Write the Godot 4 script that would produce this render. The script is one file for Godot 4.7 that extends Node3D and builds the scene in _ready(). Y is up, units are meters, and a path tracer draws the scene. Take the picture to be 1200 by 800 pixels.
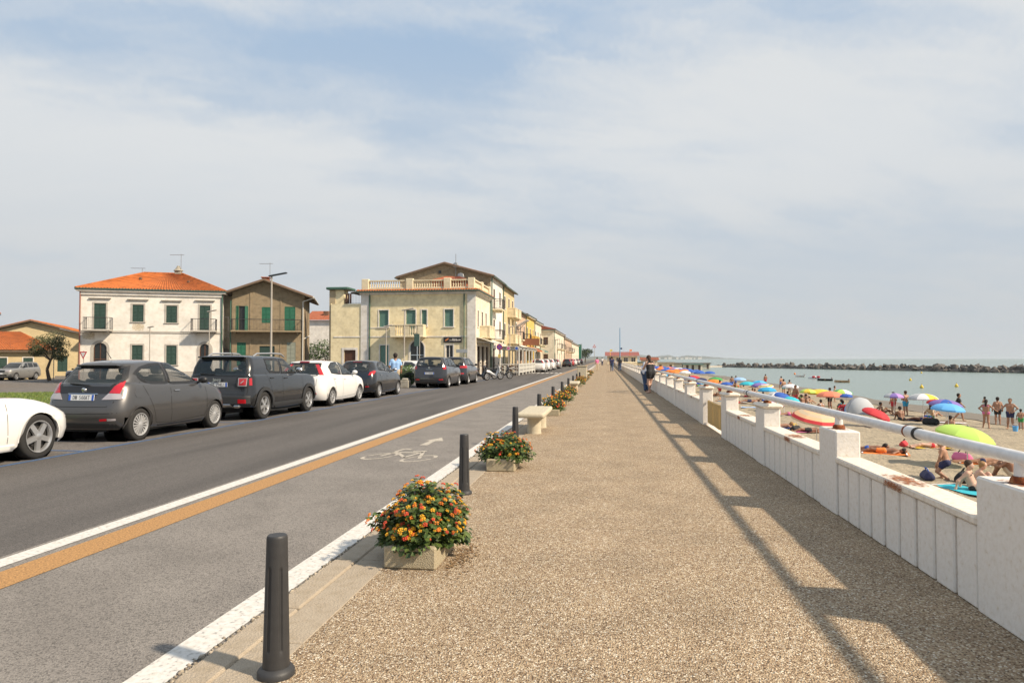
extends Node3D
# A seaside promenade: road with parked cars and houses on the left, a white parapet and a beach on the right.
# x points to the sea, -z runs along the promenade, y is up; promenade level is y = 0.

const SUN := Vector3(0.79, 0.69, 0.28)
const ROAD_Y := -0.03
const SEA_Y := -2.7
var rng := RandomNumberGenerator.new()
var tex := {}
var mats := {}
var shared := {}


# ------------------------------------------------------------------ mesh collecting
class MB:
	var v := PackedVector3Array()
	var n := PackedVector3Array()
	var c := PackedColorArray()
	var col := Color.WHITE
	var tint := false
	var xf := Transform3D.IDENTITY

	func tri(a: Vector3, b: Vector3, d: Vector3) -> void:
		# a, b, d run counter-clockwise seen from the front
		a = xf * a
		b = xf * b
		d = xf * d
		var m := (b - a).cross(d - a).normalized()
		v.append_array(PackedVector3Array([a, d, b]))
		n.append_array(PackedVector3Array([m, m, m]))
		if tint:
			c.append_array(PackedColorArray([col, col, col]))

	func quad(a: Vector3, b: Vector3, d: Vector3, e: Vector3) -> void:
		tri(a, b, d)
		tri(a, d, e)

	func stri(a: Vector3, b: Vector3, d: Vector3, na: Vector3, nb: Vector3, nd: Vector3) -> void:
		v.append_array(PackedVector3Array([xf * a, xf * d, xf * b]))
		n.append_array(PackedVector3Array([(xf.basis * na).normalized(), (xf.basis * nd).normalized(), (xf.basis * nb).normalized()]))
		if tint:
			c.append_array(PackedColorArray([col, col, col]))

	func box(at: Vector3, size: Vector3) -> void:
		var h := size * 0.5
		var p := []
		for k in 8:
			p.append(at + Vector3(h.x if k & 1 else -h.x, h.y if k & 2 else -h.y, h.z if k & 4 else -h.z))
		quad(p[4], p[5], p[7], p[6])
		quad(p[1], p[0], p[2], p[3])
		quad(p[5], p[1], p[3], p[7])
		quad(p[0], p[4], p[6], p[2])
		quad(p[6], p[7], p[3], p[2])
		quad(p[0], p[1], p[5], p[4])

	func box2(a: Vector3, b: Vector3) -> void:
		box((a + b) * 0.5, (b - a).abs())

	func cbox(at: Vector3, size: Vector3, r: float) -> void:
		# a box with chamfered edges, 44 triangles
		var h := size * 0.5
		r = minf(r, minf(h.x, minf(h.y, h.z)) * 0.98)
		var i := h - Vector3(r, r, r)
		for s in [-1.0, 1.0]:
			quad2(at + Vector3(s * h.x, 0, 0), Vector3(0, i.y, 0), Vector3(0, 0, i.z), s)
			quad2(at + Vector3(0, s * h.y, 0), Vector3(0, 0, i.z), Vector3(i.x, 0, 0), s)
			quad2(at + Vector3(0, 0, s * h.z), Vector3(i.x, 0, 0), Vector3(0, i.y, 0), s)
			for q in [-1.0, 1.0]:
				edge(at, Vector3(i.x, s * h.y, q * i.z), Vector3(i.x, s * i.y, q * h.z), Vector3(-1, 1, 1), s * q)
				edge(at, Vector3(s * i.x, i.y, q * h.z), Vector3(s * h.x, i.y, q * i.z), Vector3(1, -1, 1), s * q)
				edge(at, Vector3(s * h.x, q * i.y, i.z), Vector3(s * i.x, q * h.y, i.z), Vector3(1, 1, -1), s * q)
				for w in [-1.0, 1.0]:
					var a := at + Vector3(s * h.x, q * i.y, w * i.z)
					var b := at + Vector3(s * i.x, q * h.y, w * i.z)
					var d := at + Vector3(s * i.x, q * i.y, w * h.z)
					if s * q * w > 0:
						tri(a, b, d)
					else:
						tri(a, d, b)

	func quad2(o: Vector3, a: Vector3, b: Vector3, s: float) -> void:
		if s > 0:
			quad(o - a - b, o + a - b, o + a + b, o - a + b)
		else:
			quad(o - a - b, o - a + b, o + a + b, o + a - b)

	func edge(o: Vector3, a: Vector3, b: Vector3, mirror: Vector3, s: float) -> void:
		if s > 0:
			quad(o + a, o + a * mirror, o + b * mirror, o + b)
		else:
			quad(o + a, o + b, o + b * mirror, o + a * mirror)

	func tube(a: Vector3, b: Vector3, ra: float, rb: float, sides := 8, caps := true) -> void:
		var axis := (b - a).normalized()
		var s := axis.cross(Vector3.UP if absf(axis.y) < 0.9 else Vector3.RIGHT).normalized()
		var t := axis.cross(s)
		for k in sides:
			var u0 := s * cos(TAU * k / sides) + t * sin(TAU * k / sides)
			var u1 := s * cos(TAU * (k + 1) / sides) + t * sin(TAU * (k + 1) / sides)
			stri(a + u0 * ra, a + u1 * ra, b + u1 * rb, u0, u1, u1)
			stri(a + u0 * ra, b + u1 * rb, b + u0 * rb, u0, u1, u0)
			if caps:
				tri(a, a + u1 * ra, a + u0 * ra)
				tri(b, b + u0 * rb, b + u1 * rb)

	func path(pts: Array, r: float, sides := 6) -> void:
		for k in pts.size() - 1:
			tube(pts[k], pts[k + 1], r, r, sides, true)

	func lathe(prof: Array, sides := 24, at := Vector3.ZERO, sharp := 0.6) -> void:
		# prof: Vector2(radius, height) from bottom to top; sharp corners where the profile turns
		for k in prof.size() - 1:
			var p: Vector2 = prof[k]
			var q: Vector2 = prof[k + 1]
			var d := (q - p).normalized()
			var m := Vector2(d.y, -d.x)
			var m0 := m
			var m1 := m
			if k > 0:
				var e: Vector2 = (p - prof[k - 1]).normalized()
				if e.dot(d) > sharp:
					m0 = (m + Vector2(e.y, -e.x)).normalized()
			if k < prof.size() - 2:
				var e: Vector2 = (prof[k + 2] - q).normalized()
				if e.dot(d) > sharp:
					m1 = (m + Vector2(e.y, -e.x)).normalized()
			for i in sides:
				var a := TAU * i / sides
				var b := TAU * (i + 1) / sides
				var ca := Vector3(cos(a), 0, -sin(a))
				var cb := Vector3(cos(b), 0, -sin(b))
				var up := Vector3.UP
				var p0 := at + ca * p.x + up * p.y
				var p1 := at + cb * p.x + up * p.y
				var q0 := at + ca * q.x + up * q.y
				var q1 := at + cb * q.x + up * q.y
				if p.x > 1e-5:
					stri(p0, p1, q1, ca * m0.x + up * m0.y, cb * m0.x + up * m0.y, cb * m1.x + up * m1.y)
				if q.x > 1e-5:
					stri(p0, q1, q0, ca * m0.x + up * m0.y, cb * m1.x + up * m1.y, ca * m1.x + up * m1.y)

	func prism(poly: PackedVector2Array, lo: float, hi: float, bottom := true) -> void:
		# poly in (x, z), extruded in y
		if Geometry2D.is_polygon_clockwise(poly):
			poly = poly.duplicate()
			poly.reverse()
		var ix := Geometry2D.triangulate_polygon(poly)
		for k in range(0, ix.size(), 3):
			var a := poly[ix[k]]
			var b := poly[ix[k + 1]]
			var d := poly[ix[k + 2]]
			if (b - a).cross(d - a) > 0:
				var t := b
				b = d
				d = t
			tri(Vector3(a.x, hi, a.y), Vector3(b.x, hi, b.y), Vector3(d.x, hi, d.y))
			if bottom:
				tri(Vector3(a.x, lo, a.y), Vector3(d.x, lo, d.y), Vector3(b.x, lo, b.y))
		if hi > lo:
			for k in poly.size():
				var a := poly[k]
				var b := poly[(k + 1) % poly.size()]
				quad(Vector3(b.x, lo, b.y), Vector3(a.x, lo, a.y), Vector3(a.x, hi, a.y), Vector3(b.x, hi, b.y))

	func grid(pts: Array, cols: int, flip := false) -> void:
		# smooth sheet through rows of points
		var rows := pts.size() / cols
		var nn := []
		for r in rows:
			for k in cols:
				var l: Vector3 = pts[r * cols + maxi(k - 1, 0)]
				var rr: Vector3 = pts[r * cols + mini(k + 1, cols - 1)]
				var u: Vector3 = pts[maxi(r - 1, 0) * cols + k]
				var d: Vector3 = pts[mini(r + 1, rows - 1) * cols + k]
				var m := (rr - l).cross(d - u)
				nn.append(m.normalized() * (-1.0 if flip else 1.0))
		for r in rows - 1:
			for k in cols - 1:
				var i := r * cols + k
				var j := i + cols
				if flip:
					stri(pts[i], pts[j + 1], pts[i + 1], nn[i], nn[j + 1], nn[i + 1])
					stri(pts[i], pts[j], pts[j + 1], nn[i], nn[j], nn[j + 1])
				else:
					stri(pts[i], pts[i + 1], pts[j + 1], nn[i], nn[i + 1], nn[j + 1])
					stri(pts[i], pts[j + 1], pts[j], nn[i], nn[j + 1], nn[j])

	func ball(at: Vector3, r: Vector3, rings := 6, sides := 10) -> void:
		for i in rings:
			var a := PI * i / rings
			var b := PI * (i + 1) / rings
			for k in sides:
				var s := TAU * k / sides
				var t := TAU * (k + 1) / sides
				var p := [Vector3(sin(a) * cos(s), cos(a), sin(a) * sin(s)), Vector3(sin(b) * cos(s), cos(b), sin(b) * sin(s)), Vector3(sin(b) * cos(t), cos(b), sin(b) * sin(t)), Vector3(sin(a) * cos(t), cos(a), sin(a) * sin(t))]
				if i < rings - 1:
					stri(at + p[0] * r, at + p[2] * r, at + p[1] * r, p[0] / r, p[2] / r, p[1] / r)
				if i > 0:
					stri(at + p[0] * r, at + p[3] * r, at + p[2] * r, p[0] / r, p[3] / r, p[2] / r)

	func mesh() -> ArrayMesh:
		var arrays := []
		arrays.resize(Mesh.ARRAY_MAX)
		arrays[Mesh.ARRAY_VERTEX] = v
		arrays[Mesh.ARRAY_NORMAL] = n
		if tint:
			arrays[Mesh.ARRAY_COLOR] = c
		var m := ArrayMesh.new()
		m.add_surface_from_arrays(Mesh.PRIMITIVE_TRIANGLES, arrays)
		return m


func inst(called: String, m: Mesh, mat: Material, parent: Node = self, at := Transform3D.IDENTITY) -> MeshInstance3D:
	var o := MeshInstance3D.new()
	o.name = called
	o.mesh = m
	o.material_override = mat
	o.transform = at
	parent.add_child(o, true)
	return o


func obj(called: String, mb: MB, mat: Material, parent: Node = self) -> MeshInstance3D:
	if mb.v.is_empty():
		return null
	return inst(called, mb.mesh(), mat, parent)


func tag(o: Node, label: String, category: String, group := "") -> Node:
	o.set_meta("label", label)
	o.set_meta("category", category)
	if group:
		o.set_meta("group", group)
	return o


func setting(called: String, mb: MB, mat: Material, parent: Node = self) -> MeshInstance3D:
	var o := obj(called, mb, mat, parent)
	if parent == self:
		o.set_meta("kind", "structure")
	return o


func thing(called: String, label: String, category: String, at := Vector3.ZERO, turn := 0.0, group := "") -> Node3D:
	var o := Node3D.new()
	o.name = called
	add_child(o, true)
	o.position = at
	o.rotation.y = turn
	tag(o, label, category, group)
	return o


func copy_of(o: Node3D, label: String, at: Vector3, turn := 0.0) -> Node3D:
	var r: Node3D = o.duplicate()
	r.name = String(o.name).rstrip("0123456789")
	add_child(r, true)
	r.position = at
	r.rotation.y = turn
	r.set_meta("label", label)
	return r


# ------------------------------------------------------------------ materials
func lin(r: float, g: float, b: float) -> Color:
	return Color(r, g, b).linear_to_srgb()


func noise_tex(key: String, kind: int, freq: float, octaves: int, stops: Array, size := 512, normal := 0.0, cell := -1) -> Texture2D:
	if tex.has(key):
		return tex[key]
	var f := FastNoiseLite.new()
	f.noise_type = kind
	f.frequency = freq
	f.seed = hash(key) % 1000
	f.fractal_octaves = octaves
	f.fractal_type = FastNoiseLite.FRACTAL_FBM if octaves > 1 else FastNoiseLite.FRACTAL_NONE
	if cell >= 0:
		f.cellular_return_type = cell
		f.cellular_jitter = 1.0
	var t := NoiseTexture2D.new()
	t.width = size
	t.height = size
	t.seamless = true
	t.seamless_blend_skirt = 0.015 if kind == FastNoiseLite.TYPE_CELLULAR else 0.1
	t.noise = f
	if normal > 0.0:
		t.as_normal_map = true
		t.bump_strength = normal
	elif stops:
		var g := Gradient.new()
		var off := PackedFloat32Array()
		var cols := PackedColorArray()
		for s in stops:
			off.append(s[0])
			cols.append(s[1])
		g.offsets = off
		g.colors = cols
		t.color_ramp = g
	tex[key] = t
	return t


func grey(x: float) -> Color:
	return Color(x, x, x)


func make_textures() -> void:
	var S := FastNoiseLite.TYPE_SIMPLEX_SMOOTH
	var C := FastNoiseLite.TYPE_CELLULAR
	noise_tex("soft", S, 0.012, 4, [[0.2, grey(0.92)], [0.5, grey(0.97)], [0.8, grey(1.0)]])
	noise_tex("blotch", S, 0.010, 5, [[0.22, grey(0.88)], [0.45, grey(0.965)], [0.75, grey(1.0)]])
	noise_tex("fine", S, 0.12, 3, [[0.2, grey(0.70)], [0.5, grey(0.92)], [0.8, grey(1.0)]])
	noise_tex("speck", C, 0.14, 1, [[0.0, grey(0.66)], [0.25, grey(0.86)], [0.6, grey(0.94)], [1.0, grey(1.0)]], 1024, 0.0, FastNoiseLite.RETURN_CELL_VALUE)
	noise_tex("fine_n", S, 0.1, 3, [], 512, 6.0)
	noise_tex("grit_n", C, 0.14, 1, [], 1024, 9.0, FastNoiseLite.RETURN_DISTANCE)
	noise_tex("lump_n", S, 0.02, 4, [], 512, 8.0)
	noise_tex("wave_n", S, 0.022, 4, [], 1024, 7.0)
	var peb := [[0.0, Color(0.37, 0.29, 0.21)], [0.1, Color(0.54, 0.44, 0.34)], [0.3, Color(0.72, 0.62, 0.5)], [0.5, Color(0.82, 0.735, 0.61)], [0.7, Color(0.62, 0.515, 0.405)], [0.86, Color(0.89, 0.82, 0.71)], [0.96, Color(0.98, 0.94, 0.87)], [1.0, Color(0.58, 0.45, 0.34)]]
	noise_tex("pebble", C, 0.15, 1, peb, 1024, 0.0, FastNoiseLite.RETURN_CELL_VALUE)
	noise_tex("rust", S, 0.02, 5, [[0.0, Color(0.28, 0.12, 0.05)], [0.4, Color(0.55, 0.26, 0.1)], [0.6, Color(0.72, 0.5, 0.3)], [1.0, Color(0.85, 0.75, 0.6)]])
	noise_tex("tile_tone", C, 0.06, 1, [[0.0, grey(0.7)], [0.4, grey(0.88)], [1.0, grey(1.0)]], 512, 0.0, FastNoiseLite.RETURN_CELL_VALUE)
	noise_tex("leaf_tone", S, 0.03, 3, [[0.2, grey(0.6)], [0.8, grey(1.0)]])
	noise_tex("worn", S, 0.06, 5, [[0.12, grey(0.72)], [0.26, grey(0.94)], [0.7, grey(1.0)]])
	noise_tex("paintwork", S, 0.03, 6, [[0.05, Color(0.9, 0.87, 0.82)], [0.2, Color(0.965, 0.955, 0.94)], [0.4, Color(0.985, 0.98, 0.975)], [0.8, Color(1, 1, 1)]], 1024)
	noise_tex("streak", S, 0.012, 5, [[0.2, grey(0.86)], [0.45, grey(0.94)], [0.75, grey(1.0)]])
	noise_tex("plaster", S, 0.016, 5, [[0.15, Color(0.94, 0.93, 0.91)], [0.4, Color(0.98, 0.975, 0.97)], [0.75, Color(1, 1, 1)]])


func mk(key: String, c: Color, rough := 0.8, opt := {}) -> StandardMaterial3D:
	if mats.has(key):
		return mats[key]
	var m := StandardMaterial3D.new()
	m.resource_name = key
	m.albedo_color = c
	m.roughness = rough
	m.metallic = opt.get("metal", 0.0)
	m.uv1_triplanar = true
	m.uv1_world_triplanar = opt.get("world", true)
	m.uv1_scale = Vector3.ONE * opt.get("scale", 1.0)
	if opt.has("scale3"):
		m.uv1_scale = opt.scale3
	if opt.has("tex"):
		m.albedo_texture = tex[opt.tex]
	if opt.has("detail"):
		m.detail_enabled = true
		m.detail_albedo = tex[opt.detail]
		m.detail_blend_mode = BaseMaterial3D.BLEND_MODE_MUL
		m.detail_uv_layer = BaseMaterial3D.DETAIL_UV_2
		m.uv2_triplanar = true
		m.uv2_world_triplanar = opt.get("world", true)
		m.uv2_scale = Vector3.ONE * opt.get("dscale", 0.1)
		if opt.has("dscale3"):
			m.uv2_scale = opt.dscale3
	if opt.has("bump"):
		m.normal_enabled = true
		m.normal_texture = tex[opt.bump]
		m.normal_scale = opt.get("bump_by", 0.5)
	if opt.has("coat"):
		m.clearcoat_enabled = true
		m.clearcoat = opt.coat
		m.clearcoat_roughness = 0.06
	if opt.has("vcol"):
		m.vertex_color_use_as_albedo = true
	if opt.has("backlight"):
		m.backlight_enabled = true
		m.backlight = opt.backlight
	if opt.has("alpha"):
		m.transparency = BaseMaterial3D.TRANSPARENCY_ALPHA
		m.albedo_color.a = opt.alpha
	if opt.has("spec"):
		m.metallic_specular = opt.spec
	if opt.has("rim"):
		m.rim_enabled = true
		m.rim = opt.rim
	mats[key] = m
	return m


func make_materials() -> void:
	mk("promenade", lin(0.79, 0.79, 0.775), 0.9, {"tex": "pebble", "scale": 0.72, "bump": "grit_n", "bump_by": 0.75, "detail": "soft", "dscale": 0.21})
	mk("joint", lin(0.2, 0.17, 0.12), 0.95, {"tex": "fine", "scale": 2.0})
	mk("kerb", lin(0.46, 0.385, 0.29), 0.88, {"tex": "plaster", "scale": 0.9, "bump": "fine_n", "bump_by": 0.35, "detail": "fine", "dscale": 2.5})
	mk("asphalt_lane", lin(0.13, 0.118, 0.109), 0.85, {"tex": "speck", "scale": 0.8, "bump": "grit_n", "bump_by": 0.3, "detail": "streak", "dscale3": Vector3(0.16, 0.3, 0.012)})
	mk("asphalt_bike", lin(0.275, 0.25, 0.225), 0.9, {"tex": "speck", "scale": 0.8, "bump": "grit_n", "bump_by": 0.4, "detail": "soft", "dscale": 0.17})
	mk("asphalt_park", lin(0.20, 0.18, 0.165), 0.9, {"tex": "speck", "scale": 0.5, "bump": "grit_n", "bump_by": 0.4, "detail": "blotch", "dscale": 0.23})
	mk("paint_white", lin(0.66, 0.64, 0.60), 0.7, {"tex": "plaster", "scale": 1.7, "bump": "fine_n", "bump_by": 0.12, "detail": "worn", "dscale": 0.7})
	mk("paint_worn", lin(0.56, 0.51, 0.43), 0.8, {"tex": "plaster", "scale": 2.2, "detail": "speck", "dscale": 0.9})
	mk("paint_orange", lin(0.50, 0.27, 0.095), 0.75, {"tex": "fine", "scale": 0.9, "detail": "worn", "dscale": 0.9})
	mk("paint_blue", lin(0.08, 0.16, 0.32), 0.8, {"tex": "blotch", "scale": 1.1, "detail": "speck", "dscale": 0.8})
	mk("sand", lin(0.44, 0.365, 0.255), 0.95, {"tex": "fine", "scale": 0.35, "bump": "lump_n", "bump_by": 1.3, "detail": "blotch", "dscale": 0.16})
	mk("wet_sand", lin(0.24, 0.20, 0.15), 0.6, {"tex": "fine", "scale": 0.5, "bump": "fine_n", "bump_by": 0.15, "detail": "soft", "dscale": 0.12})
	mk("sea", lin(0.185, 0.245, 0.215), 0.22, {"scale3": Vector3(0.3, 0.3, 0.13), "bump": "wave_n", "bump_by": 0.6, "tex": "soft", "spec": 0.4})
	mk("wall_white", lin(0.76, 0.725, 0.675), 0.7, {"tex": "paintwork", "scale": 0.55, "bump": "fine_n", "bump_by": 0.08})
	mk("coping", lin(0.78, 0.72, 0.63), 0.8, {"tex": "paintwork", "scale": 0.9, "bump": "fine_n", "bump_by": 0.15, "detail": "plaster", "dscale": 1.7})
	mk("pipe", lin(0.72, 0.71, 0.70), 0.45, {"tex": "soft", "scale": 1.5})
	mk("rust", lin(0.62, 0.5, 0.42), 0.9, {"tex": "rust", "scale": 2.0, "bump": "fine_n", "bump_by": 0.3})
	mk("rubber", lin(0.018, 0.018, 0.018), 0.7)
	mk("gate", lin(0.62, 0.42, 0.16), 0.75, {"tex": "blotch", "scale3": Vector3(4, 0.6, 4), "detail": "plaster", "dscale": 1.5})
	mk("iron", lin(0.035, 0.035, 0.036), 0.55, {"tex": "soft", "scale": 3.0, "bump": "fine_n", "bump_by": 0.12})
	mk("concrete", lin(0.50, 0.43, 0.29), 0.9, {"tex": "plaster", "scale": 1.6, "bump": "fine_n", "bump_by": 0.6, "detail": "fine", "dscale": 3.0})
	mk("bench", lin(0.66, 0.59, 0.44), 0.8, {"tex": "plaster", "scale": 1.3, "bump": "fine_n", "bump_by": 0.3, "detail": "fine", "dscale": 2.0})
	mk("soil", lin(0.06, 0.04, 0.025), 0.95, {"tex": "fine", "scale": 3.0})
	mk("leaf", lin(0.055, 0.105, 0.026), 0.55, {"tex": "leaf_tone", "scale": 3.0, "backlight": Color(0.10, 0.16, 0.03)})
	mk("leaf_dry", lin(0.16, 0.085, 0.04), 0.8)
	mk("petal_yellow", lin(0.75, 0.40, 0.02), 0.6)
	mk("petal_orange", lin(0.72, 0.20, 0.02), 0.6)
	mk("petal_red", lin(0.62, 0.075, 0.03), 0.6)
	mk("stem", lin(0.09, 0.10, 0.04), 0.8)
	mk("grass_ground", lin(0.10, 0.14, 0.035), 0.95, {"tex": "blotch", "scale": 0.3})
	mk("grass", lin(0.11, 0.17, 0.035), 0.7, {"tex": "leaf_tone", "scale": 0.5})
	mk("rock", lin(0.125, 0.113, 0.1), 0.9, {"tex": "blotch", "scale": 0.3, "bump": "lump_n", "bump_by": 0.6})
	mk("rock_pale", lin(0.48, 0.45, 0.40), 0.9, {"tex": "blotch", "scale": 0.3, "bump": "lump_n", "bump_by": 0.6})
	mk("rock_brown", lin(0.24, 0.19, 0.14), 0.9, {"tex": "blotch", "scale": 0.3, "bump": "lump_n", "bump_by": 0.6})
	mk("far_land", lin(0.12, 0.13, 0.11), 0.95, {"tex": "blotch", "scale": 0.004})


# ------------------------------------------------------------------ camera, sky, sun
func make_view() -> void:
	var cam := Camera3D.new()
	cam.name = "camera"
	cam.fov = 53.13
	cam.near = 0.1
	cam.far = 30000.0
	add_child(cam)
	cam.position = Vector3(0, 1.52, 0)
	cam.rotation = Vector3(deg_to_rad(1.432), deg_to_rad(7.759), 0)
	cam.current = true
	var e := Environment.new()
	e.background_mode = Environment.BG_SKY
	e.tonemap_mode = Environment.TONE_MAPPER_LINEAR
	e.tonemap_exposure = 1.27
	e.sdfgi_enabled = true
	e.ssao_enabled = true
	e.ssil_enabled = true
	e.fog_enabled = true
	e.fog_density = 0.00008
	e.fog_light_color = Color(0.80, 0.84, 0.87)
	var sky := Sky.new()
	var pm := PanoramaSkyMaterial.new()
	pm.panorama = ImageTexture.create_from_image(paint_sky())
	sky.sky_material = pm
	e.sky = sky
	e.background_energy_multiplier = 0.83
	var we := WorldEnvironment.new()
	we.name = "environment"
	we.environment = e
	add_child(we)
	var sun := DirectionalLight3D.new()
	sun.name = "sun"
	sun.light_energy = 1.6
	sun.light_color = Color(1.0, 0.93, 0.83)
	sun.light_angular_distance = 2.2
	sun.shadow_enabled = true
	add_child(sun)
	sun.look_at_from_position(SUN * 50.0, Vector3.ZERO)


func paint_sky() -> Image:
	# hazy blue with a high veil of cirrus: the same kind of sky all round
	var w := 2048
	var h := 1024
	var im := Image.create(w, h, false, Image.FORMAT_RGBF)
	var a := FastNoiseLite.new()
	a.noise_type = FastNoiseLite.TYPE_SIMPLEX_SMOOTH
	a.seed = 17
	a.frequency = 0.6
	a.fractal_octaves = 4
	a.domain_warp_enabled = true
	a.domain_warp_amplitude = 0.5
	a.domain_warp_frequency = 0.5
	var b := FastNoiseLite.new()
	b.noise_type = FastNoiseLite.TYPE_SIMPLEX_SMOOTH
	b.seed = 23
	b.frequency = 3.0
	b.fractal_octaves = 5
	b.fractal_gain = 0.6
	b.domain_warp_enabled = true
	b.domain_warp_amplitude = 0.3
	b.domain_warp_frequency = 1.6
	var spin := 0.95
	var haze := Color(0.578, 0.598, 0.612)
	for j in h:
		var el := PI * (0.5 - (j + 0.5) / h)
		if el < -0.01:
			im.fill_rect(Rect2i(0, j, w, h - j), haze)
			break
		var y := sin(el)
		var r := cos(el)
		var up := clampf(y, 0.0, 1.0)
		var blue := Color(0.545, 0.595, 0.625).lerp(Color(0.25, 0.42, 0.66), clampf(pow(up * 1.5, 0.75), 0.0, 1.0))
		var low := smoothstep(0.5, 0.02, up)
		for i in w:
			var t := TAU * (i + 0.5) / w + spin
			var x := -sin(t) * r
			var z := cos(t) * r
			var k := 1.0 / (up + 0.2)
			var p := x * k
			var q := z * k
			var s := p * 0.85 + q * 0.53
			var u := -p * 0.53 + q * 0.85
			var n := a.get_noise_2d(s * 0.5, u * 0.9) * 1.15 + 0.62
			var m := b.get_noise_2d(s * 0.45, u * 1.0)
			var veil := smoothstep(0.0, 1.0, clampf(n + m * 0.42, 0.0, 1.0)) * 0.9 + 0.08
			veil = lerpf(veil, 0.75 + 0.2 * m, low * 0.7)
			var cloud := Color(0.71, 0.728, 0.738).lerp(haze, smoothstep(0.30, 0.0, up))
			im.set_pixel(i, j, blue.lerp(cloud, clampf(veil, 0.0, 1.0)))
	return im


# ------------------------------------------------------------------ ground, road, sea
func sheet(mb: MB, x0: float, x1: float, z0: float, z1: float, y: float, nx := 1, nz := 1) -> void:
	for i in nx:
		for j in nz:
			var a := lerpf(x0, x1, float(i) / nx)
			var b := lerpf(x0, x1, float(i + 1) / nx)
			var c := lerpf(z0, z1, float(j) / nz)
			var d := lerpf(z0, z1, float(j + 1) / nz)
			mb.quad(Vector3(a, y, maxf(c, d)), Vector3(b, y, maxf(c, d)), Vector3(b, y, minf(c, d)), Vector3(a, y, minf(c, d)))


func sand_y(x: float, z: float) -> float:
	var t := clampf((x - 2.4) / 23.0, 0.0, 1.6)
	return lerpf(-2.02, -2.66, t) - maxf(0.0, x - 26.0) * 0.06


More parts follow.
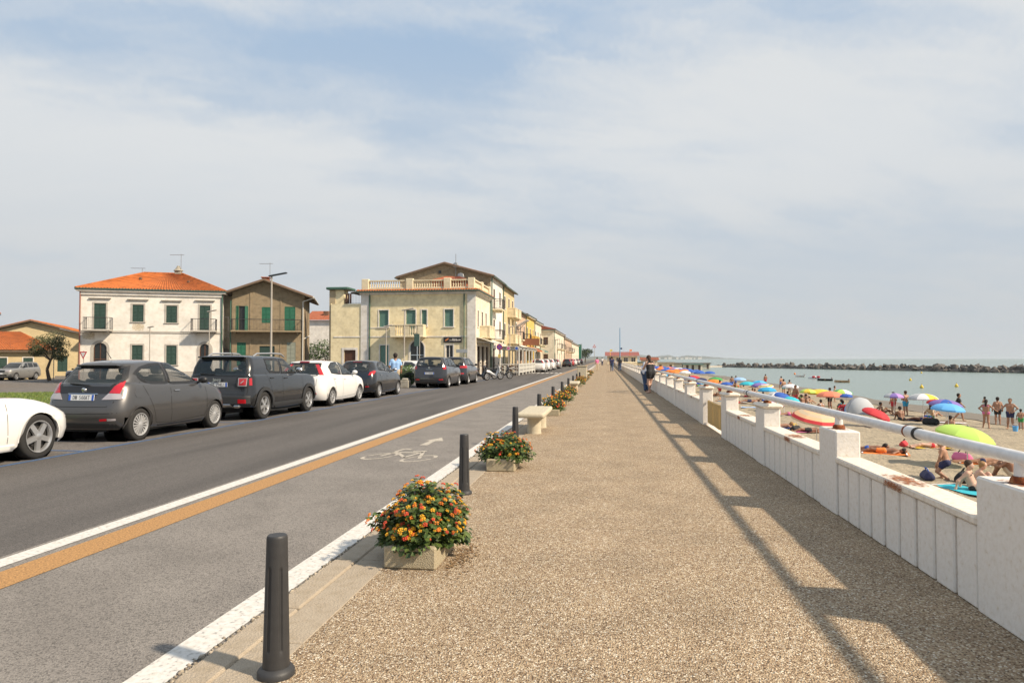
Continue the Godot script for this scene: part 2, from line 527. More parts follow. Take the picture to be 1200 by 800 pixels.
func build_ground() -> void:
	var far := -900.0
	var m := MB.new()
	sheet(m, -6000, 2.3, 60, -6000, -0.75)
	setting("ground", m, mk("far_ground", lin(0.17, 0.16, 0.12), 0.95, {"tex": "blotch", "scale": 0.05}))
	m = MB.new()
	m.box2(Vector3(-8.72, -0.4, 14), Vector3(-4.69, ROAD_Y, far))
	setting("road", m, mats.asphalt_lane)
	m = MB.new()
	m.box2(Vector3(-4.69, -0.4, 14), Vector3(-2.0, ROAD_Y, far))
	setting("cycle_lane", m, mats.asphalt_bike)
	m = MB.new()
	m.box2(Vector3(-12.4, -0.4, 14), Vector3(-8.72, ROAD_Y, far))
	setting("parking_strip", m, mats.asphalt_park)
	# painted lines, sheets 4 mm above the asphalt
	var y := ROAD_Y + 0.004
	for l in [["edge_line", -2.29, -2.085, "paint_white"], ["lane_line", -4.63, -4.45, "paint_white"], ["cycle_line", -4.355, -4.03, "paint_orange"], ["parking_line", -8.665, -8.565, "paint_blue"]]:
		m = MB.new()
		sheet(m, l[1], l[2], 14, -68 if l[0] == "lane_line" else -300, y)
		setting(l[0], m, mats[l[3]])
	m = MB.new()
	for k in 9:
		sheet(m, -4.3 - 0.48 * k, -4.05 - 0.48 * k, -71, -74, y)
	setting("crossing_stripe", m, mats.paint_white)
	for z in [-10.35, -15.45, -20.3, -25.2, -30.0]:
		m = MB.new()
		sheet(m, -10.4, -8.66, z, z - 0.09, y)
		setting("bay_line", m, mats.paint_blue)
	m = MB.new()
	sheet(m, -10.5, -10.4, 14, -33, y)
	setting("bay_edge_line", m, mats.paint_worn)
	# bicycle and arrow on the cycle lane
	m = MB.new()
	for c in [Vector2(-3.545, -10.5), Vector2(-2.86, -10.32)]:
		for k in 26:
			if k % 13 == 12:
				continue
			var p := []
			for e in [[k, 1.0], [k + 1, 1.0], [k + 1, 0.8], [k, 0.8]]:
				var t: float = TAU * e[0] / 26.0
				var s: float = e[1]
				p.append(Vector3(c.x + 0.21 * s * cos(t) - 0.12 * s * sin(t), y, c.y + 0.38 * s * sin(t)))
			m.quad(p[3], p[2], p[1], p[0])
	for l in [[-3.46, -11.06, -3.13, -10.42], [-3.13, -10.42, -2.99, -11.05], [-3.46, -11.06, -3.40, -11.38], [-3.40, -11.38, -3.28, -11.34], [-3.545, -10.5, -3.42, -10.98], [-3.40, -10.95, -3.05, -10.95], [-3.17, -11.07, -2.96, -11.17], [-3.0, -11.1, -2.86, -10.32]]:
		var a := Vector3(l[0], y, l[1])
		var b := Vector3(l[2], y, l[3])
		var s := (b - a).cross(Vector3.UP).normalized()
		s = Vector3(s.x * 0.028, 0, s.z * 0.05)
		m.quad(a - s, a + s, b + s, b - s)
	setting("bicycle_marking", m, mats.paint_worn)
	m = MB.new()
	m.prism(PackedVector2Array([Vector2(-3.29, -11.9), Vector2(-3.15, -11.9), Vector2(-3.16, -12.52), Vector2(-3.01, -12.55), Vector2(-3.17, -13.1), Vector2(-3.36, -12.55), Vector2(-3.27, -12.55)]), y, y, false)
	setting("arrow_marking", m, mats.paint_worn)
	# promenade slabs with joints
	m = MB.new()
	m.box2(Vector3(-2.0, -0.5, 14), Vector3(2.3, -0.02, far))
	setting("promenade_base", m, mats.joint)
	var prom := Node3D.new()
	prom.name = "promenade"
	prom.set_meta("kind", "structure")
	add_child(prom)
	var edges := [8.0, 1.9, -6.2, -13.15, -20.6, -28.0, -35.5, -43.0, -58.0, -90.0, -140.0, -250.0, -900.0]
	for k in edges.size() - 1:
		m = MB.new()
		m.box2(Vector3(-1.6, -0.019, edges[k] - 0.003), Vector3(2.305, 0.0, edges[k + 1] + 0.003))
		obj("slab", m, mats.promenade, prom)
	# kerb: narrow stones at the road, a smooth strip behind them
	var z := 7.0
	rng.seed = 4
	var proto := []
	for k in 5:
		m = MB.new()
		m.cbox(Vector3(0, -0.06, 0), Vector3(0.19 - 0.004 * k, 0.12 + 0.001 * k, 0.988 - 0.006 * k), 0.012)
		proto.append(m.mesh())
	for k in 60:
		var o := inst("kerb_stone", proto[rng.randi() % 5], mats.kerb, prom)
		o.position = Vector3(-1.945 + rng.randf_range(-0.007, 0.007), rng.randf_range(-0.006, 0.002), z - 0.5)
		o.rotation.y = rng.randf_range(-0.006, 0.006)
		z -= 1.0
	m = MB.new()
	m.box2(Vector3(-2.04, -0.1, z), Vector3(-1.85, 0.0, far))
	obj("kerb_run", m, mats.kerb, prom)
	z = 7.0
	while z > -70.0:
		var l := 1.5
		m = MB.new()
		m.cbox(Vector3(-1.723, -0.035, z - l / 2), Vector3(0.243, 0.071 + rng.randf_range(-0.003, 0.003), l - 0.01), 0.006)
		obj("strip_slab", m, mats.kerb, prom)
		z -= l
	m = MB.new()
	m.box2(Vector3(-1.85, -0.05, z), Vector3(-1.6, 0.0, far))
	obj("strip_run", m, mats.kerb, prom)
	# crumbs of mortar in the gap between the white line and the kerb
	m = MB.new()
	m.tint = true
	for k in 1500:
		var zz := -rng.randf() * rng.randf() * 26.0 + 0.5
		var s := rng.randf_range(0.004, 0.014)
		m.col = Color(0.4, 0.34, 0.26) * rng.randf_range(0.35, 1.2)
		m.xf = Transform3D(Basis.from_euler(Vector3(rng.randf() * 6, rng.randf() * 6, 0)).scaled(Vector3(s * 1.4, s, s)), Vector3(-2.062 + rng.randfn(0, 0.012), ROAD_Y + s * 0.4, zz))
		m.ball(Vector3.ZERO, Vector3.ONE, 2, 4)
	var crumbs := obj("mortar_crumbs", m, mk("crumb", Color.WHITE, 0.95, {"vcol": 1}))
	crumbs.set_meta("kind", "stuff")
	tag(crumbs, "loose mortar crumbs along the edge of the white road line", "crumbs")
	# loose grit and dry leaves on the promenade
	m = MB.new()
	m.tint = true
	for k in 2600:
		var p := Vector3(rng.randf_range(-1.6, 2.15), 0.0, -1.2 - 12.0 * pow(rng.randf(), 1.3))
		var s := rng.randf_range(0.002, 0.0055)
		m.col = [Color(0.62, 0.55, 0.45), Color(0.32, 0.22, 0.14), Color(0.5, 0.4, 0.28), Color(0.2, 0.16, 0.12)][rng.randi() % 4]
		m.xf = Transform3D(Basis.from_euler(Vector3(rng.randf() * 6, rng.randf() * 6, 0)).scaled(Vector3(s * 1.3, s, s)), p + Vector3(0, s * 0.5, 0))
		m.ball(Vector3.ZERO, Vector3.ONE, 2, 4)
	var grit := obj("grit", m, mats.crumb)
	grit.set_meta("kind", "stuff")
	tag(grit, "loose grit scattered over the pebble surfaced promenade", "grit")
	# sea wall under the parapet
	m = MB.new()
	m.box2(Vector3(2.31, -2.6, 14), Vector3(2.5, -0.001, far))
	setting("sea_wall", m, mats.wall_white)
	# beach
	m = MB.new()
	var pts := []
	var cols := 70
	var f := FastNoiseLite.new()
	f.frequency = 1.3
	f.fractal_octaves = 3
	f.seed = 5
	for j in 260:
		var zz := 4.0 - 0.22 * j - 0.0056 * j * j
		for i in cols:
			var x := 2.4 + (30.0 - 2.4) * i / (cols - 1.0)
			var am := 0.11 * smoothstep(26.0, 22.5, x)
			pts.append(Vector3(x, sand_y(x, zz) + f.get_noise_2d(x, zz) * am, zz))
	m.grid(pts, cols)
	setting("beach", m, mats.sand)
	m = MB.new()
	pts = []
	for j in 160:
		var zz := 4.0 - 3.0 * j
		var sx := shore(zz)
		for i in 4:
			var x := sx - 1.2 - 0.35 * sin(zz * 0.9) + i * 1.4
			pts.append(Vector3(x, maxf(sand_y(x, zz), sand_y(minf(x, 25.5), zz)) + 0.03 - 0.012 * i, zz))
	m.grid(pts, 4)
	setting("wet_sand", m, mats.wet_sand)
	# sea
	m = MB.new()
	m.box2(Vector3(18, SEA_Y - 3.0, 200), Vector3(26000, SEA_Y, -26000))
	m.box2(Vector3(-9000, SEA_Y - 3.0, -6000), Vector3(18.0, SEA_Y, -26000))
	setting("sea", m, mats.sea)
	# thin foam where the water ends
	m = MB.new()
	for j in 240:
		var zz := 2.0 - 0.7 * j
		if sin(zz * 1.7) + sin(zz * 0.43 + 1.0) < -0.6:
			continue
		var a := shore(zz)
		var b := shore(zz - 0.7)
		m.quad(Vector3(a + 1.1, SEA_Y + 0.014, zz), Vector3(a + 1.2, SEA_Y + 0.014, zz), Vector3(b + 1.2, SEA_Y + 0.014, zz - 0.7), Vector3(b + 1.1, SEA_Y + 0.014, zz - 0.7))
	setting("foam", m, mk("foam", lin(0.7, 0.72, 0.7), 0.8))
	# grass lawn left of the parking strip
	m = MB.new()
	m.box2(Vector3(-10.62, -0.3, 14), Vector3(-10.5, 0.08, -32))
	setting("kerb_left", m, mats.kerb)
	m = MB.new()
	pts = []
	for j in 24:
		for i in 24:
			var x := -10.62 - 40.0 * i / 23.0
			var zz := 4.0 - 36.0 * j / 23.0
			pts.append(Vector3(x, lawn_y(x), zz))
	m.grid(pts, 24, true)
	setting("lawn", m, mats.grass_ground)
	m = MB.new()
	m.tint = true
	for k in 60000:
		var x := -10.7 - 34.0 * rng.randf()
		var zz := -14.0 - 18.0 * rng.randf()
		if (-x - 10) > (-zz) * 1.35 or (-x) < (-zz) * 0.55:
			continue
		var hgt := rng.randf_range(0.03, 0.09)
		var a := rng.randf() * TAU
		var d := Vector3(cos(a), 0, sin(a)) * 0.02
		var p := Vector3(x, lawn_y(x), zz)
		m.col = Color(0.10, 0.165, 0.03).lerp(Color(0.24, 0.23, 0.07), rng.randf() * rng.randf())
		m.tri(p - d, p + d, p + Vector3(rng.randf_range(-0.03, 0.03), hgt, rng.randf_range(-0.03, 0.03)))
	var g := obj("grass", m, mk("grass_blade", Color.WHITE, 0.7, {"vcol": 1, "backlight": Color(0.1, 0.15, 0.02)}))
	g.set_meta("kind", "stuff")
	tag(g, "mown green grass of the lawn left of the parked cars", "grass")
	m = MB.new()
	m.box2(Vector3(-90, -0.74, -20), Vector3(-25.0, -0.5, -140))
	setting("car_park", m, mats.asphalt_park)
	m = MB.new()
	m.quad(Vector3(-25.0, -0.5, -20), Vector3(-12.4, ROAD_Y - 0.002, -20), Vector3(-12.4, ROAD_Y - 0.002, -140), Vector3(-25.0, -0.5, -140))
	setting("side_street", m, mats.asphalt_park)


func shore(z: float) -> float:
	return 25.2 + 0.5 * sin(z * 0.11) + 0.25 * sin(z * 0.37 + 1.0)


func lawn_y(x: float) -> float:
	return 0.06 - 0.019 * maxf(0.0, -x - 13.0)


# ------------------------------------------------------------------ parapet
func build_parapet() -> void:
	var t := thing("parapet", "white concrete parapet with square posts and pipe handrail beside the beach", "parapet", Vector3(2.22, 0, 0))
	var m := MB.new()
	m.cbox(Vector3(0.115, 0.405, 0), Vector3(0.23, 0.815, 0.52), 0.012)
	var post := m.mesh()
	m = MB.new()
	m.cbox(Vector3(0.115, 0.845, 0), Vector3(0.30, 0.06, 0.60), 0.026)
	var cap := m.mesh()
	m = MB.new()
	m.tube(Vector3(0.115, 0.812, 0), Vector3(0.115, 0.935, 0), 0.042, 0.036, 14)
	var stub := m.mesh()
	m = MB.new()
	m.lathe([Vector2(0.06, 0.812), Vector2(0.055, 0.835), Vector2(0.044, 0.85)], 14, Vector3(0.115, 0.006, 0))
	var shoe := m.mesh()
	m = MB.new()
	m.cbox(Vector3(0.115, 0.26, 0), Vector3(0.13, 0.52, 2.52), 0.004)
	var core := m.mesh()
	m = MB.new()
	m.cbox(Vector3(0.115, 0.535, 0), Vector3(0.25, 0.055, 2.53), 0.012)
	var coping := m.mesh()
	var slats := []
	for k in 3:
		m = MB.new()
		m.cbox(Vector3(0.038, 0.255, 0), Vector3(0.05 + 0.003 * k, 0.506, 0.243 - 0.003 * k), 0.01)
		slats.append(m.mesh())
	m = MB.new()
	m.cbox(Vector3(0.038, 0.255, 0), Vector3(0.034, 0.506, 0.56), 0.007)
	var wide := m.mesh()
	rng.seed = 77
	var n_slat := 0
	for k in range(-2, 120):
		var z := -7.28 - 3.05 * k
		inst("post", post, mats.wall_white, t, Transform3D(Basis(), Vector3(0, 0, z)))
		if k > 0:
			inst("post_cap", cap, mats.coping, t, Transform3D(Basis().rotated(Vector3.UP, rng.randf_range(-0.01, 0.01)), Vector3(0, 0, z)))
		var tall := 0.06 if k > 0 else 0.0
		inst("rail_stub", stub, mats.pipe, t, Transform3D(Basis(), Vector3(0, tall * 0.3, z)))
		if k < 12:
			inst("rusty_shoe", shoe, mats.rust, t, Transform3D(Basis(), Vector3(0, tall, z)))
		if k == 2:
			continue
		var mid := z - 1.525
		inst("wall_core", core, mats.wall_white, t, Transform3D(Basis(), Vector3(0, 0, mid)))
		inst("coping", coping, mats.coping, t, Transform3D(Basis().rotated(Vector3.UP, rng.randf_range(-0.002, 0.002)), Vector3(rng.randf_range(-0.003, 0.003), rng.randf_range(-0.004, 0.004), mid)))
		if k < 24:
			for s in 9:
				inst("slat", slats[rng.randi() % 3], mats.wall_white, t, Transform3D(Basis(), Vector3(rng.randf_range(-0.003, 0.002), 0, mid + (s - 4) * 0.28)))
				n_slat += 1
	# handrail of pipe lengths with sleeves
	m = MB.new()
	var zc := 6.0
	m.tube(Vector3(0.115, 0.955, 12), Vector3(0.115, 0.955, -360), 0.04, 0.04, 20)
	obj("handrail", m, mats.pipe, t)
	m = MB.new()
	m.tube(Vector3(0.115, 0.955, 0.07), Vector3(0.115, 0.955, -0.07), 0.047, 0.047, 20)
	var sleeve := m.mesh()
	m = MB.new()
	m.tube(Vector3(0.115, 0.955, 0.016), Vector3(0.115, 0.955, -0.016), 0.0485, 0.0485, 20)
	var ring := m.mesh()
	m = MB.new()
	m.tube(Vector3(0.115, 0.955, 0.014), Vector3(0.115, 0.955, -0.014), 0.0478, 0.0478, 20)
	var rring := m.mesh()
	for k in 12:
		var z := -5.6 - 6.1 * k
		inst("pipe_sleeve", sleeve, mats.pipe, t, Transform3D(Basis(), Vector3(0, 0, z)))
		inst("rubber_ring", ring, mats.rubber, t, Transform3D(Basis(), Vector3(0, 0, z + 0.085)))
		inst("rusty_ring", rring, mats.rust, t, Transform3D(Basis(), Vector3(0, 0, z - 0.085)))
	# rust stains on the coping: ragged patches of rust with an outline of their own
	for a in [[-5.75, 0.62], [-8.85, 0.5], [-11.9, 0.42], [-18.2, 0.4], [-21.2, 0.3]]:
		var pm := PlaneMesh.new()
		pm.size = Vector2(0.235, a[1])
		inst("rust_stain", pm, rust_stain_mat(0), t, Transform3D(Basis(), Vector3(0.113, 0.5685, a[0])))
		pm = PlaneMesh.new()
		pm.size = Vector2(0.06, a[1] * 0.55)
		inst("rust_run", pm, rust_stain_mat(1), t, Transform3D(Basis(Vector3.BACK, PI / 2), Vector3(-0.0145, 0.535, a[0] + 0.08)))
	for a in [-7.28, -4.23]:
		var pm := PlaneMesh.new()
		pm.size = Vector2(0.2, 0.3)
		inst("rust_stain", pm, rust_stain_mat(0), t, Transform3D(Basis(), Vector3(0.115, 0.8145, a)))
	# gate
	var gate := thing("gate", "yellowed wooden slat gate in the white parapet gap", "gate", Vector3(2.22, 0, -14.9))
	for k in 15:
		m = MB.new()
		m.cbox(Vector3(0.11 + rng.randf_range(-0.004, 0.004), 0.31, -1.13 + k * 0.1615), Vector3(0.022, 0.5 + rng.randf_range(-0.01, 0.01), 0.145), 0.004)
		obj("slat", m, mats.gate, gate)
	for y in [0.09, 0.545]:
		m = MB.new()
		m.cbox(Vector3(0.135, y, 0), Vector3(0.035, 0.045, 2.5), 0.006)
		obj("frame_bar", m, mk("gate_frame", lin(0.4, 0.32, 0.22), 0.7, {"tex": "blotch", "scale": 2.0}), gate)


func rust_stain_mat(k: int) -> StandardMaterial3D:
	var key := "stain%d" % k
	if mats.has(key):
		return mats[key]
	var f := FastNoiseLite.new()
	f.seed = 9 + k
	f.frequency = 0.045
	f.fractal_octaves = 5
	var im := Image.create(128, 128, false, Image.FORMAT_RGBA8)
	for y in 128:
		for x in 128:
			var d := Vector2((x - 64) / 64.0, (y - 64) / 64.0)
			var n := f.get_noise_2d(x, y)
			var edge := 1.0 - d.length() * (1.0 if k == 0 else 0.6) + n * 0.9
			var c := Color(0.72, 0.62, 0.40) if k == 2 else Color(0.46, 0.22, 0.09).lerp(Color(0.66, 0.42, 0.22), clampf(0.5 + f.get_noise_2d(x * 2.0 + 300, y * 2.0) * 1.2, 0, 1))
			c.a = clampf(edge * 1.1, 0.0, 0.8) * (0.45 if k == 2 else 1.0)
			im.set_pixel(x, y, c)
	var m := StandardMaterial3D.new()
	m.resource_name = key
	m.albedo_texture = ImageTexture.create_from_image(im)
	m.transparency = BaseMaterial3D.TRANSPARENCY_ALPHA
	m.roughness = 0.9
	mats[key] = m
	return m


# ------------------------------------------------------------------ bollards, planters, benches
func build_bollards() -> void:
	var ords := ["nearest", "second nearest", "third nearest", "fourth nearest", "fifth nearest", "sixth nearest", "seventh nearest", "eighth nearest", "ninth nearest", "tenth nearest", "eleventh nearest", "twelfth nearest"]
	var proto: Node3D
	for k in 12:
		var lab := "dark grey cast iron bollard with vertical flutes, %s along the kerb" % ords[k]
		var at := Vector3(-1.575, 0, -3.14 - 4.43 * k)
		if proto:
			copy_of(proto, lab, at)
			continue
		proto = thing("bollard", lab, "bollard", at, 0.0, "bollards along the kerb")
		var m := MB.new()
		m.lathe([Vector2(0.088, 0.0), Vector2(0.088, 0.022), Vector2(0.08, 0.034), Vector2(0.064, 0.044)], 32)
		obj("base_ring", m, mats.iron, proto)
		# shaft with six grooves pressed in
		m = MB.new()
		var rows := [0.04, 0.1, 0.125, 0.135, 0.2, 0.3, 0.4, 0.5, 0.515, 0.53, 0.6, 0.655, 0.664, 0.668]
		var pts := []
		var cols := 97
		for y in rows:
			for i in cols:
				var a: float = TAU * i / (cols - 1.0)
				var r := lerpf(0.063, 0.049, clampf((y - 0.04) / 0.62, 0, 1))
				if y > 0.66:
					r -= (y - 0.66) * 0.7
				var g: float = absf(fposmod(a + PI / 6.0 + 0.3, TAU / 6.0) - PI / 6.0)
				if y > 0.13 and y < 0.52:
					r -= 0.0075 * smoothstep(0.14, 0.08, g)
				pts.append(Vector3(cos(a) * r, y, sin(a) * r))
		m.grid(pts, cols, true)
		m.lathe([Vector2(0.0435, 0.668), Vector2(0.0, 0.669)], 32)
		obj("shaft", m, mats.iron, proto)


func leaf_shape(m: MB, p: Vector3, dir: Vector3, nrm: Vector3, l: float, w: float) -> void:
	var s := dir.cross(nrm).normalized() * w
	var q := p + dir * l * 0.45 + nrm * l * 0.06
	m.tri(p, q - s, p + dir * l)
	m.tri(p, p + dir * l, q + s)


func lantana(t: Node3D, sd: int, size: Vector3, n_leaf: int, n_flower: int, single: bool) -> void:
	rng.seed = sd
	var m := MB.new()
	m.tint = true
	var f := FastNoiseLite.new()
	f.seed = sd
	f.frequency = 1.6
	var stems := MB.new()
	for k in 26:
		var d := Vector3(rng.randfn(0, 0.5), 0.9, rng.randfn(0, 0.5)).normalized()
		stems.tube(Vector3(d.x * 0.08, 0.13, d.z * 0.15), Vector3(0, 0.15, 0) + d * size * 0.75, 0.006, 0.003, 4, false)
	obj("stems", stems, mats.stem, t)
	for k in n_leaf:
		var d := Vector3(rng.randfn(), rng.randfn() * 0.8 + 0.32, rng.randfn()).normalized()
		var r := (0.74 + 0.34 * f.get_noise_3d(d.x, d.y, d.z) * 1.4 + 0.16) * pow(rng.randf(), 0.3)
		var p := Vector3(0, 0.2, 0) + d * size * r
		if p.y < 0.13:
			p.y = 0.13 + rng.randf() * 0.06
		var o := (d + Vector3(rng.randfn(), rng.randfn(), rng.randfn()) * 0.55).normalized()
		var nrm := (Vector3.UP + d * 0.6 + Vector3(rng.randfn(), rng.randfn(), rng.randfn()) * 0.4).normalized()
		o = (o - nrm * o.dot(nrm)).normalized()
		var l := rng.randf_range(0.03, 0.06)
		m.col = Color(0.032, 0.062, 0.014).lerp(Color(0.10, 0.14, 0.03), rng.randf())
		leaf_shape(m, p, o, nrm, l, l * 0.38)
	var fo := obj("foliage", m, mk("lantana_leaf", Color.WHITE, 0.5, {"vcol": 1, "backlight": Color(0.06, 0.1, 0.02)}), t)
	fo.set_meta("kind", "stuff")
	if not shared.has("blossom"):
		var protos := []
		for k in 3:
			var b := MB.new()
			for i in 11:
				var a := i * 2.4
				var h := 1.0 - i / 11.0
				var q := Vector3(cos(a) * sqrt(1 - h * h * 0.9), h * 0.75, sin(a) * sqrt(1 - h * h * 0.9)) * (0.013 + 0.002 * k)
				b.ball(q, Vector3(0.0065, 0.0045, 0.0065), 2, 5)
			protos.append(b.mesh())
		shared.blossom = protos
	var pm := [mats.petal_yellow, mats.petal_yellow, mats.petal_orange, mats.petal_red]
	var merged := [MB.new(), MB.new(), MB.new()]
	for k in n_flower:
		var d := Vector3(rng.randfn(), absf(rng.randfn()) * 0.75 + 0.1, rng.randfn()).normalized()
		var r := 0.74 + 0.34 * f.get_noise_3d(d.x, d.y, d.z) * 1.4 + 0.2 + rng.randf_range(-0.06, 0.05)
		var p := Vector3(0, 0.2, 0) + d * size * r
		p.y = maxf(p.y, 0.14)
		var b := Basis(Quaternion(Vector3.UP, (d + Vector3.UP * 0.5).normalized())).scaled(Vector3.ONE * rng.randf_range(0.6, 1.15))
		var mt := rng.randi() % 4
		if single:
			inst("blossom", shared.blossom[rng.randi() % 3], pm[mt], t, Transform3D(b, p))
		else:
			merged[maxi(0, mt - 1)].xf = Transform3D(b, p)
			merged[maxi(0, mt - 1)].ball(Vector3.ZERO, Vector3(0.02, 0.016, 0.02), 3, 6)
	if not single:
		for k in 3:
			var bl := obj("blossoms", merged[k], [mats.petal_yellow, mats.petal_orange, mats.petal_red][k], t)
			if bl:
				bl.set_meta("kind", "stuff")


func build_planters() -> void:
	var spots := [-5.2, -9.5, -18.5, -22.6, -26.4, -37.3, -42.0, -46.5, -56.0, -64.0]
	var labs := ["large orange lantana bush in the nearest low concrete trough", "rounded lantana bush in a trough between the second and third bollards", "lantana trough just past the nearest stone bench", "lantana trough second past the nearest stone bench", "lantana trough third past the nearest stone bench", "lantana trough just past the second stone bench", "lantana trough second past the second stone bench", "lantana trough third past the second stone bench", "lantana trough past the third stone bench", "farthest lantana trough along the kerb"]
	for k in spots.size():
		var t := thing("flower_planter", labs[k], "planter", Vector3(-1.4, 0, spots[k]), 0.0, "lantana planters along the kerb")
		var m := MB.new()
		for s in [-1.0, 1.0]:
			m.cbox(Vector3(s * 0.17, 0.081, 0), Vector3(0.05, 0.162, 0.7), 0.012)
			m.cbox(Vector3(0, 0.083, s * 0.365), Vector3(0.39, 0.166, 0.055), 0.014)
		obj("trough", m, mats.concrete, t)
		m = MB.new()
		m.box(Vector3(0, 0.07, 0), Vector3(0.3, 0.13, 0.68))
		obj("soil", m, mats.soil, t)
		if k == 0:
			lantana(t, 31, Vector3(0.345, 0.35, 0.45), 9500, 360, true)
		elif k == 1:
			lantana(t, 57, Vector3(0.37, 0.29, 0.45), 6000, 170, true)
		else:
			lantana(t, 60 + k, Vector3(0.35, 0.27 + 0.08 * (k % 3) * 0.5, 0.44), 2600, 110, false)
	# dry leaves fallen beside the nearest planter
	var m := MB.new()
	m.tint = true
	rng.seed = 8
	for k in 150:
		var p := Vector3(-1.14 + absf(rng.randfn(0, 0.07)), 0.004, -5.15 + rng.randfn(0, 0.22))
		var a := rng.randf() * TAU
		m.col = Color(0.14, 0.07, 0.03).lerp(Color(0.3, 0.2, 0.1), rng.randf())
		leaf_shape(m, p, Vector3(cos(a), 0.15, sin(a)).normalized(), Vector3.UP, 0.03, 0.009)
	var dl := obj("dry_leaves", m, mk("dry", Color.WHITE, 0.9, {"vcol": 1}))
	dl.set_meta("kind", "stuff")
	tag(dl, "dry brown leaves on the pavement beside the nearest lantana trough", "leaves")


func build_benches() -> void:
	var spots := [[-14.45, "nearest cream stone bench with rounded slab and two drum legs"], [-32.0, "second cream stone bench along the promenade kerb"], [-52.0, "third and farthest cream stone bench along the promenade kerb"]]
	for s in spots:
		var t := thing("stone_bench", s[1], "bench", Vector3(-1.46, 0, s[0]), 0.0, "stone benches along the kerb")
		var m := MB.new()
		# slab with a rounded rim
		var rows := [[0.0, 0.345], [0.018, 0.345], [0.038, 0.36], [0.046, 0.392], [0.038, 0.425], [0.02, 0.44], [0.0, 0.443]]
		var pts := []
		for r in rows:
			for i in 41:
				var a: float = TAU * i / 40.0
				var cx := signf(cos(a)) * 0.2 * minf(1.0, absf(cos(a)) * 3.0)
				var cz := signf(sin(a)) * 0.98 * minf(1.0, absf(sin(a)) * 3.0)
				pts.append(Vector3(cx + cos(a) * (0.04 + r[0]), r[1], cz + sin(a) * (0.04 + r[0])))
		m.grid(pts, 41, true)
		var poly := PackedVector2Array()
		for i in 40:
			var p: Vector3 = pts[6 * 41 + i]
			poly.append(Vector2(p.x, p.z))
		m.prism(poly, 0.344, 0.4435, true)
		obj("slab", m, mats.bench, t)
		for q in [-0.72, 0.5]:
			m = MB.new()
			m.lathe([Vector2(0.145, 0.0), Vector2(0.142, 0.02), Vector2(0.14, 0.19), Vector2(0.145, 0.33), Vector2(0.16, 0.345)], 28, Vector3(0.03, 0, q + 0.1))
			obj("leg", m, mats.bench, t)
	# litter bin pillar farther along
	var b := thing("concrete_pillar_bin", "square pale concrete litter bin beside the farther bollards", "bin", Vector3(-1.45, 0, -43.9))
	var mm := MB.new()
	mm.cbox(Vector3(0, 0.5, 0), Vector3(0.62, 1.0, 0.62), 0.03)
	obj("bin_body", mm, mats.bench, b)
	mm = MB.new()
	mm.cbox(Vector3(0, 1.03, 0), Vector3(0.68, 0.06, 0.68), 0.02)
	obj("bin_lid", mm, mats.concrete, b)


# ------------------------------------------------------------------ buildings
# A wall frame: x runs right along the wall, y up, z out of it. Openings are [x0, y0, x1, y1].
func wall_face(mb: MB, fr: Transform3D, outline: PackedVector2Array, holes: Array, depth := 0.16) -> void:
	mb.xf = fr
	var xs := [outline[0].x]
	var x0 := outline[0].x
	var x1 := outline[0].x
	var y0 := outline[0].y
	var y1 := outline[0].y
	for p in outline:
		x0 = minf(x0, p.x)
		x1 = maxf(x1, p.x)
		y0 = minf(y0, p.y)
		y1 = maxf(y1, p.y)
	xs = [x0, x1]
	var ys := [y0, y1]
	for h in holes:
		xs.append_array([h[0], h[2]])
		ys.append_array([h[1], h[3]])
	xs.sort()
	ys.sort()
	var rect := outline.size() == 4
	for i in xs.size() - 1:
		for j in ys.size() - 1:
			if xs[i + 1] - xs[i] < 1e-4 or ys[j + 1] - ys[j] < 1e-4:
				continue
			var c := Vector2((xs[i] + xs[i + 1]) * 0.5, (ys[j] + ys[j + 1]) * 0.5)
			var open := false
			for h in holes:
				if c.x > h[0] and c.x < h[2] and c.y > h[1] and c.y < h[3]:
					open = true
			if open:
				continue
			var cell := PackedVector2Array([Vector2(xs[i], ys[j]), Vector2(xs[i + 1], ys[j]), Vector2(xs[i + 1], ys[j + 1]), Vector2(xs[i], ys[j + 1])])
			var parts := [cell] if rect else Geometry2D.intersect_polygons(cell, outline)
			for q in parts:
				var ix := Geometry2D.triangulate_polygon(q)
				for k in range(0, ix.size(), 3):
					var a: Vector2 = q[ix[k]]
					var b: Vector2 = q[ix[k + 1]]
					var d: Vector2 = q[ix[k + 2]]
					if (b - a).cross(d - a) < 0:
						var t := b
						b = d
						d = t
					mb.tri(Vector3(a.x, a.y, 0), Vector3(b.x, b.y, 0), Vector3(d.x, d.y, 0))
	for h in holes:
		var p := [Vector3(h[0], h[1], 0), Vector3(h[2], h[1], 0), Vector3(h[2], h[3], 0), Vector3(h[0], h[3], 0)]
		var back := Vector3(0, 0, -depth)
		for k in 4:
			var a: Vector3 = p[k]
			var b: Vector3 = p[(k + 1) % 4]
			mb.quad(b, a, a + back, b + back)
	mb.xf = Transform3D.IDENTITY


func fr_at(origin: Vector3, turn: float) -> Transform3D:
	return Transform3D(Basis(Vector3.UP, turn), origin)


func rect(x0: float, y0: float, x1: float, y1: float) -> PackedVector2Array:
	return PackedVector2Array([Vector2(x0, y0), Vector2(x1, y0), Vector2(x1, y1), Vector2(x0, y1)])


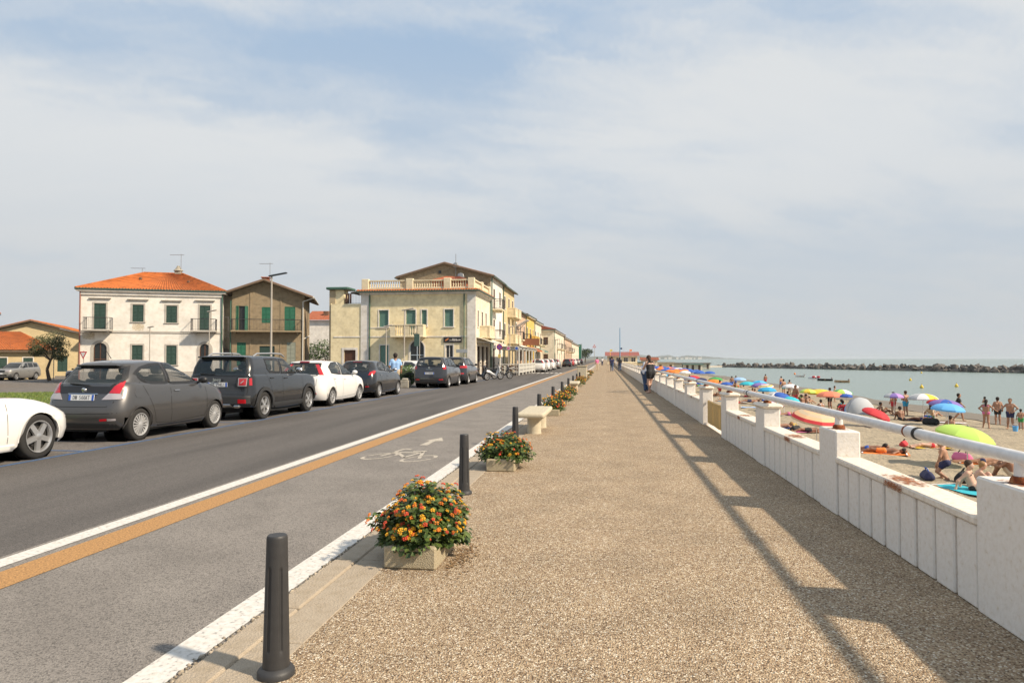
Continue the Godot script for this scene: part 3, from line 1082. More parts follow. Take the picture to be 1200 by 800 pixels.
func shutter_leaf(mb: MB, x0: float, y0: float, x1: float, y1: float, z: float, slats := true) -> void:
	var f := 0.05
	var d := 0.035
	if not slats:
		mb.box2(Vector3(x0, y0, z), Vector3(x1, y1, z + d))
		return
	mb.box2(Vector3(x0, y0, z), Vector3(x0 + f, y1, z + d))
	mb.box2(Vector3(x1 - f, y0, z), Vector3(x1, y1, z + d))
	for y in [y0, (y0 + y1) * 0.5, y1 - f]:
		mb.box2(Vector3(x0 + f, y, z + 0.001), Vector3(x1 - f, y + f, z + d - 0.001))
	var n := int((y1 - y0) / 0.11)
	for k in n:
		var y := y0 + (y1 - y0) * (k + 0.5) / n
		mb.quad(Vector3(x0 + f, y - 0.05, z + d - 0.004), Vector3(x1 - f, y - 0.05, z + d - 0.004), Vector3(x1 - f, y + 0.045, z + 0.004), Vector3(x0 + f, y + 0.045, z + 0.004))


func window_at(b: Node3D, fr: Transform3D, h: Array, st: Dictionary) -> void:
	# closed or half open shutters, or glass, in the opening h, with a stone surround
	var kind: String = st.get("kind", "shut")
	var called: String = st.get("called", "window")
	var m := MB.new()
	m.xf = fr
	var w: float = h[2] - h[0]
	var s: float = st.get("trim_w", 0.12)
	var door: bool = st.get("door", false)
	if st.has("trim"):
		var z1 := 0.03
		m.box2(Vector3(h[0] - s, h[1], -0.02), Vector3(h[0], h[3] + s, z1))
		m.box2(Vector3(h[2], h[1], -0.02), Vector3(h[2] + s, h[3] + s, z1))
		m.box2(Vector3(h[0], h[3], -0.02), Vector3(h[2], h[3] + s, z1))
		if not door:
			m.box2(Vector3(h[0] - s - 0.04, h[1] - 0.08, -0.02), Vector3(h[2] + s + 0.04, h[1], z1 + 0.05))
	var root: Node
	var pane := MB.new()
	pane.xf = fr
	var glass: Material = mats.window_dark
	if kind == "shut" or kind == "roller":
		if kind == "roller":
			var n := int((h[3] - h[1]) / 0.09)
			for k in n:
				var y: float = h[1] + (h[3] - h[1]) * k / n
				pane.box2(Vector3(h[0], y + 0.012, -0.12), Vector3(h[2], y + 0.09, -0.09))
			pane.box2(Vector3(h[0], h[1], -0.14), Vector3(h[2], h[3], -0.115))
		else:
			shutter_leaf(pane, h[0] + 0.005, h[1] + 0.01, h[0] + w / 2 - 0.006, h[3] - 0.01, -0.05)
			shutter_leaf(pane, h[0] + w / 2 + 0.006, h[1] + 0.01, h[2] - 0.005, h[3] - 0.01, -0.05)
			var bk := MB.new()
			bk.xf = fr
			bk.box2(Vector3(h[0], h[1], -0.15), Vector3(h[2], h[3], -0.1))
			obj("pane", bk, mats.window_dark, b)
		root = obj(called, pane, st.mat, b)
	elif kind == "open":
		pane.box2(Vector3(h[0], h[1], -0.18), Vector3(h[2], h[3], -0.15))
		root = obj(called, pane, mats.window_dark, b)
		for sd in [0, 1]:
			var l := MB.new()
			l.xf = fr * Transform3D(Basis(Vector3.UP, -0.25 if sd == 0 else 0.2), Vector3(h[0] if sd == 0 else h[2], 0, 0.03))
			if sd == 0:
				shutter_leaf(l, -w / 2, h[1], 0, h[3], 0)
			else:
				shutter_leaf(l, 0, h[1], w / 2, h[3], 0)
			obj("shutter", l, st.mat, root)
	else:
		pane.box2(Vector3(h[0], h[1], -0.14), Vector3(h[2], h[3], -0.11))
		root = obj(called, pane, glass, b)
		var fm := MB.new()
		fm.xf = fr
		for x in [h[0], (h[0] + h[2]) / 2 - 0.03, h[2] - 0.06]:
			fm.box2(Vector3(x, h[1], -0.108), Vector3(x + 0.06, h[3], -0.07))
		for y in [h[1], h[1] + (h[3] - h[1]) * 0.6, h[3] - 0.06]:
			fm.box2(Vector3(h[0] + 0.06, y, -0.107), Vector3(h[2] - 0.06, y + 0.06, -0.072))
		obj("frame", fm, st.get("mat", mats.trim_white), root)
	if not m.v.is_empty():
		obj("surround", m, st.trim, root)
	if st.has("shelf"):
		var l := MB.new()
		l.xf = fr
		l.cbox(Vector3((h[0] + h[2]) / 2, h[3] + 0.42, 0.07), Vector3(w + 0.75, 0.09, 0.2), 0.02)
		obj("lintel_shelf", l, st.trim, root)


func iron_rail(b: Node3D, m: MB, x0: float, x1: float, y: float, depth: float, hgt := 0.95, step := 0.12) -> void:
	for q in [[Vector3(x0, 0, 0.02), Vector3(x0, 0, depth)], [Vector3(x0, 0, depth), Vector3(x1, 0, depth)], [Vector3(x1, 0, depth), Vector3(x1, 0, 0.02)]]:
		var a: Vector3 = q[0]
		var d: Vector3 = q[1]
		var up := Vector3(0, y + hgt, 0)
		m.tube(a + up, d + up, 0.025, 0.025, 5)
		m.tube(a + Vector3(0, y + 0.08, 0), d + Vector3(0, y + 0.08, 0), 0.012, 0.012, 4)
		var n := int(a.distance_to(d) / step)
		for k in n + 1:
			var p := a.lerp(d, float(k) / n)
			m.tube(p + Vector3(0, y, 0), p + up, 0.009, 0.009, 3, false)


func balcony(b: Node3D, fr: Transform3D, x0: float, x1: float, y: float, depth: float, slab_mat: Material, rail_mat: Material, stone := false) -> void:
	var m := MB.new()
	m.xf = fr
	m.cbox(Vector3((x0 + x1) / 2, y - 0.07, depth / 2), Vector3(x1 - x0, 0.14, depth), 0.02)
	var root := obj("balcony", m, slab_mat, b)
	m = MB.new()
	m.xf = fr
	for x in [x0 + 0.3, x1 - 0.3]:
		m.cbox(Vector3(x, y - 0.22, depth * 0.4), Vector3(0.16, 0.16, depth * 0.7), 0.03)
	obj("bracket", m, slab_mat, root)
	m = MB.new()
	m.xf = fr
	if stone:
		m.cbox(Vector3((x0 + x1) / 2, y + 0.89, depth - 0.09), Vector3(x1 - x0, 0.1, 0.2), 0.02)
		for x in [x0 + 0.1, x1 - 0.1]:
			m.cbox(Vector3(x, y + 0.89, depth / 2 - 0.09), Vector3(0.19, 0.1, depth - 0.2), 0.02)
			m.box2(Vector3(x - 0.07, y, 0.01), Vector3(x + 0.07, y + 0.84, depth - 0.2))
		var l := x1 - x0
		for q in [[0.0, 0.16], [0.42, 0.58], [0.84, 1.0]]:
			m.box2(Vector3(x0 + l * q[0], y, depth - 0.17), Vector3(x0 + l * q[1], y + 0.84, depth - 0.02))
		for q in [[0.16, 0.42], [0.58, 0.84]]:
			for k in 4:
				baluster(m, Vector3(x0 + l * lerpf(q[0], q[1], (k + 0.5) / 4.0), y, depth - 0.09), 0.84)
		obj("balustrade", m, rail_mat, root)
	else:
		iron_rail(b, m, x0 + 0.03, x1 - 0.03, y, depth - 0.03)
		obj("railing", m, rail_mat, root)


func baluster(m: MB, at: Vector3, h: float) -> void:
	m.lathe([Vector2(0.07, 0), Vector2(0.07, 0.08 * h), Vector2(0.035, 0.14 * h), Vector2(0.075, 0.36 * h), Vector2(0.05, 0.6 * h), Vector2(0.032, 0.82 * h), Vector2(0.06, 0.9 * h), Vector2(0.06, h)], 8, at)


func tile_slope(m: MB, a: Vector3, b: Vector3, c: Vector3, d: Vector3, pitch := 0.22) -> void:
	# a-b along the eave, d-c along the ridge; rows of barrel tiles run up the slope as ridges
	var n := maxi(1, int(a.distance_to(b) / pitch))
	var nrm := (b - a).cross(d - a)
	if nrm.length() < 1e-6:
		nrm = (b - a).cross(c - a)
	nrm = nrm.normalized()
	for k in n:
		var e0 := a.lerp(b, float(k) / n)
		var e1 := a.lerp(b, (k + 0.5) / n)
		var e2 := a.lerp(b, (k + 1.0) / n)
		var r0 := d.lerp(c, float(k) / n)
		var r1 := d.lerp(c, (k + 0.5) / n)
		var r2 := d.lerp(c, (k + 1.0) / n)
		var up := nrm * 0.07
		m.quad(e0, e1 + up, r1 + up, r0)
		m.quad(e1 + up, e2, r2, r1 + up)


func hip_roof(b: Node3D, x0: float, x1: float, z0: float, z1: float, y: float, rise: float, over: float, mt: Material, eave_mat: Material) -> Node3D:
	# z0 is the front (larger z)
	x0 -= over
	x1 += over
	z0 += over
	z1 -= over
	var m := MB.new()
	var half := minf(x1 - x0, z0 - z1) * 0.5
	var p := [Vector3(x0, y, z0), Vector3(x1, y, z0), Vector3(x1, y, z1), Vector3(x0, y, z1)]
	var r0: Vector3
	var r1: Vector3
	if x1 - x0 > z0 - z1:
		r0 = Vector3(x0 + half, y + rise, (z0 + z1) / 2)
		r1 = Vector3(x1 - half, y + rise, (z0 + z1) / 2)
		tile_slope(m, p[0], p[1], r1, r0)
		tile_slope(m, p[1], p[2], r1, r1)
		tile_slope(m, p[2], p[3], r0, r1)
		tile_slope(m, p[3], p[0], r0, r0)
	else:
		r0 = Vector3((x0 + x1) / 2, y + rise, z0 - half)
		r1 = Vector3((x0 + x1) / 2, y + rise, z1 + half)
		tile_slope(m, p[0], p[1], r0, r0)
		tile_slope(m, p[1], p[2], r1, r0)
		tile_slope(m, p[2], p[3], r1, r1)
		tile_slope(m, p[3], p[0], r0, r1)
	var root := obj("roof", m, mt, b)
	m = MB.new()
	for q in [[p[0], r0], [p[1], r1 if x1 - x0 > z0 - z1 else r0], [r0, r1], [p[2], r1], [p[3], r0 if x1 - x0 > z0 - z1 else r1]]:
		if q[0].distance_to(q[1]) > 0.1:
			m.tube(q[0] + Vector3(0, 0.03, 0), q[1] + Vector3(0, 0.03, 0), 0.09, 0.09, 6)
	obj("ridge_tiles", m, mt, root)
	m = MB.new()
	m.box2(Vector3(x0 + 0.03, y - 0.22, z1 + 0.03), Vector3(x1 - 0.03, y - 0.005, z0 - 0.03))
	obj("eave", m, eave_mat, root)
	m = MB.new()
	m.path([Vector3(x0, y - 0.05, z1), Vector3(x0, y - 0.05, z0), Vector3(x1, y - 0.05, z0), Vector3(x1, y - 0.05, z1)], 0.07, 6)
	obj("gutter", m, mats.gutter, root)
	return root


func gable_roof(b: Node3D, x0: float, x1: float, z0: float, z1: float, y: float, rise: float, over: float, mt: Material) -> Node3D:
	# ridge along z
	var m := MB.new()
	var xm := (x0 + x1) / 2
	var k := over * rise / ((x1 - x0) / 2)
	var a := Vector3(x0 - over, y - k, z0 + over)
	var c := Vector3(x1 + over, y - k, z0 + over)
	var a1 := Vector3(x0 - over, y - k, z1 - over)
	var c1 := Vector3(x1 + over, y - k, z1 - over)
	var r0 := Vector3(xm, y + rise, z0 + over)
	var r1 := Vector3(xm, y + rise, z1 - over)
	var t := Vector3(0, 0.14, 0)
	tile_slope(m, c + t, c1 + t, r1 + t, r0 + t)
	tile_slope(m, a1 + t, a + t, r0 + t, r1 + t)
	var root := obj("roof", m, mt, b)
	m = MB.new()
	for q in [[a, r0, r1, a1], [r0, c, c1, r1]]:
		m.quad(q[3], q[2], q[1], q[0])
		m.quad(q[0], q[1], q[1] + t, q[0] + t)
	m.quad(c, c1, c1 + t, c + t)
	m.quad(a1, a, a + t, a1 + t)
	obj("eave", m, mats.eave_wood, root)
	m = MB.new()
	m.tube(c + Vector3(0.05, 0.05, 0), c1 + Vector3(0.05, 0.05, 0), 0.07, 0.07, 6)
	m.tube(a + Vector3(-0.05, 0.05, 0), a1 + Vector3(-0.05, 0.05, 0), 0.07, 0.07, 6)
	obj("gutter", m, mats.gutter, root)
	return root


func pipe_down(b: Node3D, x: float, z: float, y0: float, y1: float, mt: Material) -> void:
	var m := MB.new()
	m.tube(Vector3(x, y0, z), Vector3(x, y1, z), 0.055, 0.055, 8)
	obj("downpipe", m, mt, b)


func antenna(b: Node3D, at: Vector3, h: float) -> void:
	var m := MB.new()
	m.tube(at, at + Vector3(0, h, 0), 0.025, 0.02, 5)
	m.tube(at + Vector3(-0.9, h * 0.92, 0), at + Vector3(0.25, h * 0.95, 0), 0.018, 0.018, 4)
	for k in 6:
		var p := at + Vector3(-0.85 + 0.2 * k, h * 0.92 + 0.006 * k, 0)
		m.tube(p - Vector3(0, 0, 0.25), p + Vector3(0, 0, 0.25), 0.01, 0.01, 3)
	obj("antenna", m, mats.metal_grey, b)


func arch_fill(m: MB, x0: float, x1: float, y0: float, y1: float, y2: float, z: float) -> void:
	# the wall that turns a square opening top into a round one
	var c := Vector2((x0 + x1) / 2, y1)
	var n := 12
	for k in n:
		var a := PI * k / n
		var b := PI * (k + 1) / n
		var p := c + Vector2(-cos(a) * (x1 - x0) / 2, sin(a) * (y2 - y1))
		var q := c + Vector2(-cos(b) * (x1 - x0) / 2, sin(b) * (y2 - y1))
		m.quad(Vector3(p.x, p.y, z), Vector3(q.x, q.y, z), Vector3(q.x, y2, z), Vector3(p.x, y2, z))
		m.quad(Vector3(q.x, q.y, z), Vector3(p.x, p.y, z), Vector3(p.x, p.y, z - 0.16), Vector3(q.x, q.y, z - 0.16))


func arch_trim(m: MB, x0: float, x1: float, y0: float, y1: float, y2: float, w: float) -> void:
	var c := Vector2((x0 + x1) / 2, y1)
	var r := Vector2((x1 - x0) / 2, y2 - y1)
	var n := 14
	for k in n:
		var a := PI * k / n
		var b := PI * (k + 1) / n
		var p := []
		for t in [a, b]:
			p.append(c + Vector2(-cos(t) * r.x, sin(t) * r.y))
			p.append(c + Vector2(-cos(t) * (r.x + w), sin(t) * (r.y + w)))
		m.quad(Vector3(p[0].x, p[0].y, 0.03), Vector3(p[2].x, p[2].y, 0.03), Vector3(p[3].x, p[3].y, 0.03), Vector3(p[1].x, p[1].y, 0.03))
		m.quad(Vector3(p[1].x, p[1].y, 0.03), Vector3(p[3].x, p[3].y, 0.03), Vector3(p[3].x, p[3].y, -0.02), Vector3(p[1].x, p[1].y, -0.02))
	m.box2(Vector3(x0 - w, y0, -0.02), Vector3(x0, y1, 0.03))
	m.box2(Vector3(x1, y0, -0.02), Vector3(x1 + w, y1, 0.03))


func building_materials() -> void:
	for q in [["plaster_white", 0.80, 0.765, 0.70], ["plaster_cream", 0.88, 0.76, 0.49], ["plaster_pale", 0.76, 0.69, 0.55], ["plaster_pink", 0.56, 0.40, 0.28], ["plaster_yellow", 0.70, 0.49, 0.13], ["plaster_ochre", 0.62, 0.50, 0.29], ["trim_white", 0.78, 0.74, 0.68], ["trim_stone", 0.46, 0.43, 0.385], ["stone_cream", 0.76, 0.66, 0.46]]:
		mk(q[0], lin(q[1], q[2], q[3]), 0.9, {"tex": "plaster", "scale": 0.33, "detail": "soft", "dscale": 0.13, "bump": "fine_n", "bump_by": 0.04})
	mk("render_brown", lin(0.30, 0.235, 0.15), 0.95, {"tex": "plaster", "scale": 0.5, "detail": "blotch", "dscale": 0.4, "bump": "fine_n", "bump_by": 0.5})
	mk("render_grey", lin(0.36, 0.33, 0.27), 0.95, {"tex": "plaster", "scale": 0.5, "detail": "blotch", "dscale": 0.3})
	mk("shutter_dark", lin(0.022, 0.06, 0.045), 0.6, {"tex": "soft", "scale": 0.7})
	mk("shutter_green", lin(0.012, 0.125, 0.068), 0.6, {"tex": "soft", "scale": 0.7})
	mk("shutter_teal", lin(0.12, 0.235, 0.195), 0.65, {"tex": "soft", "scale": 0.7})
	mk("shutter_brown", lin(0.10, 0.05, 0.03), 0.65, {"tex": "soft", "scale": 0.7})
	mk("shutter_grey", lin(0.25, 0.27, 0.22), 0.65, {"tex": "soft", "scale": 0.7})
	mk("door_brown", lin(0.10, 0.042, 0.022), 0.6, {"tex": "blotch", "scale": 1.0})
	mk("window_dark", lin(0.018, 0.02, 0.02), 0.15)
	mk("tile_orange", lin(0.55, 0.155, 0.032), 0.85, {"tex": "tile_tone", "scale": 0.28, "detail": "blotch", "dscale": 0.2})
	mk("tile_red", lin(0.40, 0.12, 0.055), 0.88, {"tex": "tile_tone", "scale": 0.28, "detail": "blotch", "dscale": 0.2})
	mk("tile_brown", lin(0.22, 0.12, 0.075), 0.9, {"tex": "tile_tone", "scale": 0.28, "detail": "blotch", "dscale": 0.2})
	mk("eave_wood", lin(0.15, 0.105, 0.07), 0.85, {"tex": "blotch", "scale": 0.6})
	mk("gutter", lin(0.045, 0.09, 0.075), 0.5)
	mk("rail_iron", lin(0.04, 0.04, 0.045), 0.5)
	mk("pipe_green", lin(0.05, 0.115, 0.085), 0.5)
	mk("pipe_white", lin(0.6, 0.58, 0.53), 0.6)
	mk("metal_grey", lin(0.3, 0.3, 0.3), 0.4, {"metal": 0.6})
	mk("galvanised", lin(0.42, 0.38, 0.33), 0.55, {"metal": 0.2, "tex": "soft", "scale": 1.0})
	mk("awning_cream", lin(0.68, 0.63, 0.52), 0.85, {"tex": "soft", "scale": 0.6})


func box_walls(b: Node3D, w: float, d: float, h: float, mt: Material, front: Array, right: Array, y0 := -0.8, rmat: Material = null, left: Array = []) -> void:
	# four walls: front at z = 0, right side at x = w (seen from the front), back at z = -d
	var m := MB.new()
	wall_face(m, fr_at(Vector3.ZERO, 0), rect(0, y0, w, h), front)
	obj("wall", m, mt, b)
	m = MB.new()
	wall_face(m, fr_at(Vector3(w, 0, 0), PI / 2), rect(0, y0, d, h), right)
	obj("wall", m, rmat if rmat else mt, b)
	m = MB.new()
	wall_face(m, fr_at(Vector3(w, 0, -d), PI), rect(0, y0, w, h), [])
	wall_face(m, fr_at(Vector3(0, 0, -d), -PI / 2), rect(0, y0, d, h), left)
	obj("wall", m, mt, b)


func build_houses() -> void:
	building_materials()
	white_house()
	brown_house()
	yellow_house()
	street_row()
	far_left_houses()


func white_house() -> void:
	var b := thing("white_house", "white two storey house with orange hip roof and dark green shutters", "house", Vector3(-41.95, 0, -49.79), deg_to_rad(23.3))
	var W := 10.6
	var wins := [[2.9 + 0.87, 4.55, 3.77 + 0.83, 5.95], [6.3, 4.5, 7.12, 5.92]]
	var doors := [[0.97, 3.9, 1.83, 6.0], [8.86, 3.9, 9.68, 5.98]]
	var low := [[3.77, 1.0, 4.57, 2.62], [6.34, 1.0, 7.12, 2.6]]
	var arches := [[0.97, -0.6, 1.93, 2.8], [8.88, -0.6, 9.7, 2.75]]
	box_walls(b, W, 7.5, 7.0, mats.plaster_white, wins + doors + low + arches, [])
	var fr := Transform3D.IDENTITY
	for h in wins:
		window_at(b, fr, h, {"mat": mats.shutter_dark, "trim": mats.trim_stone, "shelf": true})
	for h in doors:
		window_at(b, fr, h, {"mat": mats.shutter_dark, "trim": mats.trim_stone, "shelf": true, "door": true, "called": "balcony_door"})
		balcony(b, fr, (h[0] + h[2]) / 2 - 0.97, (h[0] + h[2]) / 2 + 0.97, 3.86, 0.95, mats.trim_stone, mats.rail_iron)
	for h in low:
		window_at(b, fr, h, {"mat": mats.shutter_dark, "trim": mats.trim_stone})
	for h in arches:
		window_at(b, fr, h, {"kind": "glass", "mat": mats.door_brown, "called": "arched_door", "door": true})
		var m := MB.new()
		arch_fill(m, h[0], h[2], h[1], h[3] - 0.45, h[3], 0.002)
		obj("arch_spandrel", m, mats.plaster_white, b)
		m = MB.new()
		arch_trim(m, h[0], h[2], h[1], h[3] - 0.45, h[3], 0.2)
		obj("arch_surround", m, mats.trim_stone, b)
	var lf := MB.new()
	lf.xf = fr_at(Vector3(0.95, 0, 0.02), 1.9)
	shutter_leaf(lf, 0, -0.5, 0.5, 2.6, 0)
	obj("shutter", lf, mats.shutter_dark, b)
	var m := MB.new()
	m.box2(Vector3(-0.03, 3.62, -0.02), Vector3(W + 0.03, 3.78, 0.06))
	obj("string_course", m, mats.trim_stone, b)
	m = MB.new()
	m.box2(Vector3(-0.06, 6.7, -0.02), Vector3(W + 0.06, 6.98, 0.12))
	obj("cornice", m, mats.trim_white, b)
	m = MB.new()
	m.box2(Vector3(-0.02, -0.8, -0.02), Vector3(0.94, 0.45, 0.04))
	m.box2(Vector3(1.95, -0.8, -0.02), Vector3(8.86, 0.45, 0.04))
	m.box2(Vector3(9.72, -0.8, -0.02), Vector3(W + 0.02, 0.45, 0.04))
	obj("plinth", m, mats.trim_stone, b)
	for q in [Vector3(4.2, 4.1, 0.004), Vector3(0.6, 3.35, 0.004)]:
		var pm := PlaneMesh.new()
		pm.size = Vector2(0.9, 0.6)
		inst("damp_stain", pm, rust_stain_mat(2), b, Transform3D(Basis(Vector3.RIGHT, PI / 2), q))
	var r := hip_roof(b, 0, W, 0, -7.5, 7.2, 1.8, 0.32, mats.tile_orange, mats.trim_white)
	m = MB.new()
	m.cbox(Vector3(6.45, 9.0, -3.9), Vector3(0.55, 0.7, 0.5), 0.03)
	m.lathe([Vector2(0.42, 0), Vector2(0.2, 0.25), Vector2(0.1, 0.45)], 10, Vector3(6.45, 9.3, -3.9))
	obj("chimney", m, mats.render_grey, r)
	antenna(r, Vector3(6.7, 9.2, -3.7), 1.6)
	antenna(r, Vector3(3.6, 8.7, -3.7), 0.75)
	m = MB.new()
	for q in [Vector3(3.9, 8.3, -1.9), Vector3(7.7, 8.1, -1.6)]:
		m.cbox(q, Vector3(0.22, 0.24, 0.22), 0.04)
	obj("roof_vent", m, mats.tile_brown, r)
	pipe_down(b, W + 0.02, 0.09, -0.6, 6.95, mats.pipe_green)
	pipe_down(b, -0.02, 0.09, -0.6, 6.95, mk("pipe_red", lin(0.25, 0.1, 0.07), 0.6))


func brown_house() -> void:
	var b := thing("brown_house", "bare brown rendered house with bright green shutters and long balcony", "house", Vector3(-31.73, 0, -54.72), deg_to_rad(20.6))
	var W := 5.95
	var up := [[0.55, 3.95, 1.05, 6.05], [2.42, 4.6, 3.2, 5.98], [4.3, 3.95, 5.2, 6.05]]
	var low := [[0.42, 0.9, 1.15, 2.9], [2.25, 0.2, 3.5, 2.6], [4.5, 0.2, 5.25, 2.95]]
	var m := MB.new()
	var gab := PackedVector2Array([Vector2(0, -0.8), Vector2(W, -0.8), Vector2(W, 7.0), Vector2(2.65, 8.2), Vector2(0, 7.2)])
	wall_face(m, Transform3D.IDENTITY, gab, up + low)
	obj("wall", m, mats.render_brown, b)
	m = MB.new()
	var side := [[1.5, 3.95, 2.2, 5.9], [1.5, 0.3, 2.3, 2.7], [4.2, 4.3, 4.9, 5.9]]
	wall_face(m, fr_at(Vector3(W, 0, 0), PI / 2), rect(0, -0.8, 7.0, 7.05), side)
	obj("wall", m, mats.render_brown, b)
	for h in side:
		window_at(b, fr_at(Vector3(W, 0, 0), PI / 2), h, {"mat": mats.shutter_brown})
	m = MB.new()
	wall_face(m, fr_at(Vector3(W, 0, -7), PI), rect(0, -0.8, W, 7.0), [])
	wall_face(m, fr_at(Vector3(0, 0, -7), -PI / 2), rect(0, -0.8, 7.0, 7.1), [])
	obj("wall", m, mats.render_brown, b)
	var fr := Transform3D.IDENTITY
	window_at(b, fr, up[0], {"kind": "open", "mat": mats.shutter_green, "called": "balcony_door"})
	window_at(b, fr, up[1], {"mat": mats.shutter_green})
	window_at(b, fr, up[2], {"mat": mats.shutter_green, "called": "balcony_door"})
	window_at(b, fr, low[0], {"mat": mats.shutter_green})
	window_at(b, fr, low[1], {"kind": "roller", "mat": mk("garage_green", lin(0.02, 0.05, 0.04), 0.6)})
	window_at(b, fr, low[2], {"mat": mats.shutter_grey})
	balcony(b, fr, 0.02, 5.75, 3.92, 0.85, mats.render_brown, mats.rail_iron)
	m = MB.new()
	for x in [1.45, 3.95]:
		m.box2(Vector3(x, -0.8, -0.02), Vector3(x + 0.13, 7.4, 0.045))
	obj("pilaster_strip", m, mats.render_brown, b)
	# roof: two slopes with a wide overhang towards us
	m = MB.new()
	var z0 := 0.75
	var z1 := -7.6
	var l := Vector3(-0.7, 7.08, 0)
	var rdg := Vector3(2.65, 8.34, 0)
	var rr := Vector3(W + 0.75, 6.88, 0)
	var f := Vector3(0, 0, z0)
	var k := Vector3(0, 0, z1)
	tile_slope(m, rr + f, rr + k, rdg + k, rdg + f)
	tile_slope(m, l + k, l + f, rdg + f, rdg + k)
	var roof := obj("roof", m, mats.tile_brown, b)
	m = MB.new()
	var t := Vector3(0, -0.13, 0)
	m.quad(l + f, l + k, rdg + k, rdg + f)
	m.xf.origin = t
	m.quad(l + f, rdg + f, rdg + k, l + k)
	m.quad(rdg + f, rr + f, rr + k, rdg + k)
	m.xf.origin = Vector3.ZERO
	m.quad(l + f + t, rdg + f + t, rdg + f, l + f)
	m.quad(rdg + f + t, rr + f + t, rr + f, rdg + f)
	m.quad(rr + f + t, rr + k + t, rr + k, rr + f)
	obj("eave", m, mats.eave_wood, roof)
	m = MB.new()
	m.tube(rr + f + Vector3(0.06, -0.03, 0), rr + k + Vector3(0.06, -0.03, 0), 0.07, 0.07, 6)
	m.path([rr + Vector3(0.06, -0.1, 0.6), Vector3(W - 0.1, 6.5, 0.08), Vector3(W - 0.1, -0.6, 0.08)], 0.05)
	m.path([Vector3(W - 0.1, 3.2, 0.06), Vector3(W + 0.08, 3.35, -0.8), Vector3(W + 0.08, 3.7, -6.0)], 0.05)
	obj("downpipe", m, mats.pipe_white, b)
	m = MB.new()
	m.cbox(Vector3(2.5, 8.45, -2.0), Vector3(0.6, 0.5, 0.6), 0.03)
	m.cbox(Vector3(2.5, 8.75, -2.0), Vector3(0.8, 0.1, 0.8), 0.03)
	obj("chimney", m, mats.tile_red, roof)
	antenna(roof, Vector3(2.9, 8.3, -1.4), 1.75)
	# the narrow grey wing set back beside the white house
	m = MB.new()
	wall_face(m, Transform3D(Basis(), Vector3(-1.6, 0, -1.0)), rect(0, -0.8, 1.6, 6.95), [])
	obj("side_wing", m, mats.render_grey, b)
	m = MB.new()
	iron_rail(b, m, -1.0, -0.3, 3.3, -0.5, 1.8, 0.15)
	m.path([Vector3(-1.4, 2.4, -0.9), Vector3(-0.2, 3.9, -0.9)], 0.03)
	obj("outside_stair", m, mats.metal_grey, b)
	m = MB.new()
	m.xf = Transform3D(Basis(Vector3.RIGHT, PI / 2), Vector3(-0.62, 2.1, -0.75))
	m.lathe([Vector2(0.0, 0), Vector2(0.3, 0.03), Vector2(0.32, 0.08)], 16)
	obj("wall_vent", m, mats.rail_iron, b)
	pipe_down(b, -0.1, 0.06, -0.6, 6.5, mats.pipe_green)


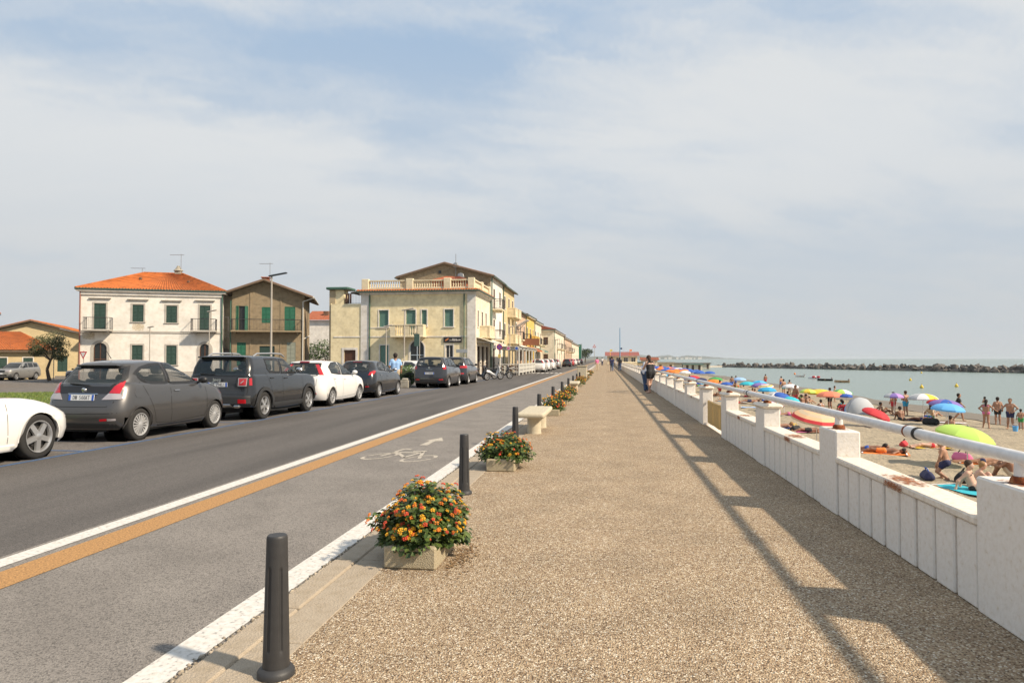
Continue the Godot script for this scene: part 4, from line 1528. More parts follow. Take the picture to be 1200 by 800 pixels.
func yellow_house() -> void:
	var b := thing("yellow_house", "pale yellow corner house with balustraded roof terrace and teal shutters", "house", Vector3(-23.6, 0, -56.56))
	var W := 12.77
	var H := 7.25
	var X := 2.75      # where the main block starts
	var o := 23.6
	var f := [[-19.26 + o, 4.23, -18.43 + o, 5.66], [-16.87 + o, 3.5, -16.02 + o, 5.67], [-15.49 + o, 4.28, -15.04 + o, 5.66], [-13.48 + o, 4.23, -12.74 + o, 5.68], [-19.16 + o, 0.3, -18.41 + o, 2.65], [-16.52 + o, -0.1, -15.26 + o, 3.05], [-13.4 + o, -0.1, -12.74 + o, 2.68]]
	var m := MB.new()
	wall_face(m, fr_at(Vector3.ZERO, 0), rect(X, -0.8, W, H), f)
	obj("wall", m, mats.plaster_cream, b)
	var side := [[1.0, 4.25, 1.45, 5.65], [2.9, 3.5, 3.5, 5.65], [4.9, 4.25, 5.4, 5.65], [0.7, -0.1, 2.2, 2.6], [2.8, -0.1, 4.3, 2.6], [5.0, -0.1, 6.4, 2.6]]
	var sf := fr_at(Vector3(W, 0, 0), PI / 2)
	m = MB.new()
	wall_face(m, sf, rect(0, -0.8, 7.8, H), side)
	obj("wall", m, mats.plaster_pale, b)
	m = MB.new()
	wall_face(m, fr_at(Vector3(W, 0, -7.8), PI), rect(0, -0.8, W, H), [])
	wall_face(m, fr_at(Vector3(0, 0, -7.8), -PI / 2), rect(0, -0.8, 7.8, 6.3), [])
	obj("wall", m, mats.plaster_cream, b)
	# lower left block with roof terrace
	m = MB.new()
	wall_face(m, fr_at(Vector3(0, 0, 0), 0), rect(0, -0.8, X, 6.25), [[1.21, -0.1, 2.26, 2.26]])
	obj("wall", m, mats.plaster_cream, b)
	m = MB.new()
	m.box2(Vector3(0.02, 6.0, -7.7), Vector3(X + 0.3, 6.2, -0.05))
	obj("terrace_floor", m, mats.render_grey, b)
	window_at(b, Transform3D.IDENTITY, [1.21, -0.1, 2.26, 2.26], {"kind": "roller", "mat": mats.door_brown, "trim": mats.trim_white, "trim_w": 0.2, "door": true, "called": "garage_door"})
	m = MB.new()
	m.box2(Vector3(-0.25, -0.8, -1.3), Vector3(0.28, 7.5, -0.25))
	obj("stair_tower", m, mk("plaster_dull", lin(0.42, 0.34, 0.22), 0.9, {"tex": "plaster", "scale": 0.4}), b)
	m = MB.new()
	m.cbox(Vector3(0.55, 7.62, -0.9), Vector3(2.0, 0.22, 1.9), 0.05)
	obj("tower_roof", m, mats.pipe_green, b)
	m = MB.new()
	m.box2(Vector3(0.28, 6.2, -1.3), Vector3(1.05, 7.5, -0.3))
	obj("tower_wall", m, mats.plaster_cream, b)
	for k in range(4, 7):
		m = MB.new()
		m.box2(Vector3(0.45 + k * 0.19, 6.3, -0.32), Vector3(0.6 + k * 0.19, 7.15, -0.28))
		obj("slat", m, mats.door_brown, b)
	m = MB.new()
	iron_rail(b, m, 1.55, 2.75, 6.25, -0.3, 0.9, 0.13)
	obj("railing", m, mats.rail_iron, b)
	m = MB.new()
	m.xf = Transform3D(Basis(Vector3.BACK, 0.12), Vector3(2.4, 7.35, -1.5))
	m.cbox(Vector3.ZERO, Vector3(1.6, 0.1, 2.2), 0.02)
	obj("canopy", m, mats.eave_wood, b)
	# windows
	var teal = mats.shutter_teal
	var tr = mats.trim_white
	var fr := Transform3D.IDENTITY
	for k in [0, 1, 2, 3]:
		window_at(b, fr, f[k], {"kind": "roller", "mat": teal, "trim": tr, "trim_w": 0.09, "door": k == 1})
	window_at(b, fr, f[4], {"kind": "roller", "mat": teal, "trim": tr, "trim_w": 0.09})
	window_at(b, fr, f[6], {"kind": "glass", "mat": mats.trim_white, "trim": tr, "trim_w": 0.09, "door": true, "called": "door"})
	window_at(b, fr, f[5], {"kind": "glass", "mat": mk("pale_blue_frame", lin(0.4, 0.48, 0.55), 0.6), "door": true, "called": "arched_door"})
	m = MB.new()
	arch_fill(m, f[5][0], f[5][2], -0.1, 2.42, 3.05, 0.002)
	obj("arch_spandrel", m, mats.plaster_cream, b)
	m = MB.new()
	arch_trim(m, f[5][0], f[5][2], -0.1, 2.42, 3.05, 0.1)
	obj("arch_surround", m, tr, b)
	balcony(b, fr, -17.96 + o, -15.08 + o, 3.45, 1.0, mats.stone_cream, mats.stone_cream, true)
	# bands, pilasters, cornice
	m = MB.new()
	m.box2(Vector3(X - 0.02, -0.6, -0.02), Vector3(X + 0.68, H - 0.25, 0.06))
	obj("pilaster", m, tr, b)
	m = MB.new()
	m.box2(Vector3(W - 0.68, -0.6, -0.02), Vector3(W + 0.04, H - 0.25, 0.06))
	obj("pilaster", m, tr, b)
	m = MB.new()
	for q in [[X + 0.69, 4.34 - 0.03], [12.0 - 0.16, 12.08]]:
		m.box2(Vector3(q[0], 4.13, -0.02), Vector3(q[1], 4.2, 0.03))
	m.box2(Vector3(X + 0.69, 3.34, -0.02), Vector3(W - 0.69, 3.44, 0.035))
	m.box2(Vector3(0.28, 3.34, -0.02), Vector3(X - 0.03, 3.44, 0.035))
	obj("band", m, tr, b)
	m = MB.new()
	m.box2(Vector3(X - 0.12, H - 0.25, -7.9), Vector3(W + 0.12, H - 0.06, 0.14))
	m.box2(Vector3(X - 0.3, H - 0.06, -8.0), Vector3(W + 0.3, H + 0.02, 0.34))
	obj("cornice", m, tr, b)
	m = MB.new()
	for k in 46:
		m.tube(Vector3(X - 0.25 + k * 0.228, H + 0.06, 0.42), Vector3(X - 0.25 + k * 0.228, H + 0.16, 0.02), 0.085, 0.085, 6)
	for k in 34:
		m.tube(Vector3(W + 0.38, H + 0.06, 0.2 - k * 0.228), Vector3(W + 0.0, H + 0.16, 0.2 - k * 0.228), 0.085, 0.085, 6)
	obj("tile_edge", m, mats.tile_orange, b)
	m = MB.new()
	m.path([Vector3(X - 0.35, H - 0.02, 0.45), Vector3(W + 0.42, H - 0.02, 0.45), Vector3(W + 0.42, H - 0.02, -7.9)], 0.07)
	obj("gutter", m, mats.gutter, b)
	# balustrade
	var base := H + 0.12
	m = MB.new()
	m.box2(Vector3(X + 0.1, base, -0.22), Vector3(W - 0.1, base + 0.25, 0.0))
	m.box2(Vector3(X + 0.1, base + 0.78, -0.24), Vector3(W - 0.1, base + 0.88, 0.02))
	m.box2(Vector3(W - 0.3, base, -7.7), Vector3(W - 0.08, base + 0.25, -0.23))
	m.box2(Vector3(W - 0.32, base + 0.78, -7.7), Vector3(W - 0.06, base + 0.88, -0.25))
	obj("parapet", m, mats.stone_cream, b)
	for x in [X + 0.35, X + 4.3, X + 7.6, W - 0.35]:
		m = MB.new()
		m.cbox(Vector3(x, base + 0.5, -0.1), Vector3(0.62 if x < W - 1 else 0.56, 1.0, 0.4), 0.03)
		obj("pier", m, mats.stone_cream, b)
	for z in [-3.6, -7.4]:
		m = MB.new()
		m.cbox(Vector3(W - 0.18, base + 0.5, z), Vector3(0.4, 1.0, 0.5), 0.03)
		obj("pier", m, mats.stone_cream, b)
	if not shared.has("baluster"):
		m = MB.new()
		baluster(m, Vector3.ZERO, 0.53)
		shared.baluster = m.mesh()
	for k in 44:
		var x := X + 0.75 + k * 0.21
		if absf(x - X - 4.3) < 0.38 or absf(x - X - 7.6) < 0.38 or x > W - 0.7:
			continue
		inst("baluster", shared.baluster, mats.stone_cream, b, Transform3D(Basis(), Vector3(x, base + 0.25, -0.11)))
	for k in 30:
		var z := -0.5 - k * 0.23
		if absf(z + 3.6) > 0.3:
			inst("baluster", shared.baluster, mats.stone_cream, b, Transform3D(Basis(), Vector3(W - 0.19, base + 0.25, z)))
	# small tiled roof of the stair head on the terrace
	m = MB.new()
	m.box2(Vector3(5.5 + X, H, -6.0), Vector3(8.6 + X, H + 1.25, -3.0))
	obj("stair_head", m, mats.tile_red, b)
	m = MB.new()
	tile_slope(m, Vector3(X + 5.2, H + 1.2, -2.7), Vector3(X + 8.9, H + 1.2, -2.7), Vector3(X + 7.6, H + 1.75, -4.5), Vector3(X + 6.4, H + 1.75, -4.5))
	tile_slope(m, Vector3(X + 8.9, H + 1.2, -2.7), Vector3(X + 8.9, H + 1.2, -6.2), Vector3(X + 7.6, H + 1.75, -4.5), Vector3(X + 7.6, H + 1.75, -4.5))
	tile_slope(m, Vector3(X + 5.2, H + 1.2, -6.2), Vector3(X + 5.2, H + 1.2, -2.7), Vector3(X + 6.4, H + 1.75, -4.5), Vector3(X + 6.4, H + 1.75, -4.5))
	obj("stair_roof", m, mats.tile_red, b)
	pipe_down(b, X + 0.78, 0.09, -0.4, H - 0.1, mats.pipe_green)
	pipe_down(b, W - 0.95, 0.09, -0.4, H - 0.1, mats.pipe_green)
	pipe_down(b, W + 0.09, -7.3, -0.4, H - 0.1, mats.pipe_green)
	# street side
	for k in 3:
		window_at(b, sf, side[k], {"kind": "shut", "mat": mats.shutter_brown, "trim": tr, "trim_w": 0.1, "door": k == 1})
	for k in [3, 4, 5]:
		window_at(b, sf, side[k], {"kind": "glass", "mat": mats.shutter_brown, "trim": tr, "trim_w": 0.12, "door": true, "called": "shop_front"})
	balcony(b, sf, 2.0, 4.5, 3.45, 0.95, mats.stone_cream, mats.stone_cream, true)
	# dark shop sign, its lettering too small to read in the photograph
	var s := thing("shop_sign", "black shop sign with pale lettering on the yellow house", "sign", Vector3(-13.56, 2.87, -56.53))
	m = MB.new()
	m.cbox(Vector3(0.78, 0.24, 0.03), Vector3(1.56, 0.48, 0.05), 0.01)
	obj("board", m, mk("sign_black", lin(0.02, 0.018, 0.02), 0.5), s)
	m = MB.new()
	rng.seed = 3
	for k in 9:
		var x := 0.55 + k * 0.105
		m.box2(Vector3(x, 0.14, 0.054), Vector3(x + 0.03, 0.2 + rng.randf() * 0.16, 0.06))
		m.box2(Vector3(x + 0.03, 0.14 + rng.randf() * 0.12, 0.054), Vector3(x + 0.08, 0.2 + rng.randf() * 0.12, 0.0595))
	obj("lettering", m, mats.trim_white, s)
	m = MB.new()
	m.xf = Transform3D(Basis(Vector3.BACK, 0.6), Vector3(0.28, 0.24, 0.058))
	m.ball(Vector3.ZERO, Vector3(0.2, 0.06, 0.006), 4, 8)
	obj("emblem", m, mk("sign_orange", lin(0.6, 0.2, 0.05), 0.6), s)
	# awning along the street side shops
	var a := thing("awning", "cream canvas awning over the shop fronts of the yellow house", "awning", Vector3(-10.8, 2.85, -57.0))
	m = MB.new()
	for k in 14:
		var z := -k * 0.5
		m.quad(Vector3(0.02, 0.5, z), Vector3(1.5, 0.0, z), Vector3(1.5, 0.0, z - 0.5), Vector3(0.02, 0.5, z - 0.5))
		m.quad(Vector3(1.5, -0.18 + 0.06 * (k % 2), z), Vector3(1.5, -0.24 + 0.06 * (k % 2), z - 0.5), Vector3(1.5, 0.0, z - 0.5), Vector3(1.5, 0.0, z))
	obj("canvas", m, mats.awning_cream, a)
	m = MB.new()
	for z in [0.0, -3.5, -7.0]:
		m.tube(Vector3(0.02, 0.1, z), Vector3(1.48, -0.02, z), 0.02, 0.02, 5)
	m.tube(Vector3(1.49, -0.01, 0), Vector3(1.49, -0.01, -7.0), 0.025, 0.025, 5)
	obj("frame", m, mats.metal_grey, a)


func row_house(called: String, label: String, z0: float, z1: float, x: float, depth: float, h: float, floors: int, mt: Material, opt := {}) -> Node3D:
	# a house of the street row; its front faces the sea, its near side faces us
	var b := thing(called, label, "house", Vector3(x - depth, 0, z0), 0.0, "houses along the seafront street")
	var l := z0 - z1
	var sf := fr_at(Vector3(depth, 0, 0), PI / 2)
	var holes := []
	var n: int = opt.get("bays", maxi(2, int(l / 3.2)))
	var fh := (h - 0.4) / floors
	for f in floors:
		for k in n:
			var cx := l * (k + 0.5) / n
			var w := 0.95
			if f == 0:
				holes.append([cx - 0.65, -0.1, cx + 0.65, 2.5])
			else:
				var low: bool = opt.get("balconies", []).has(f * 10 + k)
				holes.append([cx - w / 2, f * fh + (0.35 if low else 1.0), cx + w / 2, f * fh + 2.35])
	box_walls(b, depth, l, h, opt.get("near_mat", mt), opt.get("near", []), holes, -0.8, mt)
	for h2 in opt.get("near", []):
		window_at(b, Transform3D.IDENTITY, h2, {"kind": "shut", "mat": opt.get("shutters", mats.shutter_brown)})
	for q in holes:
		if q[1] < 0:
			window_at(b, sf, q, {"kind": "glass", "mat": mats.shutter_brown, "door": true, "called": "shop_front"})
		else:
			window_at(b, sf, q, {"kind": "shut", "mat": opt.get("shutters", mats.shutter_brown), "trim": mats.trim_white, "trim_w": 0.1, "door": q[3] - q[1] > 1.6})
	for k in opt.get("balconies", []):
		var cx: float = l * (k % 10 + 0.5) / n
		balcony(b, sf, cx - 1.0, cx + 1.0, (k / 10) * fh + 0.35, 0.95, mats.stone_cream, opt.get("rail", mats.rail_iron), opt.get("stone", false))
	if opt.has("gable"):
		var m := MB.new()
		m.tri(Vector3(0, h, 0), Vector3(depth, h, 0), Vector3(depth / 2, h + opt.gable, 0))
		obj("gable", m, opt.get("near_mat", mt), b)
		m = MB.new()
		m.tri(Vector3(depth, h, -l), Vector3(0, h, -l), Vector3(depth / 2, h + opt.gable, -l))
		obj("gable", m, opt.get("near_mat", mt), b)
		gable_roof(b, 0, depth, 0, -l, h, opt.gable, 0.35, opt.get("roof", mats.tile_brown))
	else:
		hip_roof(b, 0, depth, 0, -l, h + 0.2, opt.get("rise", 1.2), 0.35, opt.get("roof", mats.tile_red), mats.trim_white)
	pipe_down(b, depth + 0.08, -0.25, -0.3, h, mats.pipe_green)
	return b


func street_row() -> void:
	var b := row_house("gabled_house", "tall house with bare brown gable end behind the balustraded yellow house", -64.4, -72.0, -10.83, 9.0, 9.4, 3, mats.plaster_white, {"near_mat": mats.render_brown, "gable": 1.25, "balconies": [10, 20], "near": [], "bays": 2})
	var m := MB.new()
	m.box(Vector3(4.0, 9.9, 0.02), Vector3(0.25, 0.25, 0.06))
	obj("vent", m, mats.window_dark, b)
	m = MB.new()
	m.tube(Vector3(5.6, 8.6, 0.12), Vector3(5.6, 11.6, 0.12), 0.03, 0.03, 5)
	m.ball(Vector3(5.6, 10.5, 0.25), Vector3(0.28, 0.28, 0.06), 4, 10)
	m.ball(Vector3(6.1, 9.4, 0.25), Vector3(0.38, 0.38, 0.06), 4, 10)
	obj("aerial", m, mats.metal_grey, b)
	row_house("cream_house", "cream yellow house with rounded stone balconies past the brown gable", -72.0, -81.5, -10.83, 9.0, 9.3, 3, mats.plaster_ochre, {"gable": 1.2, "balconies": [11, 12, 21, 22], "bays": 3, "rail": mats.stone_cream, "stone": true, "roof": mats.tile_brown})
	row_house("pink_house", "low pinkish house with white near side and green eaves", -81.5, -93.5, -10.83, 9.0, 7.4, 2, mats.plaster_pink, {"near_mat": mats.plaster_white, "gable": 0.8, "balconies": [10, 12], "roof": mats.tile_brown})
	row_house("bright_yellow_house", "bright yellow house in the middle of the seafront row", -93.5, -105.0, -10.83, 9.0, 7.4, 2, mats.plaster_yellow, {"near_mat": mats.plaster_yellow, "rise": 1.0, "balconies": [11, 12], "roof": mats.tile_brown, "rail": mats.plaster_yellow, "stone": true})
	row_house("ochre_house", "pale ochre house between the bright yellow and red roofed houses", -105.0, -117.0, -10.83, 9.0, 7.2, 2, mats.plaster_pale, {"rise": 0.9, "balconies": [10, 12], "roof": mats.tile_brown})
	row_house("red_roofed_house", "cream house with red hip roof standing forward of the row", -117.0, -146.0, -8.7, 11.0, 6.3, 2, mats.plaster_pale, {"near_mat": mats.plaster_pale, "rise": 1.6, "roof": mats.tile_red, "bays": 5, "balconies": [11, 13], "near": [[9.2, 3.9, 10.0, 5.2], [9.2, 0.9, 10.0, 2.3]]})
	row_house("salmon_house", "salmon house with red roof beyond the forward cream house", -146.0, -180.0, -8.7, 11.0, 5.9, 2, mats.plaster_pink, {"near_mat": mats.plaster_pale, "rise": 1.5, "roof": mats.tile_red, "bays": 6, "balconies": [11, 13, 15]})
	row_house("far_pale_house", "pale farthest house with red roof at the end of the row", -182.0, -235.0, -8.9, 11.0, 5.7, 2, mats.plaster_pale, {"near_mat": mats.plaster_pink, "rise": 1.3, "roof": mats.tile_red, "bays": 8})
	for q in [[-83.5, 8.0, "plaster_white", "white shop awning on the pinkish house"], [-95.0, 8.0, "tile_orange", "orange shop awning on the bright yellow house"], [-107.0, 7.0, "shutter_teal", "teal shop awning on the pale ochre house"]]:
		var aw := thing("awning", q[3], "awning", Vector3(-10.8, 2.75, q[0]), 0.0, "shop awnings along the street")
		m = MB.new()
		m.quad(Vector3(0.02, 0.5, 0), Vector3(1.4, 0, 0), Vector3(1.4, 0, -q[1]), Vector3(0.02, 0.5, -q[1]))
		m.quad(Vector3(1.4, -0.25, 0), Vector3(1.4, -0.25, -q[1]), Vector3(1.4, 0, -q[1]), Vector3(1.4, 0, 0))
		obj("canvas", m, mats[q[2]], aw)
		m = MB.new()
		m.tube(Vector3(1.39, -0.01, 0), Vector3(1.39, -0.01, -q[1]), 0.03, 0.03, 5)
		obj("frame", m, mats.metal_grey, aw)
	var sc := thing("scaffolding", "green netted scaffolding at the far end of the house row", "scaffolding", Vector3(-8.3, 0, -237))
	m = MB.new()
	m.box2(Vector3(-2, 1.0, -9), Vector3(0, 6.4, 0))
	obj("net", m, mk("net_green", lin(0.03, 0.28, 0.17), 0.8), sc)
	for z in [0.1, -4.5, -9.1]:
		m = MB.new()
		m.tube(Vector3(0.08, 0, z), Vector3(0.08, 6.7, z), 0.06, 0.06, 5)
		obj("pole", m, mats.metal_grey, sc)


func far_left_houses() -> void:
	# yellow house behind the car park, its gable roof orange
	var b := thing("cream_gable_house", "cream house with orange gable roof behind the car park", "house", Vector3(-69.0, -0.6, -68.4), deg_to_rad(30))
	var m := MB.new()
	wall_face(m, Transform3D.IDENTITY, PackedVector2Array([Vector2(-4, -1), Vector2(11.5, -1), Vector2(11.5, 4.4), Vector2(4.0, 6.3), Vector2(-4, 4.0)]), [[2.2, 3.2, 4.0, 3.9], [6.6, 0.6, 7.6, 2.4], [9.2, 0.6, 10.2, 2.4]])
	wall_face(m, fr_at(Vector3(11.5, 0, 0), PI / 2), rect(0, -1, 16, 4.4), [[2, 2.4, 3, 3.6], [5, 2.4, 6, 3.6]])
	obj("wall", m, mats.plaster_ochre, b)
	for h in [[2.2, 3.2, 4.0, 3.9], [6.6, 0.6, 7.6, 2.4], [9.2, 0.6, 10.2, 2.4]]:
		window_at(b, Transform3D.IDENTITY, h, {"mat": mats.shutter_dark})
	m = MB.new()
	var f := Vector3(0, 0, 0.6)
	var k := Vector3(0, 0, -16.5)
	tile_slope(m, Vector3(12.3, 4.3, 0) + f, Vector3(12.3, 4.3, 0) + k, Vector3(4, 6.55, 0) + k, Vector3(4, 6.55, 0) + f)
	tile_slope(m, Vector3(-4.6, 4.0, 0) + k, Vector3(-4.6, 4.0, 0) + f, Vector3(4, 6.55, 0) + f, Vector3(4, 6.55, 0) + k)
	var r := obj("roof", m, mats.tile_orange, b)
	m = MB.new()
	for s in [[Vector3(-4.6, 3.85, 0.6), Vector3(4, 6.4, 0.6)], [Vector3(4, 6.4, 0.6), Vector3(12.3, 4.15, 0.6)]]:
		m.quad(s[0], s[1], s[1] + Vector3(0, 0.14, 0), s[0] + Vector3(0, 0.14, 0))
		m.quad(s[0] + k - f, s[1] + k - f, s[1], s[0])
	obj("eave", m, mats.eave_wood, r)
	antenna(r, Vector3(9.5, 5.2, -6.0), 1.7)
	# low annex with orange roof in front of it
	b = thing("low_annex", "low cream building with orange roof and three dark shutters", "house", Vector3(-62.9, -0.6, -56.0), deg_to_rad(32))
	var w := [[2.4, 0.5, 3.6, 2.2], [4.9, 0.5, 6.1, 2.2], [7.4, 0.5, 8.2, 2.2], [0.2, 0.5, 1.2, 2.2]]
	box_walls(b, 9.2, 5.0, 3.0, mats.plaster_ochre, w, [], -1.0)
	for h in w:
		window_at(b, Transform3D.IDENTITY, h, {"mat": mats.shutter_dark, "trim": mats.trim_white, "trim_w": 0.08})
	m = MB.new()
	tile_slope(m, Vector3(-2.0, 2.95, 0.5), Vector3(9.7, 2.95, 0.5), Vector3(6.0, 4.9, -5.2), Vector3(-2.0, 4.9, -5.2))
	tile_slope(m, Vector3(9.7, 2.95, 0.5), Vector3(9.7, 2.95, -5.2), Vector3(6.0, 4.9, -5.2), Vector3(6.0, 4.9, -5.2))
	r = obj("roof", m, mats.tile_orange, b)
	m = MB.new()
	m.box2(Vector3(-2, 2.75, -5), Vector3(9.65, 2.93, 0.45))
	obj("eave", m, mats.eave_wood, r)
	# corner of another roof at the left edge
	b = thing("eave_house", "house corner with orange roof eave at the left edge", "house", Vector3(-51.2, -0.3, -34.0), deg_to_rad(36))
	w = [[1.5, 0.9, 2.5, 2.4], [4.5, 0.9, 5.5, 2.4], [7.5, 0.9, 8.5, 2.4]]
	box_walls(b, 10.0, 9.0, 5.2, mats.plaster_ochre, w, w, -1.0)
	for h in w:
		window_at(b, Transform3D.IDENTITY, h, {"mat": mats.shutter_dark, "trim": mats.trim_white, "trim_w": 0.1})
		window_at(b, fr_at(Vector3(10, 0, 0), PI / 2), h, {"mat": mats.shutter_dark, "trim": mats.trim_white, "trim_w": 0.1})
	hip_roof(b, 0, 10.0, 0, -9.0, 5.4, 1.6, 1.1, mats.tile_orange, mats.eave_wood)
	# house between: small pale one right behind, with bent roof
	b = thing("flat_pale_house", "pale house with dark low roof left of the white house", "house", Vector3(-59.5, -0.6, -72.0), deg_to_rad(25))
	w = [[1.2, 2.5, 2.2, 3.7], [4.0, 2.5, 5.0, 3.7], [1.2, 0.3, 2.2, 1.7]]
	box_walls(b, 7.0, 6.0, 5.1, mats.plaster_cream, w, [], -1.0)
	for h in w:
		window_at(b, Transform3D.IDENTITY, h, {"mat": mats.shutter_dark, "trim": mats.trim_white, "trim_w": 0.08})
	hip_roof(b, 0, 7.0, 0, -6.0, 5.3, 0.8, 0.4, mats.tile_brown, mats.trim_white)
	balcony(b, Transform3D.IDENTITY, 0.3, 6.5, 2.1, 1.0, mats.trim_white, mats.trim_white)
	# small white house with red roof seen between the brown and yellow houses
	b = thing("small_white_house", "small white house with red roof seen between brown and yellow houses", "house", Vector3(-48.6, -0.6, -106.5), deg_to_rad(7))
	box_walls(b, 9.0, 8.0, 8.4, mats.plaster_white, [], [], -1.0)
	m = MB.new()
	tile_slope(m, Vector3(-0.5, 8.4, 0.5), Vector3(9.5, 8.4, 0.5), Vector3(9.5, 10.2, -4.5), Vector3(-0.5, 10.2, -4.5))
	r = obj("roof", m, mats.tile_red, b)
	m = MB.new()
	m.cbox(Vector3(2.6, 9.6, -2.2), Vector3(0.8, 0.9, 0.7), 0.04)
	obj("chimney", m, mats.tile_brown, r)


# ------------------------------------------------------------------ vehicles
# Car frame: origin on the ground under the middle, +x right, -z forward, rear at +z.
class CarShape:
	var hw := 0.84
	var L := 3.84
	var rows := []          # rows of half loops, right side, from the sill to the roof centre
	var cabin_from := 0     # first row of the cabin
	var nrm := []
	var tm: TriangleMesh

	func loop(w: float, zr: float, zf: float, rr: float, rf: float, br: float, bf: float, ns: int) -> Array:
		var out := []
		for k in 7:
			var x := (w - rr) * k / 7.0
			out.append(Vector2(x, zr - br * pow(x / maxf(w, 0.01), 2.0)))
		var c := Vector2(w - rr, zr - br * pow((w - rr) / maxf(w, 0.01), 2.0) - rr)
		for k in 7:
			var a := PI / 2 * k / 6.0
			out.append(c + Vector2(sin(a), cos(a)) * rr)
		var z0: float = out[-1].y
		var cf := Vector2(w - rf, zf + bf * pow((w - rf) / maxf(w, 0.01), 2.0) + rf)
		var z1 := cf.y
		for k in range(1, ns):
			var t := float(k) / ns
			out.append(Vector2(w * (1.0 + 0.012 * sin(PI * t)), lerpf(z0, z1, t)))
		for k in 7:
			var a := PI / 2 * k / 6.0
			out.append(cf + Vector2(cos(a), -sin(a)) * rf)
		for k in 7:
			var x := (w - rf) * (1.0 - (k + 1) / 7.0)
			out.append(Vector2(x, zf + bf * pow(x / maxf(w, 0.01), 2.0)))
		return out

	func finish() -> void:
		var n: int = rows[0].size()
		nrm = []
		for r in rows.size():
			var line := []
			for k in n:
				var l: Vector3 = rows[r][k - 1] if k > 0 else rows[r][1] * Vector3(-1, 1, 1)
				var h: Vector3 = rows[r][k + 1] if k < n - 1 else rows[r][n - 2] * Vector3(-1, 1, 1)
				var d: Vector3 = rows[maxi(r - 1, 0)][k]
				var u: Vector3 = rows[mini(r + 1, rows.size() - 1)][k]
				var m := (h - l).cross(u - d)
				line.append(m.normalized() if m.length() > 1e-7 else Vector3.UP)
			nrm.append(line)
		var faces := PackedVector3Array()
		for r in rows.size() - 1:
			for k in n - 1:
				for s in [1.0, -1.0]:
					var f := Vector3(s, 1, 1)
					var a: Vector3 = rows[r][k] * f
					var b: Vector3 = rows[r][k + 1] * f
					var c: Vector3 = rows[r + 1][k + 1] * f
					var d: Vector3 = rows[r + 1][k] * f
					faces.append_array(PackedVector3Array([a, b, c, a, c, d]))
		tm = TriangleMesh.new()
		tm.create_from_faces(faces)

	func hit(from: Vector3, dir: Vector3) -> Array:
		var r := tm.intersect_ray(from, dir)
		if r.is_empty():
			return []
		var m: Vector3 = r.normal
		if m.dot(dir) > 0:
			m = -m
		return [r.position, m]


func car_shape(s: Dictionary) -> CarShape:
	var c := CarShape.new()
	c.hw = s.w / 2.0
	c.L = s.l
	var zr: float = s.l / 2.0
	var zf: float = -s.l / 2.0
	var ns: int = s.get("ns", 64)
	var rr: float = s.get("rr", 0.3)
	var rf: float = s.get("rf", 0.42)
	var br: float = s.get("br", 0.07)
	var bf: float = s.get("bf", 0.16)
	for lv in s.levels:
		# [y rear, y middle, y front, inset, rear inset, front inset]
		var row := []
		for p in c.loop(c.hw - lv[3], zr - lv[4], zf + lv[5], rr, rf, br, bf, ns):
			var t: float = (p.y - zf) / s.l
			var y := lerpf(lv[2], lv[1], smoothstep(0.0, 0.42, t)) if t < 0.5 else lerpf(lv[1], lv[0], smoothstep(0.55, 1.0, t))
			row.append(Vector3(p.x, y, p.y))
		c.rows.append(row)
	var b: Dictionary = s.belt
	var sh: Array = c.rows[-1]
	var bl := c.loop(c.hw - b.inset, b.zr, b.zf, b.get("rr", 0.22), b.get("rf", 0.3), b.get("br", 0.06), b.get("bf", 0.2), ns)
	var belt := []
	for p in bl:
		var t := clampf((p.y - b.zf) / (b.zr - b.zf), 0.0, 1.0)
		belt.append(Vector3(p.x, lerpf(b.yf, b.yr, t), p.y))
	for k in range(1, 6):
		var t := k / 5.0
		var row := []
		for i in sh.size():
			var q: Vector3 = sh[i].lerp(belt[i], t)
			q.y = lerpf(sh[i].y, belt[i].y, 1.0 - pow(1.0 - t, s.get("hood", 2.2)))
			row.append(q)
		c.rows.append(row)
	c.cabin_from = c.rows.size() - 1
	var f: Dictionary = s.roof
	var rl := c.loop(c.hw - f.inset, f.zr, f.zf, f.get("rr", 0.2), f.get("rf", 0.25), f.get("br", 0.04), f.get("bf", 0.1), ns)
	var roof := []
	for p in rl:
		var t := clampf((p.y - f.zf) / (f.zr - f.zf), 0.0, 1.0)
		var y: float = f.y - f.get("drop_f", 0.08) * pow(1.0 - t, 2.5) - f.get("drop_r", 0.05) * pow(t, 2.5)
		roof.append(Vector3(p.x, y, p.y))
	var nr: int = s.get("nr", 15)
	for k in range(1, nr + 1):
		var t := float(k) / nr
		var row := []
		for i in roof.size():
			var q: Vector3 = belt[i].lerp(roof[i], t)
			var out := Vector3(q.x, 0, 0).normalized() if absf(q.x) > 0.3 else Vector3.ZERO
			q += out * 0.028 * sin(PI * minf(t, 1.0))
			# curve the front and rear glass a little
			q.z += (0.03 if q.z > 0 else -0.03) * sin(PI * t) * (1.0 - absf(q.x) / c.hw)
			row.append(q)
		c.rows.append(row)
	var zm: float = (f.zr + f.zf) / 2
	for st in [[0.95, 0.035], [0.86, 0.058], [0.6, 0.078], [0.3, 0.09], [0.0, 0.093]]:
		var row := []
		for i in roof.size():
			var q: Vector3 = roof[i]
			row.append(Vector3(q.x * st[0], q.y + st[1] * f.get("crown", 1.0), zm + (q.z - zm) * (0.93 + 0.07 * st[0] if st[0] > 0.7 else 0.9 + 0.06 * st[0])))
		c.rows.append(row)
	c.finish()
	return c


func side_ray(c: CarShape, q: Vector2, way: Vector3) -> Array:
	# q: across, height in the view along -way
	var u := Vector3.UP.cross(way)
	return c.hit(u * q.x + Vector3(0, q.y, 0) + way * 4.0, -way)


